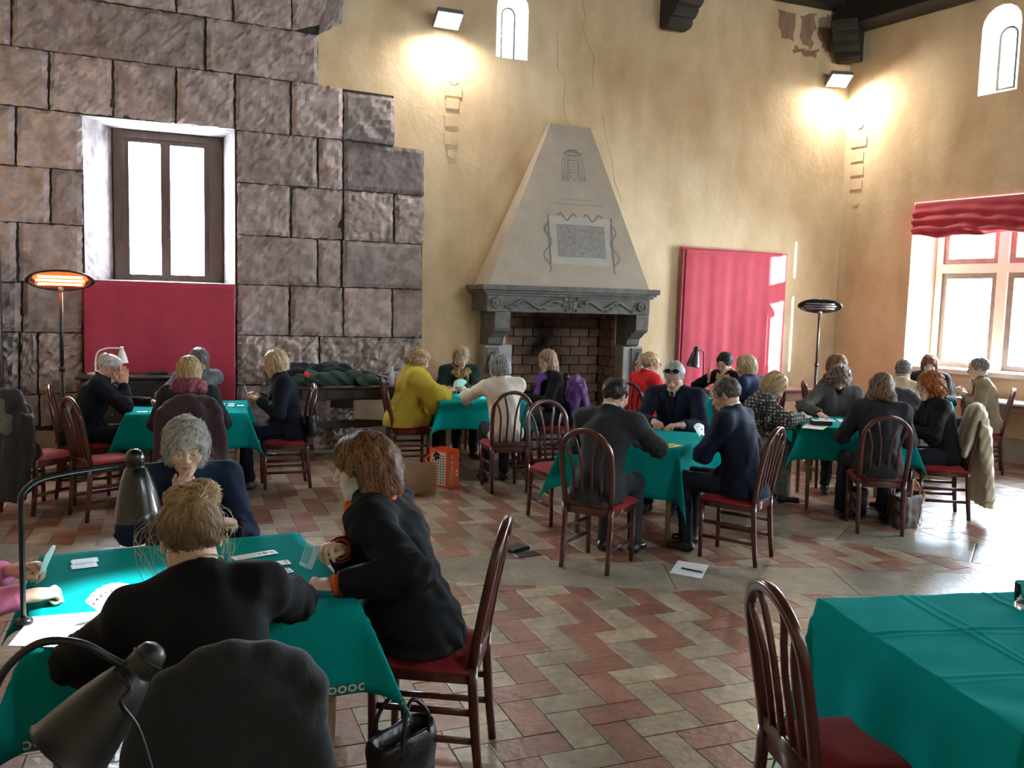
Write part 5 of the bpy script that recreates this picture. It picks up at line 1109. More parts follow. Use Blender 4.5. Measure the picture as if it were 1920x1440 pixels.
# power strip and leads
t = thing('power_strip', 'white power strip on the floor at the far left wall', 'power strip', onz(80, 881), math.radians(22)); m = MB(); m.rbox((0, 0, .02), (.30, .055, .04), .008); m.build('body', WHITEMETAL, t)
for k in range(4): m = MB(); m.lathe([(0, .003), (.015, .003), (.017, 0)], 10, (-.10 + .065 * k, 0, .04)); m.build('socket', mat('socket_grey', (.4, .4, .4), .5), t)
def cable(label, P, material, r=.005): m = MB(); m.tube(arc(P), r, 6); props(m.build('cable', material), label, 'cable')
a = onz(58, 884); cable('white lead running from the power strip to the left edge', [(a[0], a[1], .01), (a[0] - .15, a[1] + .02, .012), (a[0] - .35, a[1] + .08, .01)], WHITEMETAL)
a = onz(100, 876); cable('white lead running from the power strip to the heater', [(a[0], a[1], .03), (a[0] + .10, a[1] + .10, .05), (a[0] + .14, a[1] - .02, .04)], WHITEMETAL); cable('black lead looping behind the power strip', [(a[0] - .2, a[1] + .05, .03), (a[0] - .17, a[1] + .10, .10), (a[0] - .10, a[1] + .12, .09), (a[0] - .05, a[1] + .05, .03)], BLACKSATIN)
small_box('box', 'small black box on the dark cabinet at the back left', (-.20, 9.78, .955), 5, (.17, .10, .03), BLACKSATIN, 'box'); small_box('box', 'flat silver case beside the black box on the dark cabinet', (-.05, 9.76, .955), 5, (.10, .08, .02), CHROME, 'case')
# cards laid out on the back tables
rsc = np.random.default_rng(21)
for key, n, u0, lab in (('BL', 9, .10, 'before the woman in red glasses'), ('RT1', 6, -.2, 'by the black box')):
    for k in range(n):
        p = tl(key, u0 + .085 * (k // 2) if key == 'BL' else u0 + .08 * (k // 2), (.02 + .14 * (k % 2)) if key == 'BL' else (.05 + .12 * (k % 2)))
        card(['first', 'second', 'third', 'fourth', 'fifth', 'sixth', 'seventh', 'eighth', 'ninth'][k] + ' card from the left in the dummy layout ' + lab, (p[0], p[1], .7698 + .0005 * k), TABLES[key][2] + rsc.uniform(-4, 4), group='dummy cards ' + lab)
for k in range(3): p = tl('BL', -.38 + .11 * k, -.33); card(['leftmost', 'middle', 'rightmost'][k] + ' loose card at the front left of the back left table', (p[0], p[1], .7698), 80 + 6 * k, group='loose cards at the back left')
for k in range(4): p = tl('CB', -.05 + .07 * k, .10 + .03 * k); card(['leftmost', 'second', 'third', 'rightmost'][k] + ' white card lying on the table before the fireplace', (p[0], p[1], .7698 + .0005 * k), 60 + 20 * k, group='cards before the fireplace')

# ================================================================ people
SKIN = attr_mat('skin', .52, .35, subs=.12); HAIRM = attr_mat('hair', .5, .22)
def nrm(v): v = np.array(v, float); return v / (np.linalg.norm(v) + 1e-9)
def rotm(yaw, pitch, roll):      # columns: right, forward, up ; yaw left +, pitch down +
    y, p, r = map(math.radians, (yaw, pitch, roll)); Rz = np.array([[math.cos(y), -math.sin(y), 0], [math.sin(y), math.cos(y), 0], [0, 0, 1]])
    Rx = np.array([[1, 0, 0], [0, math.cos(p), math.sin(p)], [0, -math.sin(p), math.cos(p)]]); Ry = np.array([[math.cos(r), 0, math.sin(r)], [0, 1, 0], [-math.sin(r), 0, math.cos(r)]])
    return Rz @ Rx @ Ry
def head_sdf(h, fem, neck, eyes, nose=1.0, full=1.0):
    s = SDF((-.10, -.15, -.20), (.10, .14, .13), h); w = .96 if fem else 1.0
    s.ell((0, -.018, .03), (.074, .093, .085), 0); s.ell((0, .03, .035), (.060 * w, .056, .062), .03); s.ell((0, .026, -.03), (.057 * w * full, .060, .080), .03)
    for sx in (-1, 1):
        s.cone((sx * .046 * w * full, -.004, -.058), (0, .055, -.097), .021 if fem else .024, .019, .03); s.ell((sx * .039 * w * full, .060, -.022), (.022, .022, .022), .025)
        s.cone((sx * .014, .083, .024), (sx * .045, .068, .023), .008 if fem else .0095, .007, .012)
        s.ell((sx * .031, .097, .004), (.019, .016, .012), .012, op='sub')
        if eyes:
            s.ell((sx * .031, .0722, .0068), (.0155, .0150, .0088), .003); s.ell((sx * .031, .0712, -.0062), (.0152, .0142, .0066), .004)
        else: s.ell((sx * .031, .0735, .002), (.0148, .0145, .0105), .004)
        s.ell((sx * .0765, -.014, -.002), (.008, .018, .031), .006, R=rotm(sx * -18, 0, 0))
        s.ell((sx * .079, -.010, .0), (.004, .010, .018), .004, op='sub', R=rotm(sx * -18, 0, 0))
    s.ell((0, .072, -.099), (.021, .017, .016), .02)
    s.ell((0, .076, -.058), (.027, .019, .022), .02)
    s.cone((0, .086, .014), (0, .1065, -.026), .0072, .0108 * nose, .012)
    for sx in (-1, 1): s.ell((sx * .0115 * nose, .0955, -.031), (.0085, .011, .0078), .007)
    for sx in (-1, 1):
        s.cone((0, .0955, -.0545), (sx * .020, .085, -.0590), .0048, .0022, .004); s.cone((0, .0935, -.0660), (sx * .018, .084, -.0615), .0055, .0025, .004)
    if h < .0035: s.cone((-.017, .0965, -.0602), (.017, .0965, -.0602), .0014, .0014, .001, op='sub')
    if neck is not None: s.cone((0, -.022, -.05), neck, .050 if fem else .057, .049 if fem else .055, .03)
    return s
def head_cols(V, tone, brow, lip, eyes, flush=.25, lash=True):
    c = np.tile(np.array(tone, float), (len(V), 1)); x, y, z = V[:, 0], V[:, 1], V[:, 2]
    n = np.sin(x * 90 + 3 * np.sin(z * 70)) * np.sin(z * 80 + 2 * np.sin(y * 60)); c *= (1 + .05 * n)[:, None]
    g = lambda cx, cy, cz, rx, ry, rz: np.exp(-(((x - cx) / rx) ** 2 + ((y - cy) / ry) ** 2 + ((z - cz) / rz) ** 2))
    red = np.array([1.0, .55, .50]); k = flush * (g(.042, .07, -.03, .025, .04, .025) + g(-.042, .07, -.03, .025, .04, .025) + .8 * g(0, .11, -.028, .014, .02, .014) + .5 * (g(.08, -.01, 0, .02, .03, .04) + g(-.08, -.01, 0, .02, .03, .04)))
    c = c * (1 - k[:, None] * (1 - red))
    m = np.clip(1.6 * np.exp(-((x / .017) ** 4 + ((z + .060 - .0 * x) / .0085) ** 4)) * (y > .082), 0, 1)[:, None]; c = c * (1 - m) + np.array(lip) * m
    for sx in (-1, 1):
        dx = x - sx * .031; b = np.clip(1.5 * np.exp(-((dx / .021) ** 4 + ((z - .0255 - .003 + 8 * (dx - sx * .003) ** 2) / .0036) ** 4)) * (y > .05), 0, 1)[:, None] * .85; c = c * (1 - b) + np.array(brow) * b
        if lash:
            zl = (-.0035 if not eyes else .0005) + 14 * dx * dx; e = np.clip(1.4 * np.exp(-((dx / .0155) ** 6 + ((z - zl) / .0019) ** 2)) * (y > .07), 0, 1)[:, None] * .85; c = c * (1 - e) + np.array((.03, .02, .02)) * e
            e = np.exp(-((dx / .018) ** 4 + ((z - .011) / .005) ** 2)) * (y > .065) * .22; c = c * (1 - e[:, None])
    return np.clip(c, 0, 1)
def hand_sdf(h, side, pose, fore=None, frad=.038):
    t = -1 if side == 'R' else 1; s = SDF((-.085, -.10 if fore is None else min(-.1, fore[1] - .06), -.13), (.085, .20, .085), h) if fore is None else SDF(np.minimum((-.085, -.1, -.13), np.array(fore) - .06), np.maximum((.085, .2, .085), np.array(fore) + .06), h)
    C = {'flat': (8, 10, 8), 'rest': (24, 30, 20), 'hold': (55, 60, 35), 'pinch': (62, 48, 20), 'fist': (80, 95, 55), 'face': (10, 14, 10), 'chin': (62, 80, 50)}[pose]
    s.ell((0, .048, 0), (.039, .050, .0135), .01); s.cone((-.029, .086, .001), (.029, .083, .001), .0115, .0105, .012); s.cone((0, -.07, 0), (0, .02, 0), .026, .027, .02, flat=((0, 0, 1), .78))
    s.ell((t * .024, .030, -.008), (.018, .030, .015), .015)
    if fore is not None: s.cone(fore, (0, -.04, 0), frad, .026, .02)
    for k, (bx, by, L, r) in enumerate(((.0290, .088, .072, .0088), (.0098, .093, .080, .0090), (-.0095, .090, .074, .0086), (-.0275, .082, .058, .0076))):
        p = np.array([t * bx, by, .0]); a = 0; sp = t * (.08, .02, -.04, -.11)[k] * (1 - .6 * min(1, C[0] / 60))
        for j, (f, cc) in enumerate(((.46, C[0] * (1 - .06 * k)), (.30, C[1]), (.24, C[2]))):
            a += math.radians(cc); d = np.array([sp * math.cos(a), math.cos(a), -math.sin(a)]); q = p + d * L * f; s.cone(p, q, r * (1 - .09 * j), r * (1 - .09 * (j + 1)), .004 if j else .008); p = q
    th = {'fist': (.35, .85, -.42), 'hold': (.35, .85, -.45), 'pinch': (.25, .9, -.5), 'chin': (.55, .8, -.3)}.get(pose, (.72, .68, -.18))
    p = np.array([t * .030, .018, -.008])
    for j, (L, r0, r1) in enumerate(((.040, .0135, .0115), (.032, .0110, .0100), (.025, .0098, .0075))):
        d = nrm(th); d = nrm(d + np.array([-.35 * j, .18 * j, 0])); q = p + np.array([t * d[0], d[1], d[2]]) * L; s.cone(p, q, r0, r1, .008); p = q
    return s
# ---------------------------------------------------------------- hair
def hair_build(style, col, col2, n, h, seed, width=.0035, length=1.0, part=.0, name='hair', parent=None, vol=1.0, fringe=0.0, opn=.0):
    rs = np.random.default_rng(seed); lo, hi = (-.17, -.21, -.36 if style in ('long', 'pony') else -.19), (.17, .17, .17); s = SDF(lo, hi, h)
    t = {'short': .011, 'bald': .009, 'bun': .012, 'pony': .012}.get(style, .020) * vol
    s.ell((0, -.02, .034), (.074 + t, .093 + t, .083 + t), 0)
    crown = np.array([part, -.02, .13])
    if style in ('bob', 'long', 'curly', 'wavy', 'layered'):
        zb = {'bob': -.115, 'long': -.12, 'curly': -.105, 'wavy': -.125, 'layered': -.075}[style] * length
        rr = {'bob': (.096, .104), 'long': (.094, .102), 'curly': (.108, .115), 'wavy': (.115, .122), 'layered': (.097, .106)}[style]
        s.ell((0, -.028, -.018), (rr[0] * vol, rr[1] * vol, .115), .03)
        if style in ('wavy', 'curly'):
            for k in range(9):
                a = math.radians(-200 + 28 * k + 0); s.ell((.085 * math.cos(a), -.03 + .085 * math.sin(a) * (1 if math.sin(a) < 0 else .3), zb + .04), (.036, .036, .04), .02)
        s.plane((0, 0, zb), (0, 0, -1))
    if style == 'long':
        for sx in (-1, 1): s.cone((sx * .078, -.005, -.06), (sx * .085, .03, -.30 * length), .034, .022, .03); s.cone((sx * .05, -.07, -.06), (sx * .055, -.085, -.30 * length), .045, .03, .03)
    if style == 'bun': s.ell((.015, -.060, .112), (.070, .056, .046), .012); s.ell((.035, -.065, .118), (.040, .040, .030), .008); s.ell((-.035, -.06, .112), (.036, .034, .026), .008)
    if style == 'pony': s.cone((0, -.105, .02), (0, -.15, -.03), .022, .028, .015); s.cone((0, -.15, -.03), (0, -.14, -.17), .028, .012, .02)
    if style in ('short', 'bald', 'bun', 'pony'):
        s.ell((0, .05, -.115), (.13, .10, .092), .012, op='sub'); s.plane((0, -.09, -.078), nrm((0, -.15, -1)))
        s.ell((0, .122 - (.03 if style == 'bald' else 0), -.015), (.075, .085, .085 + (.018 if style == 'bald' else 0)), .01, op='sub')
        for sx in (-1, 1): s.ell((sx * .09, .005, -.012), (.03, .030, .034), .008, op='sub')
    else:
        fz = {'bob': -.035, 'long': -.03, 'curly': -.035, 'wavy': -.045, 'layered': -.04}[style] - fringe
        s.ell((part * .4, .128, fz), (.066 if style == 'layered' else .055, .098 if style == 'layered' else .095, .088), .016, op='sub'); s.ell((0, .10, -.12), (.05, .12, .08), .02, op='sub'); s.ell((0, .150 - opn, -.045), (.14, .085, .085), .015, op='sub')
        s.cone((0, .0, -.08), (0, .02, -.25), .046, .05, .01, op='sub')
    if style == 'bald': s.ell((0, -.02, .115), (.058, .075, .03), .01, op='sub')
    amp, wl = {'curly': (.009, .045), 'wavy': (.005, .055), 'bun': (.003, .03), 'layered': (.005, .045)}.get(style, (.003, .04)); s.fold(amp, wl, seed)
    V, Q = s.mesh()
    if len(V) == 0: return None
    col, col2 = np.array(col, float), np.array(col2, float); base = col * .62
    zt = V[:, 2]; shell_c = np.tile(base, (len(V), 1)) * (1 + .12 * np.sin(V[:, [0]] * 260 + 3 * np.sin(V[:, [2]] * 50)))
    # strands
    P = V[rs.integers(0, len(V), n)] + rs.normal(0, .002, (n, 3)); G0 = s.grad(P); lift = rs.uniform(-.001, .0045, n) + (rs.random(n) < .08) * rs.uniform(0, .008, n)
    if style in ('curly', 'wavy', 'layered'): lift += rs.uniform(0, .007, n)
    L = rs.uniform(.05, .12, n) * {'short': .45, 'bald': .4, 'curly': .7, 'bun': .9, 'long': 1.6, 'layered': .75}.get(style, 1.0); K = 7; st = L / K; pts = [P]; nor = [G0]; tw = rs.uniform(0, 6.28, n); jitter = rs.normal(0, {'wavy': .42, 'layered': .26, 'curly': .4, 'bun': .3}.get(style, .2), (n, 3))
    for k in range(K):
        G = s.grad(P)
        if style in ('bun', 'pony'):
            g = np.array([0, -.085, .09 if style == 'bun' else .03]) - P; g /= np.linalg.norm(g, axis=1, keepdims=True)
            if style == 'bun': g = np.where((P[:, 2] > .085)[:, None], np.stack([-P[:, 2] + .108, 0 * P[:, 0] + .15, P[:, 0]], 1) * 8, g)
        elif style in ('short', 'bald'): g = np.stack([P[:, 0] * 5, -.35 + 0 * P[:, 0], -.6 + 0 * P[:, 0]], 1) + (P - crown) * 3
        else:
            g = (P - crown) * 5; g[:, 2] -= .7
            if style == 'layered': g[:, 0] += .35
            if style == 'wavy': g[:, 1] -= .25
        g = g + jitter
        if style in ('curly', 'wavy'): ph = tw + k * 1.1; g = g + (.9 if style == 'curly' else .6) * np.stack([np.sin(ph), np.cos(ph), np.sin(ph * .7)], 1)
        g -= G * (g * G).sum(1, keepdims=True); g /= np.linalg.norm(g, axis=1, keepdims=True) + 1e-9
        P = P + g * st[:, None]; f = s.sample(P); out = np.minimum(f - lift, .01); P = P - s.grad(P) * out[:, None]
        pts.append(P); nor.append(G)
    pts = np.stack(pts, 1); nor = np.stack(nor, 1); tan = np.gradient(pts, axis=1); side = np.cross(tan, nor); side /= np.linalg.norm(side, axis=2, keepdims=True) + 1e-9
    wd = (width * rs.uniform(.5, 1.3, n))[:, None] * np.array([.5, .9, 1, 1, .95, .8, .55, .12])[None, :]
    A = pts + side * wd[..., None] / 2; B = pts - side * wd[..., None] / 2; SV = np.concatenate([A, B], 1).reshape(-1, 3); m = K + 1
    bi = (np.arange(n) * 2 * m)[:, None]; k = np.arange(K)[None, :]; SQ = np.stack([bi + k, bi + k + 1, bi + m + k + 1, bi + m + k], -1).reshape(-1, 4)
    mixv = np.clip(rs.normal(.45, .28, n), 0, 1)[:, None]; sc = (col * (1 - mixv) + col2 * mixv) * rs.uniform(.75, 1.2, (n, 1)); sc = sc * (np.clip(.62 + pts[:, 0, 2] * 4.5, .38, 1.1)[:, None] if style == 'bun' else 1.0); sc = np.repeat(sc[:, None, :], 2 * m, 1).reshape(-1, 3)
    V2 = np.vstack([V, SV]); Q2 = np.vstack([Q, SQ + len(V)]); return V2, Q2, np.vstack([shell_c, sc])
FAB = {}
def fab(name, c, var=.12, bump=.25, bs=90, rough=.85, sheen=.0, vs=14): return mat(name, c, rough, var=var, vscale=vs, bump=bump, bscale=bs, sheen=sheen, spec=.2, bdist=.004)
def person(key, label, ang=None, pos=None, fem=True, sc=1.0, lean=12, side=0, twist=0, hy=0, hp=15, hr=0, off=-.05, L=None, R=None, hair=('bob', (.3, .2, .1), (.5, .4, .3)), top='sweater', topm=None, shirt=None, tie=None, legm=None, skin=(.58, .36, .26), glasses=None,
           scarf=None, detail=1, knees=(.42, .10), feet=(.40, .0), lip=(.45, .16, .14), eyes=False, hairn=720, vol=1.0, part=0.0, fringe=0.0, flare=1.0, cape=False, sl=1.0, seed=1, shoe=(.02, .02, .022), brow=None, width=.22, lengthen=1.0, bare=None, collar=True, full=1.0, vneck=True, hairlen=1.0, neckfwd=0.03, belly=0, shoulder=1.0, opn=0.018):
    cx, cy, ca = CHAIRS[key]; ca = ca if ang is None else ang
    if pos: cx, cy = pos
    T = thing('person', label, 'person', (cx, cy, 0), D(ca), 'people playing cards')
    hd =   .0058 if detail == 0 else (.0054 if detail == 1 else .0028); hg = .0155 if detail <= 1 else .0105
    wr = D(ca); Rw = np.array([[math.cos(wr), -math.sin(wr), 0], [math.sin(wr), math.cos(wr), 0], [0, 0, 1]])
    def w2l(p): return Rw.T @ (np.array(p, float) - np.array([cx, cy, 0]))
    def d2l(v): return Rw.T @ nrm(v)
    g = sc; ln, sd, tw_ = map(math.radians, (lean, side, twist))
    d = nrm((math.sin(sd), math.sin(ln), math.cos(ln) * math.cos(sd))); r0 = nrm(np.cross((0, 1, 0), (0, 0, 1))); r0 = nrm((math.cos(tw_), math.sin(tw_), 0)); f = nrm(np.cross(d, r0)); r = nrm(np.cross(f, d)); TR = np.stack([r, f, d], 1)
    pel = np.array([0, off, .545]); nb = pel + d * .50 * g + f * neckfwd; shw = (.165 if fem else .188) * g * shoulder
    sh = {'R': nb - d * .045 * g + r * shw - f * .015, 'L': nb - d * .045 * g - r * shw - f * .015}
    H = rotm(hy, hp, hr); upmix = nrm(d * .6 + np.array([0, 0, 1]) * .4); hc = nb + upmix * .125 * g + H @ np.array([0, .028, .018]); HS = 1.0 * (g if g < 1 else 1 + (g - 1) * .5)
    ua, fa = .285 * g, .255 * g; arms = {}
    defaults = {'R': ((.16, .36, .80), (0, 1, -.1), (0, 0, 1), 'rest'), 'L': ((-.16, .36, .80), (0, 1, -.1), (0, 0, 1), 'rest')}
    for sN, spec in (('R', R), ('L', L)):
        if spec is None: w, hdv, pn, pose = (np.array(defaults[sN][0]), nrm(defaults[sN][1]), nrm(defaults[sN][2]), 'rest'); pole = np.array([.5 if sN == 'R' else -.5, -.2, -.8])
        else: w = w2l(spec[0]); hdv = d2l(spec[1]); pn = d2l(spec[2]); pose = spec[3]; pole = d2l(spec[4]) if len(spec) > 4 else np.array([.5 if sN == 'R' else -.5, -.2, -.8])
        S = sh[sN]; v = w - S; Ln = np.linalg.norm(v)
        if Ln > (ua + fa) * .985: v = v / Ln * (ua + fa) * .985; Ln = (ua + fa) * .985
        w = S + v; u = v / Ln; ca_ = (ua * ua + Ln * Ln - fa * fa) / (2 * ua * Ln); ca_ = max(-1, min(1, ca_)); pl = nrm(pole - u * (pole @ u)); e = S + u * ua * ca_ + pl * ua * math.sqrt(max(0, 1 - ca_ * ca_)); 
        if pose not in ('face', 'chin'): hdv = nrm(hdv * .55 + nrm(w - e) * .75)
        arms[sN] = (S, e, w, hdv, pn, pose)
    # --- body: head + neck, arms + torso core, hands -> one mesh
    parts = []; tone = np.array(skin); brow_c = np.array(brow if brow is not None else np.array(hair[1]) * .5)
    nl = H.T @ (nb - hc) / HS; hs = head_sdf(hd, fem, nl, eyes, 1.0 if fem else 1.08, full); V, Q = hs.mesh(); C = head_cols(V, tone, brow_c, lip, eyes); parts.append((V * HS @ H.T + hc, Q, C))
    s = SDF(np.min([pel - .22, nb - .25] + [np.minimum(a[1], a[2]) - .08 for a in arms.values()], 0), np.max([pel + .22, nb + .25] + [np.maximum(a[1], a[2]) + .08 for a in arms.values()], 0), (.022 if detail <= 1 else .018))
    s.ell(pel, (.14, .11, .10), .05, TR); s.ell(pel + d * .2 * g, (.12, .09, .14), .06, TR); s.ell(pel + d * .34 * g + f * .01, (.13, .08, .13), .05, TR); s.cone(sh['L'], sh['R'], .036, .036, .05); s.cone(nb - d * .05 + f * .012, nb + upmix * .06, .046, .044 if fem else .050, .03)
    for a in arms.values(): s.cone(a[0], a[1], .042, .034, .03); s.cone(a[1], a[2] - nrm(a[2] - a[1]) * .03, .034, .024, .02)
    V, Q = s.mesh(); parts.append((V, Q, np.tile(tone, (len(V), 1))))
    for sN, (S, e, w, hdv, pn, pose) in arms.items():
        z = nrm(pn - hdv * (pn @ hdv)); x = np.cross(hdv, z); M = np.stack([x, hdv, z], 1); sz = (.95 if fem else 1.05) * g
        fore = None
        if bare and sN in bare: fore = M.T @ (e * (bare[sN]) + w * (1 - bare[sN]) - w) / sz
        hs = hand_sdf(.0053 if detail <= 1 else .0031, sN, pose, fore); V, Q = hs.mesh(); c = np.tile(tone * np.array([1.0, .95, .93]), (len(V), 1)); kn = np.exp(-((V[:, 1] - .088) / .012) ** 2) * (V[:, 2] > 0) * .15; c = c * (1 - kn[:, None] * np.array([0, .5, .5])); parts.append((V * sz @ M.T + w, Q, c))
    n0 = 0; VV, QQ, CC = [], [], []
    for V, Q, C in parts: VV.append(V); QQ.append(Q + n0); CC.append(C); n0 += len(V)
    me = npmesh('body', np.vstack(VV), np.vstack(QQ), True); set_col(me, np.vstack(CC)); link('body', me, SKIN, T)
    # --- eyes
    if eyes:
        for sx in (-1, 1):
            q = MB(); q.lathe([(.0128 * math.sin(a), -.0128 * math.cos(a)) for a in np.linspace(0, math.pi, 13)], 16); V = np.array(q.v); me = npmesh('eye', (V + np.array([sx * .031, .0738, .001])) * HS @ H.T + hc, q.f, True)
            gz = nrm((-.15 * 0, 1, -.42)); dd = V / .0128 @ gz; cc = np.where((dd > .90)[:, None], np.array([.02, .025, .03]), np.array([.62, .58, .54])); set_col(me, cc); link('eye', me, SKIN, T)
    # --- hair
    if hair:
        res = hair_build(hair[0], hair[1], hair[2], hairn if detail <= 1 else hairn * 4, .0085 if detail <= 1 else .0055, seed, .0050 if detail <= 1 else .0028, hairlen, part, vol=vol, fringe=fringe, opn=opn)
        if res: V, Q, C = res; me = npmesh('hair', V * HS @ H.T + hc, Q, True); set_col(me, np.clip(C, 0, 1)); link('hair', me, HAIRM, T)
    # --- tops
    def torso(s, inf, hemz=None, arms_=True, slv=1.0, ext=1.0, cut=False):
        s.ell(pel + d * .0, (.165 + inf * ext, .125 + inf * ext, .115 + inf), .06, TR); s.ell(pel + d * .19 * g, ((.138 if fem else .15) + inf + belly * .3, .108 + inf + belly * .3, .15), .06, TR)
        s.ell(pel + d * .35 * g + f * .004, ((.152 if fem else .168) * g + inf, .112 + inf, .155 * g), .06, TR)
        if fem:
            for sx in (-1, 1): s.ell(pel + d * .31 * g + r * sx * .065 + f * .075, (.062 + inf * .5,) * 3, .05)
        if belly: s.ell(pel + d * .14 + f * (.05 + belly), (.12 + inf, .09 + inf, .12), .06, TR)
        s.cone(sh['L'], sh['R'], .052 + inf, .052 + inf, .05)
        for sN in 'LR': s.cone(nb + d * .005, sh[sN] + d * .012, .045 + inf, .040 + inf, .05)
        if arms_:
            for sN, (S, e, w, *_q) in arms.items():
                a2 = e + (w - e) * slv; u = nrm(w - e); k_ = flare
                s.cone(S, e, .050 + inf, .043 + inf, .035); s.cone(e, a2 + u * .03, .043 + inf, (.031 + inf * .7) * k_, .03, clip=[(a2 - u * .008, u)])
    lo = np.min([pel - np.array([.3, .3, .2]), nb - .3] + [np.minimum(a[1], a[2]) - .13 for a in arms.values()], 0); hi = np.max([pel + np.array([.3, .3, .2]), nb + np.array([.3, .3, .12])] + [np.maximum(a[1], a[2]) + .13 for a in arms.values()], 0)
    inf = {'jacket': .022, 'sweater': .016, 'coat': .03, 'cape': .05, 'cardigan': .024}[top]
    s = SDF(lo, hi, hg); torso(s, inf, slv=sl, ext=1.2 if top != 'sweater' else 1.0)
    if top in ('jacket', 'coat', 'cape', 'cardigan'):
        hw = {'jacket': .20, 'coat': .21, 'cape': .25, 'cardigan': .20}[top]
        s.cone(pel + d * .02 + f * .0, np.array([0, off - .035, .47]), hw - .03, hw, .06, flat=(f, .78))
        s.cone(pel + f * .07, np.array([0, off + .14, .56]), hw - .05, hw - .05, .06, flat=(d, .6))
    if top == 'cape':
        for sN, (S, e, w, *_q) in arms.items(): s.cone(S - d * .02, e - np.array([0, 0, .05]), .10, .13, .06, flat=(r, .75)); s.cone(e - np.array([0, 0, .06]), e * .55 + w * .45 - np.array([0, 0, .06]), .11, .11, .05, flat=(r, .7), clip=[(e * .45 + w * .55, nrm(w - e))])
    s.fold(.0045 if top != 'cape' else .008, .11 if top != 'cape' else .16, seed + 5, .5)
    for sN, (S, e, w, *_q) in arms.items(): s.fold(.005, .05, seed + 9, 1, e - .09, e + .09)
    s.plane((0, 0, .468 * 1.0), (0, 0, -1))
    nk = nb + upmix * .055
    if top in ('jacket', 'coat', 'cardigan') and vneck:
        s.cone(nb + f * .11 + d * .03, pel + d * .24 * g + f * .19, .062, .012, .008, op='sub')
    s.cone(nb + upmix * .052 + f * .008, nb + upmix * .2, .056, .075, .006, op='sub')
    if collar:
        N_ = 14; rad = .066 if fem else .074
        for k in range(N_):
            a0, a1 = 2 * math.pi * k / N_, 2 * math.pi * (k + 1) / N_; fr0 = math.sin((a0 + a1) / 2)
            if top in ('jacket', 'coat', 'cardigan') and vneck and fr0 > .55: continue
            pp = lambda a: nb + upmix * (.030 + (.012 if top != 'sweater' else 0) - .020 * math.sin(a)) + r * rad * math.cos(a) + f * (rad * math.sin(a) + .004); s.cone(pp(a0), pp(a1), .0135, .0135, .012)
    to = sdf_obj({'jacket': 'jacket', 'sweater': 'jumper', 'coat': 'coat', 'cape': 'cape', 'cardigan': 'cardigan'}[top], s, topm, T)
    if top == 'jacket' and not fem:      # lapels
        for sx in (-1, 1):
            P = []; 
            for t_ in np.linspace(0, 1, 7):
                c = (nb + f * .085 + d * .0) * (1 - t_) + (pel + d * .24 * g + f * .16) * t_; wd_ = .045 * (1 - t_) + .012; P.append((c + r * sx * (.050 * (1 - t_) + .008), c + r * sx * (.050 * (1 - t_) + .008 + wd_)))
            q = MB(); A_ = []
            for a_, b_2 in P:
                for p_ in (a_, b_2):
                    pp = p_.copy()
                    for it in range(6): v_ = s.sample(pp[None])[0]; pp = pp + f * -min(max(v_ - .004, -.03), .03) * 1.0
                    A_.append(pp)
            q.add(A_, [(2 * k, 2 * k + 1, 2 * k + 3, 2 * k + 2) for k in range(6)]); o = q.build('lapel', topm, to, True); sm = o.modifiers.new('t', 'SOLIDIFY'); sm.thickness = .006
    if shirt:
        s2 = SDF(lo, hi, hg); torso(s2, .006, arms_=False)
        for sN, (S, e, w, *_q) in arms.items():
            u = nrm(w - e); s2.cone(e + (w - e) * .6, w + u * .03, .038, .032, .01, clip=[(w + u * .006, u)])
        s2.cone(nb + upmix * .03, nb + upmix * .2, .060, .075, .004, op='sub')
        for k in range(14):
            a0, a1 = 2 * math.pi * k / 14, 2 * math.pi * (k + 1) / 14; rad = .060 if fem else .067; pp = lambda a: nb + upmix * (.052 - .022 * math.sin(a)) + r * rad * math.cos(a) + f * (rad * math.sin(a) + .006); s2.cone(pp(a0), pp(a1), .013, .013, .01)
        s2.plane((0, 0, .50), (0, 0, -1)); sdf_obj('shirt', s2, shirt, T)
        if tie:
            q = MB(); L_ = []; 
            for t_, w_ in ((0, .014), (.05, .017), (.09, .012), (.35, .026), (.7, .036), (.95, .040), (1.0, .004)):
                c = (nb + f * .088 + upmix * .022) * (1 - t_) + (pel + d * .16 * g + f * .13) * t_; c = c.copy()
                for it in range(8): v_ = s2.sample(c[None])[0]; c = c + f * -min(max(v_ - .007, -.03), .03)
                L_ += [c - r * w_, c + f * .004, c + r * w_]
            q.add(L_, [(3 * k + j, 3 * k + j + 1, 3 * k + j + 4, 3 * k + j + 3) for k in range(6) for j in (0, 1)]); o = q.build('tie', tie, T, True); sm = o.modifiers.new('t', 'SOLIDIFY'); sm.thickness = .006
    if scarf:
        s3 = SDF(nb - .24, nb + .22, .010); N_ = 12
        for k in range(N_):
            a0, a1 = 2 * math.pi * k / N_, 2 * math.pi * (k + 1) / N_
            for dz, rr, rd in ((.020, .080, .027), (-.018, .104, .032)):
                pp = lambda a: nb + d * (dz - .03 * math.sin(a)) + r * rr * math.cos(a) + f * (rr * .95 * math.sin(a) + .01); s3.cone(pp(a0), pp(a1), rd * scarf[1], rd * scarf[1], .02)
        if scarf[2]:
            for sx in (-1, 1): s3.cone(nb + f * .10 + r * sx * .04, nb + f * .17 - d * .20 + r * sx * .045, .030, .032, .02, flat=(f, .55))
        s3.fold(.007, .06, seed + 3); sdf_obj('scarf', s3, scarf[0], T)
    # --- legs
    kf, ks = knees; ff, fs = feet; s = SDF((-.36, off - .22, -.02), (.36, off + max(kf, ff) + .34, .70), .020)
    s.ell(pel - np.array([0, 0, .005]), (.165, .13, .095), .05)
    ank = {}
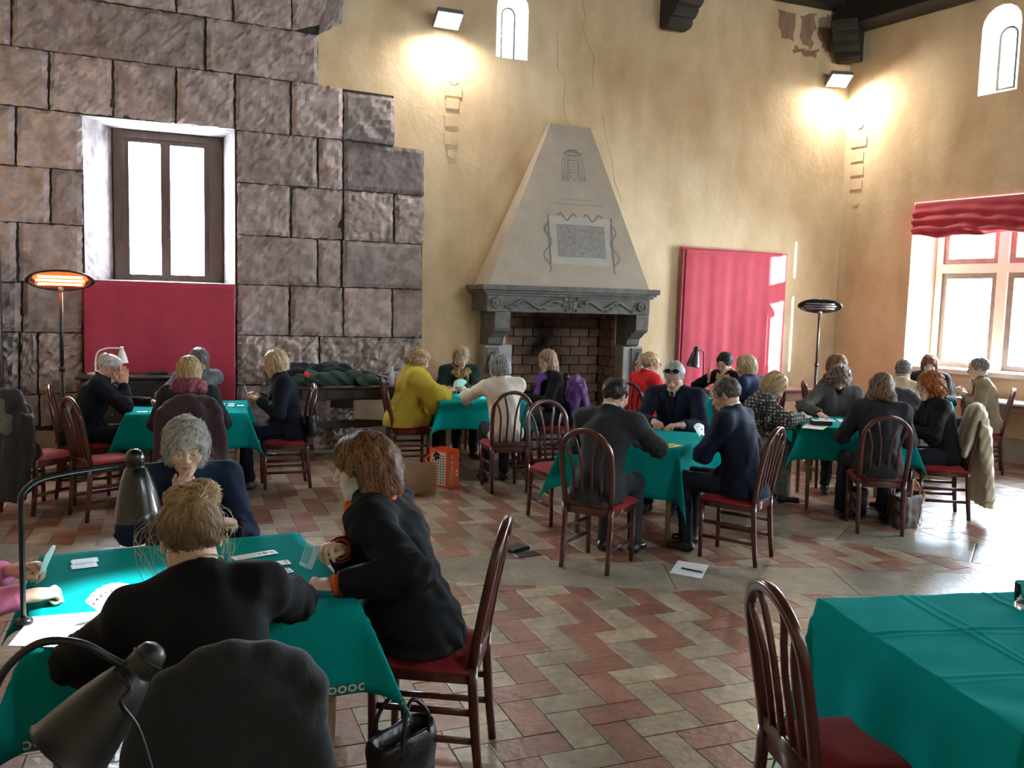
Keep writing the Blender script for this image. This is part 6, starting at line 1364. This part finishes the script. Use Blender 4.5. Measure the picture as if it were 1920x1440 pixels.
    for sx in (-1, 1):
        hp_ = np.array([sx * .085, off + .02, .535]); kn = np.array([sx * ks, off + kf, .535 if True else 0]); an = np.array([sx * (ks + .01) + fs * 0, off + ff + (.03 if sx > 0 else -.03), .085]); ank[sx] = an
        s.cone(hp_, kn, .088, .066, .04); s.cone(kn, an, .066, .050 * (1.5 if width > .3 else 1.0), .03)
    s.fold(.005, .09, seed + 2); s.plane((0, 0, .07), (0, 0, -1)); sdf_obj('trousers', s, legm, T)
    sm_ = mat('shoe_%d_%d_%d' % tuple(int(q * 255) for q in shoe), shoe, .35)
    for sx in (-1, 1):
        an = ank[sx]; s = SDF(an + np.array([-.08, -.12, -.10]), an + np.array([.08, .24, .05]), .0135); s.cone(an + np.array([0, -.03, -.045]), an + np.array([sx * .012, .13, -.055]), .038, .034, .03, flat=((0, 0, 1), .8)); s.cone(an + np.array([0, 0, 0]), an + np.array([0, -.01, -.05]), .036, .042, .02); s.plane((0, 0, .002), (0, 0, -1)); sdf_obj('shoe', s, sm_, T)
    if glasses:
        gm, pose_ = glasses; fr_ = MB(); xf = lambda p: hc + H @ (np.array(p, float) * HS)
        up_ = 0 if pose_ == 'eyes' else 1
        def gp(x, y, z):
            if up_: a_ = .80; y2, z2 = y * math.cos(a_) - z * math.sin(a_), y * math.sin(a_) + z * math.cos(a_); return xf((x * 1.06, y2 + .012, z2 + .024))
            return xf((x, y, z))
        yy = .1085
        for sx in (-1, 1):
            fr_.tube([gp(sx * .033 + .025 * math.cos(a), yy - .006 * abs(math.cos(a)) * (1 if sx * math.cos(a) > 0 else 0), .0 + .019 * math.sin(a)) for a in np.linspace(0, 6.2832, 19)[:-1]], .0022, 5, up=(0, .3, 1), closed=True)
            fr_.tube([gp(sx * .058, yy - .008, .006), gp(sx * .078, .07, .006), gp(sx * .083, -.005, .004)], .002, 5)
        fr_.tube([gp(-.008, yy, .006), gp(0, yy + .003, .009), gp(.008, yy, .006)], .002, 5); go = fr_.build('glasses', gm, T, True)
        if up_:
            for sx in (-1, 1): q = MB(); q.add([gp(sx * .033 + .0235 * math.cos(a), yy - .002, .018 * math.sin(a)) for a in np.linspace(0, 6.2832, 17)[:-1]], [tuple(range(16))]); o = q.build('lens', BLACKMETAL, go)
    return dict(T=T, hc=hc, H=H, nb=nb, arms=arms, f=f, r=r, d=d, pel=pel, HS=HS, up=upmix)
BLK = fab('black_wool', (.006, .006, .007)); NAVY = fab('navy_wool', (.006, .008, .016)); NAVY2 = fab('navy_blazer', (.007, .010, .026)); GREYSUIT = fab('grey_suit', (.028, .031, .036)); DKGREY = fab('dark_grey', (.020, .021, .025)); WHITESH = fab('white_shirt', (.78, .78, .76), .03); BLUESH = fab('pale_blue_shirt', (.48, .54, .62), .04)
DKTROU = fab('dark_trousers', (.014, .015, .019)); CREAMK = fab('cream_knit', (.62, .55, .45), .05, .4, 120); YELLOW = fab('mustard_cape', (.44, .32, .035), .08, .2, 60); DKGREEN = fab('bottle_green', (.010, .022, .018)); TANB = fab('tan_tweed', (.21, .155, .105), .15, .3, 140); BEIGEK = fab('beige_knit', (.55, .44, .30), .05, .3, 120)
PINK = fab('pink_knit', (.80, .22, .40), .06, .35, 120); REDJ = fab('red_jacket', (.60, .020, .025), .08); GREYK = fab('grey_knit', (.14, .14, .155), .1, .35, 120); GREYB = fab('grey_blazer', (.075, .072, .070), .1, .3, 120); NAVYK = fab('navy_knit', (.012, .020, .045), .1, .35, 120)
TIEM = fab('dark_tie', (.018, .010, .020)); ORANGES = fab('orange_silk', (.72, .11, .02), .1, .15, 40, .45); PURPLES = fab('purple_scarf', (.20, .07, .36)); LEOP = mat('leopard_scarf', (.10, .045, .015), .8, vscale=38, col2=(.45, .27, .10), bump=.2); BURG = mat('burgundy_dots', (.13, .012, .030), .8, vscale=55, col2=(.20, .06, .085), bump=.2)
def quilt_mat():
    m = fab('quilted_black', (.0075, .008, .010)); N = m.node_tree.nodes; L = m.node_tree.links; b = N['Principled BSDF']; tc = N.new('ShaderNodeTexCoord'); w = N.new('ShaderNodeTexWave'); w.inputs['Scale'].default_value = 7; w.inputs['Distortion'].default_value = 2.5; w.bands_direction = 'DIAGONAL'; L.new(tc.outputs['Object'], w.inputs['Vector']); bp = N.new('ShaderNodeBump'); bp.inputs['Strength'].default_value = .3; bp.inputs['Distance'].default_value = .015; L.new(w.outputs['Fac'], bp.inputs['Height']); L.new(bp.outputs['Normal'], b.inputs['Normal']); return m
QUILT = quilt_mat()
def pattern_mat():
    m = fab('patterned_knit', (.05, .05, .06)); N = m.node_tree.nodes; L = m.node_tree.links; b = N['Principled BSDF']; tc = N.new('ShaderNodeTexCoord'); v = N.new('ShaderNodeTexVoronoi'); v.inputs['Scale'].default_value = 34; v.inputs['Randomness'].default_value = .25; L.new(tc.outputs['Object'], v.inputs['Vector']); r = N.new('ShaderNodeValToRGB'); r.color_ramp.elements[0].position = .33; r.color_ramp.elements[0].color = (.40, .36, .28, 1); r.color_ramp.elements[1].position = .42; r.color_ramp.elements[1].color = (.035, .038, .045, 1); L.new(v.outputs['Distance'], r.inputs['Fac']); L.new(r.outputs['Color'], b.inputs['Base Color']); return m
PATT = pattern_mat(); CHECK = mat('grey_check', (.10, .10, .10), .85, vscale=70, col2=(.26, .25, .23))
BLACKF = BLACKMETAL; REDF = mat('red_frame', (.55, .03, .03), .3); BROWNF = mat('brown_frame', (.05, .025, .015), .35)
BLOND = ((.42, .28, .14), (.72, .55, .34)); ASHBL = ((.36, .26, .16), (.62, .50, .34)); GREYH = ((.30, .29, .28), (.58, .57, .55)); WHITEH = ((.52, .51, .50), (.80, .79, .77)); DARKH = ((.022, .016, .014), (.07, .055, .05)); BROWNH = ((.10, .048, .024), (.26, .14, .075)); AUB = ((.14, .055, .026), (.40, .20, .10)); REDH = ((.28, .075, .022), (.52, .19, .06)); SALT = ((.11, .10, .095), (.32, .31, .30))
up = (0, 0, 1)
PP = {}
PP['P1'] = person('P1', 'person seen from behind with blonde hair clipped up and a black jacket', pos=(.10, 2.33), lean=22, side=-6, hy=6, hp=30, L=((-.10, 2.80, .84), (-.25, .9, .1), (-.5, 0, .8), 'hold', (-.9, -.3, -.6)), R=((.16, 2.90, .82), (-.75, .6, 0), (0, 0, 1), 'rest', (1, .0, -.25)), hair=('bun', (.24, .145, .07), (.62, .44, .24)), top='jacket', topm=BLK, legm=DKTROU, detail=2, hairn=1150, seed=31, vneck=False, sc=.99, neckfwd=.05)
PP['P2'] = person('P2', 'person in profile with auburn wavy hair, black quilted jacket and orange scarf', lean=17, hy=16, hp=12, off=.06, opn=.078, L=((.51, 2.95, .805), (-.95, .25, .30), (.05, -.25, .95), 'pinch', (.3, -.9, -.6)), R=((.56, 3.17, .865), (-.95, -.05, .15), (.0, .45, .85), 'pinch', (.2, .8, -.6)), hair=('wavy', (.085, .036, .017), (.33, .165, .078)), top='coat', topm=QUILT, shirt=None, scarf=(ORANGES, .8, True), legm=DKTROU, detail=2, hairn=1050, seed=12, skin=(.62, .41, .31), vol=1.03, full=1.06, fringe=-.022)
PP['P3'] = person('P3', 'person facing the viewer with short grey hair, navy jumper, chin on her hand', lean=27, hp=14, off=.03, R=((.02, 4.045, .895), (.06, .05, 1), (-.25, -.97, .0), 'chin', (-.6, -.5, -.7)), L=((.17, 3.98, .80), (-.9, -.3, 0), up, 'rest', (.5, .6, -.7)), hair=('layered', (.27, .25, .22), (.60, .57, .52)), topm=NAVYK, legm=DKTROU, detail=2, eyes=True, hairn=1050, seed=13, skin=(.60, .39, .29), part=-.035, bare={'R': .55}, sl=.55, full=1.05, sc=1.0, shoulder=1.08, fringe=-.026, vol=.95)
PP['P4'] = person('P4', 'person at the left edge in pink sleeves, only the hands reaching in', lean=15, hp=25, L=((-.545, 3.33, .835), (.9, -.25, .2), (-.2, .3, .9), 'hold'), R=((-.46, 3.10, .812), (.9, .35, -.05), (-.05, -.15, 1), 'fist'), hair=('bob', *ASHBL), topm=PINK, legm=DKTROU, detail=2, hairn=300, seed=14, sl=.97, skin=(.62, .42, .30))
PP['P5'] = person('P5', 'person with white hair in a dark suit covering the face with one hand', fem=False, lean=20, hp=25, hy=0, R=((-.46, 8.40, .985), (.06, .20, 1), (.40, -.90, .1), 'face', (.2, -.8, -.8)), L=((-.22, 8.58, .80), (1, .1, 0), up, 'rest'), hair=('bald', *WHITEH), top='jacket', topm=NAVY, shirt=WHITESH, tie=TIEM, legm=DKTROU, glasses=(BLACKF, 'eyes'), seed=15, skin=(.56, .31, .22), vol=1.2)
PP['P6'] = person('P6', 'person with long grey hair and a grey jumper in front of the red hanging', lean=17, hp=30, hy=8, hr=-6, R=((.07, 8.99, .92), (.1, -.05, 1), (-.3, -.9, 0), 'chin', (-.8, -.3, -.6)), L=((-.02, 8.72, .80), (-.6, -.8, 0), up, 'rest'), hair=('long', (.13, .12, .125), (.34, .33, .34)), topm=GREYK, legm=DKTROU, seed=16, hairlen=.8)
PP['P7'] = person('P7', 'person from behind with a blonde bob and burgundy scarf round the shoulders', lean=10, hp=15, hy=-5, hair=('bob', *BLOND), topm=DKGREY, scarf=(BURG, 1.9, False), legm=DKTROU, seed=17, hairlen=.85)
PP['P8'] = person('P8', 'person in red glasses and navy blazer holding cards in profile', lean=7, hp=16, L=((.70, 8.33, .84), (-.95, .2, .25), (.1, -.4, .9), 'hold'), R=((.70, 8.47, .86), (-.95, -.1, .25), (.1, .4, .9), 'hold'), hair=('bob', (.44, .31, .17), (.78, .62, .42)), top='jacket', topm=NAVY, shirt=None, legm=NAVY, glasses=(REDF, 'eyes'), seed=18, hairlen=.72, vol=.98, skin=(.56, .33, .24))
PP['P9'] = person('P9', 'person in a mustard yellow cape with short curly blonde hair', lean=10, hp=22, hy=8, L=((2.70, 9.08, .84), (.95, .2, .2), (-.1, .2, .9), 'hold'), R=((2.72, 8.90, .84), (.95, .1, .15), (-.1, -.2, .9), 'hold', (.1, -.9, -.7)), hair=('curly', (.36, .22, .12), (.66, .47, .30)), top='cape', topm=YELLOW, legm=DKTROU, seed=19, sl=.75, hairlen=.6, vol=.92)
PP['P10'] = person('P10', 'person facing the viewer with a blonde bob, dark green jacket and leopard scarf', lean=12, hp=20, opn=.045, L=((3.02, 9.30, .83), (-.5, -.8, .2), (.2, 0, .9), 'hold'), R=((2.92, 9.33, .83), (.3, -.9, .2), (-.2, 0, .9), 'hold'), hair=('bob', (.36, .25, .14), (.66, .52, .33)), top='jacket', topm=DKGREEN, scarf=(LEOP, .85, True), legm=DKTROU, seed=20, part=.02)
PP['P11'] = person('P11', 'person with a smooth grey bob and cream jumper seen from behind', lean=9, hp=14, hy=38, side=-3, L=((2.72, 8.30, .80), (.3, .9, 0), up, 'rest', (-1, .1, -.2)), R=((3.10, 8.33, .82), (-.3, .9, .1), up, 'hold'), hair=('bob', (.17, .17, .175), (.50, .50, .51)), topm=CREAMK, legm=DKTROU, seed=22, hairlen=.72, vol=.94, shoe=(.015, .015, .02))
PP['P12'] = person('P12', 'person in black glasses with long light brown hair and a purple scarf', lean=8, hp=10, hy=24, L=((3.52, 8.66, .80), (-1, 0, 0), up, 'rest'), R=((3.52, 8.86, .82), (-1, 0, .1), up, 'hold'), hair=('long', (.26, .14, .075), (.62, .42, .26)), topm=BLK, scarf=(PURPLES, .55, True), legm=DKTROU, glasses=(BLACKF, 'eyes'), seed=23, skin=(.58, .36, .27))
PP['P13'] = person('P13', 'person with short dark hair in a grey suit seen from behind', fem=False, sc=1.03, lean=16, hp=22, hy=-14, R=((3.13, 5.52, .82), (.55, .8, 0), up, 'rest', (.5, -.8, -.35)), L=((2.98, 5.80, .82), (.8, .3, 0), up, 'hold'), hair=('short', *DARKH), top='jacket', topm=GREYSUIT, legm=GREYSUIT, seed=24, shirt=WHITESH, vneck=True, shoe=(.012, .012, .014))
PP['P14'] = person('P14', 'person facing the viewer in a navy suit and tie with sunglasses on white hair', fem=False, sc=1.06, lean=13, hp=25, hy=8, R=((3.83, 6.45, .81), (-.35, -.75, -.1), (-.1, .0, 1), 'fist', (-.5, .6, -.8)), L=((3.98, 6.25, .81), (-.9, .15, -.1), (.0, .0, 1), 'rest', (.7, -.2, -.8)), hair=('short', (.40, .395, .39), (.78, .77, .76)), top='jacket', topm=NAVY2, shirt=BLUESH, tie=TIEM, legm=NAVY, glasses=(BLACKF, 'up'), seed=25, skin=(.55, .33, .24), vol=1.15, shoe=(.012, .012, .014))
PP['P15'] = person('P15', 'person with greying hair in a navy blazer holding cards at the middle table', fem=False, sc=1.02, lean=10, hp=24, hy=6, L=((3.70, 5.42, .79), (-.30, .80, .45), (-.4, -.3, .9), 'hold', (-.8, -.4, -.6)), R=((3.84, 5.50, .80), (-.5, .75, .35), (.4, .2, .9), 'hold', (.9, .1, -.6)), hair=('short', (.085, .070, .060), (.24, .215, .195)), top='jacket', topm=NAVY2, shirt=WHITESH, legm=DKTROU, glasses=(BLACKF, 'eyes'), seed=26, skin=(.54, .32, .235), shoe=(.012, .012, .014))
PP['P16'] = person('P16', 'person in a red jacket and glasses with a blonde ponytail', ang=5, lean=8, hp=8, hy=-18, hair=('pony', *BLOND), top='jacket', topm=REDJ, legm=DKTROU, glasses=(BLACKF, 'eyes'), seed=27, detail=0, shirt=WHITESH)
PP['P17'] = person('P17', 'person with dark hair pressing one hand to the forehead before the red cloth', lean=16, hp=22, hy=8, R=((6.03, 8.93, .98), (-.1, -.15, 1), (-.8, .5, 0), 'face', (-.2, .9, -.6)), L=((5.98, 8.62, .82), (-.9, 0, .1), up, 'hold', (.2, -.8, -.6)), hair=('short', *DARKH), topm=BLK, scarf=(mat('ochre_scarf', (.35, .24, .05), .8), .7, True), legm=DKTROU, glasses=(BLACKF, 'eyes'), seed=28, detail=0, fem=True, vol=1.5)
PP['P18'] = person('P18', 'person with a straight blonde bob seen from behind the navy blazer', lean=12, hp=15, hy=30, hair=('bob', (.45, .33, .19), (.74, .60, .42)), topm=NAVYK, legm=DKTROU, seed=29, detail=0, hairlen=.8)
PP['P19'] = person('P19', 'person bending over the table with blonde bob and patterned cardigan', lean=27, hp=42, hy=-8, R=((5.42, 6.47, .81), (.9, -.1, .1), up, 'hold', (.1, -.9, -.6)), L=((5.45, 6.63, .81), (.9, -.2, .1), up, 'hold'), hair=('bob', *BLOND), top='cardigan', topm=PATT, legm=CHECK, seed=30, hairlen=.95, vneck=False, width=.4)
PP['P20'] = person('P20', 'person with curly grey-brown hair bowed over the table in a grey blazer', lean=16, hp=48, hy=0, R=((5.88, 6.78, .80), (-.6, -.6, -.1), up, 'rest', (-.9, .3, -.5)), L=((6.18, 6.62, .80), (-.7, -.4, 0), up, 'hold'), hair=('curly', (.16, .11, .085), (.40, .32, .26)), top='jacket', topm=GREYB, shirt=BLK, legm=DKTROU, seed=33)
PP['P21'] = person('P21', 'person from behind with brown wavy hair, glasses on top and a charcoal jacket', lean=10, hp=22, hy=-16, side=2, hair=('wavy', (.12, .062, .034), (.34, .21, .13)), top='jacket', topm=DKGREY, legm=DKTROU, glasses=(BROWNF, 'up'), seed=34, vol=.84, hairlen=.95, knees=(.40, .17), feet=(.36, 0), width=.4, vneck=False)
PP['P22'] = person('P22', 'person with fluffy red hair and a black top beside the cream quilted jacket', lean=12, hp=12, hy=18, hair=('curly', *REDH), topm=BLK, legm=DKTROU, glasses=(BROWNF, 'eyes'), seed=35, vol=.93, skin=(.62, .42, .33), hairlen=.95)
PP['P23'] = person('P23', 'person with brown hair partly hidden behind the grey blazer', lean=8, hp=16, hy=-15, hair=('bob', (.16, .07, .035), (.42, .24, .13)), topm=DKGREY, legm=DKTROU, seed=36, detail=0)
PP['P24'] = person('P24', 'person with thin grey hair and a beige jumper seen from behind', fem=False, lean=5, hp=16, hair=('short', (.16, .15, .145), (.38, .37, .36)), topm=BEIGEK, shirt=WHITESH, legm=DKTROU, seed=37, detail=0, skin=(.52, .31, .22))
PP['P25'] = person('P25', 'person with auburn hair and a fluffy black jacket facing the viewer by the window', lean=8, opn=.03, hp=16, hy=4, hair=('bob', (.16, .055, .03), (.40, .18, .09)), top='coat', topm=fab('fluffy_black', (.012, .013, .018), .3, .9, 60), legm=DKTROU, seed=38, detail=0, skin=(.62, .43, .35), vneck=False, hairlen=1.1)
PP['P26'] = person('P26', 'person with grey hair, glasses and a tan blazer holding cards at the window', fem=False, sc=1.03, lean=8, hp=14, hy=0, L=((8.53, 7.40, .88), (-.6, .6, .2), (-.3, -.5, .8), 'hold'), R=((8.62, 7.52, .90), (-.7, .5, .2), (.2, .5, .8), 'hold'), hair=('short', (.15, .145, .14), (.36, .35, .34)), top='jacket', topm=TANB, shirt=WHITESH, legm=DKTROU, glasses=(BLACKF, 'eyes'), seed=39, skin=(.56, .34, .25))

# loose wisps and the hair claw of the woman seen from behind; silver trim on her collar
q = PP['P1']; xf = lambda p: q['hc'] + q['H'] @ (np.array(p, float) * q['HS']); rw_ = np.random.default_rng(77)
WISP = mat('blonde_wisp', (.62, .47, .28), .4); m = MB()
for k in range(30):
    sx = -1 if k % 5 < 3 else 1; a = rw_.uniform(0, 1); p0 = np.array([sx * rw_.uniform(.02, .07), rw_.uniform(-.06, .03), rw_.uniform(.06, .12)]); o1 = np.array([sx * rw_.uniform(.09, .15), rw_.uniform(-.03, .04), rw_.uniform(.0, .07)]); o2 = np.array([sx * rw_.uniform(.08, .14), rw_.uniform(-.02, .05), rw_.uniform(-.09, -.02)]); o3 = np.array([sx * rw_.uniform(.05, .09), rw_.uniform(-.02, .05), rw_.uniform(-.16, -.10)])
    if k % 4 == 0: o3 = o2 + rw_.normal(0, .02, 3)
    m.tube(arc([xf(p0), xf(o1), xf(o2), xf(o3)], 6), rw_.uniform(.0003, .0007), 3)
w_ = m.build('loose_hair', WISP, q['T'], True); w_['kind'] = 'stuff'
GOLD = mat('gold_clip', (.55, .42, .22), .3, metal=.8); m = MB()
for rr in (.024, .017): m.tube([xf((.0 + rr * 1.25 * math.cos(a), -.128 + .0 * rr, .105 + rr * math.sin(a))) for a in np.linspace(0, 6.2832, 7)[:-1]], .0022, 5, closed=True)
m.tube([xf((.02, -.125, .115)), xf((.035, -.12, .09)), xf((.02, -.125, .08))], .002, 5); m.build('hair_claw', GOLD, q['T'], True)
SILV = mat('silver_trim', (.45, .42, .36), .35, metal=.6); m = MB(); r_, f_, u_, nb_ = q['r'], q['f'], q['up'], q['nb']
for k in range(26):
    a = math.radians(185 + 170 * k / 25); p = nb_ + u_ * (.062 - .018 * math.sin(a)) + r_ * .076 * math.cos(a) + f_ * (.076 * math.sin(a) - .004); m.box(p, (.005, .005, .004), a)
b_ = m.build('beaded_trim', SILV, q['T']); b_['kind'] = 'stuff'
# orange lining and checked cuffs, card box of the woman in the quilted jacket
q = PP['P2']; CHK = mat('maroon_check', (.12, .012, .022), .8, vscale=60, col2=(.42, .12, .12)); 
for sN in 'LR':
    S, e, w, hdv, pn, pose = q['arms'][sN]; u = nrm(w - e)
    for nm, m_, t0, t1, r0 in (('checked_cuff', CHK, -.060, -.004, .047), ('orange_cuff', ORANGES, -.012, .018, .037)): m = MB(); m.tube([w + u * t0, w + u * (t0 + t1) / 2, w + u * t1], r0, 14, scale=[1, 1.04, .98], cap=False); o = m.build(nm, m_, q['T'], True); sm = o.modifiers.new('t', 'SOLIDIFY'); sm.thickness = .004
t = thing('card_box', 'small pale blue card box held by the woman in the quilted jacket', 'box', (.43, 3.06, .885), math.radians(20)); m = MB(); m.rbox((0, 0, 0), (.022, .062, .085), .002, R=Matrix.Rotation(.4, 3, 'Y')); m.build('body', CARDBACK, t); m = MB(); m.rbox((-.0112, 0, .0048), (.001, .046, .060), .0003, R=Matrix.Rotation(.4, 3, 'Y')); m.build('label_print', mat('teal_print', (.05, .38, .42), .5), t)
# card fans in hands
def fan(label, c, facing, upv, n=7, spread=60, face=True, back=False):
    fz = Vector(facing).normalized(); u = Vector(upv); u = (u - fz * u.dot(fz)).normalized(); x = u.cross(fz).normalized(); t = thing('card_fan', label, 'cards', c)
    for k in range(n):
        a = math.radians(-spread / 2 + spread * k / max(n - 1, 1)); R = Matrix((x, u, fz)).transposed().to_4x4() @ Matrix.Rotation(-a, 4, 'Z') @ Matrix.Translation((0, .05, .0009 * k)); me = CARDM.copy(); me.materials.clear(); me.materials.append(CARDBACK if back else CARDFACE); o = link('card', me, None, t); o.matrix_local = R
        if not back and face:
            for (xx, yy, s_) in ((-.020, .018, .010), (0, 0, .018)): qq = MB(); spade(qq, xx, yy, s_, k % 3 == 0); qq.build('pip', PIPR if k % 3 == 0 else PIPB, o)
            me2 = text_mesh('K47Q92A'[k % 7], .016, .0002); link('index', me2, PIPR if k % 3 == 0 else PIPB, o, (-.021, .035, .0008))
    return t
fan('fan of cards held by the woman seen from behind in black', (-.19, 2.90, .80), (.15, -.75, .65), (-.25, .5, .8), 6, 66)
fan('fan of cards held by the pink-sleeved hand at the left edge', (-.44, 3.27, .835), (-.93, .1, .35), (.25, 0, 1), 8, 40)
fan('cards held by the woman in red glasses', (.60, 8.40, .875), (1, 0, .3), (-.2, 0, 1), 7, 60)
fan('cards held by the woman in the yellow cape', (2.81, 9.0, .86), (-1, -.05, .4), (.3, 0, 1), 7, 60)
fan('cards held by the woman with the leopard scarf', (2.95, 9.22, .85), (0, 1, .4), (0, -.3, 1), 7, 60)
fan('cards held by the man in the navy blazer', (3.74, 5.60, .83), (.35, -.85, .4), (-.1, .3, 1), 6, 50)
fan('cards held by the man in the tan blazer', (8.50, 7.52, .92), (.7, -.5, .4), (-.2, .2, 1), 6, 50)
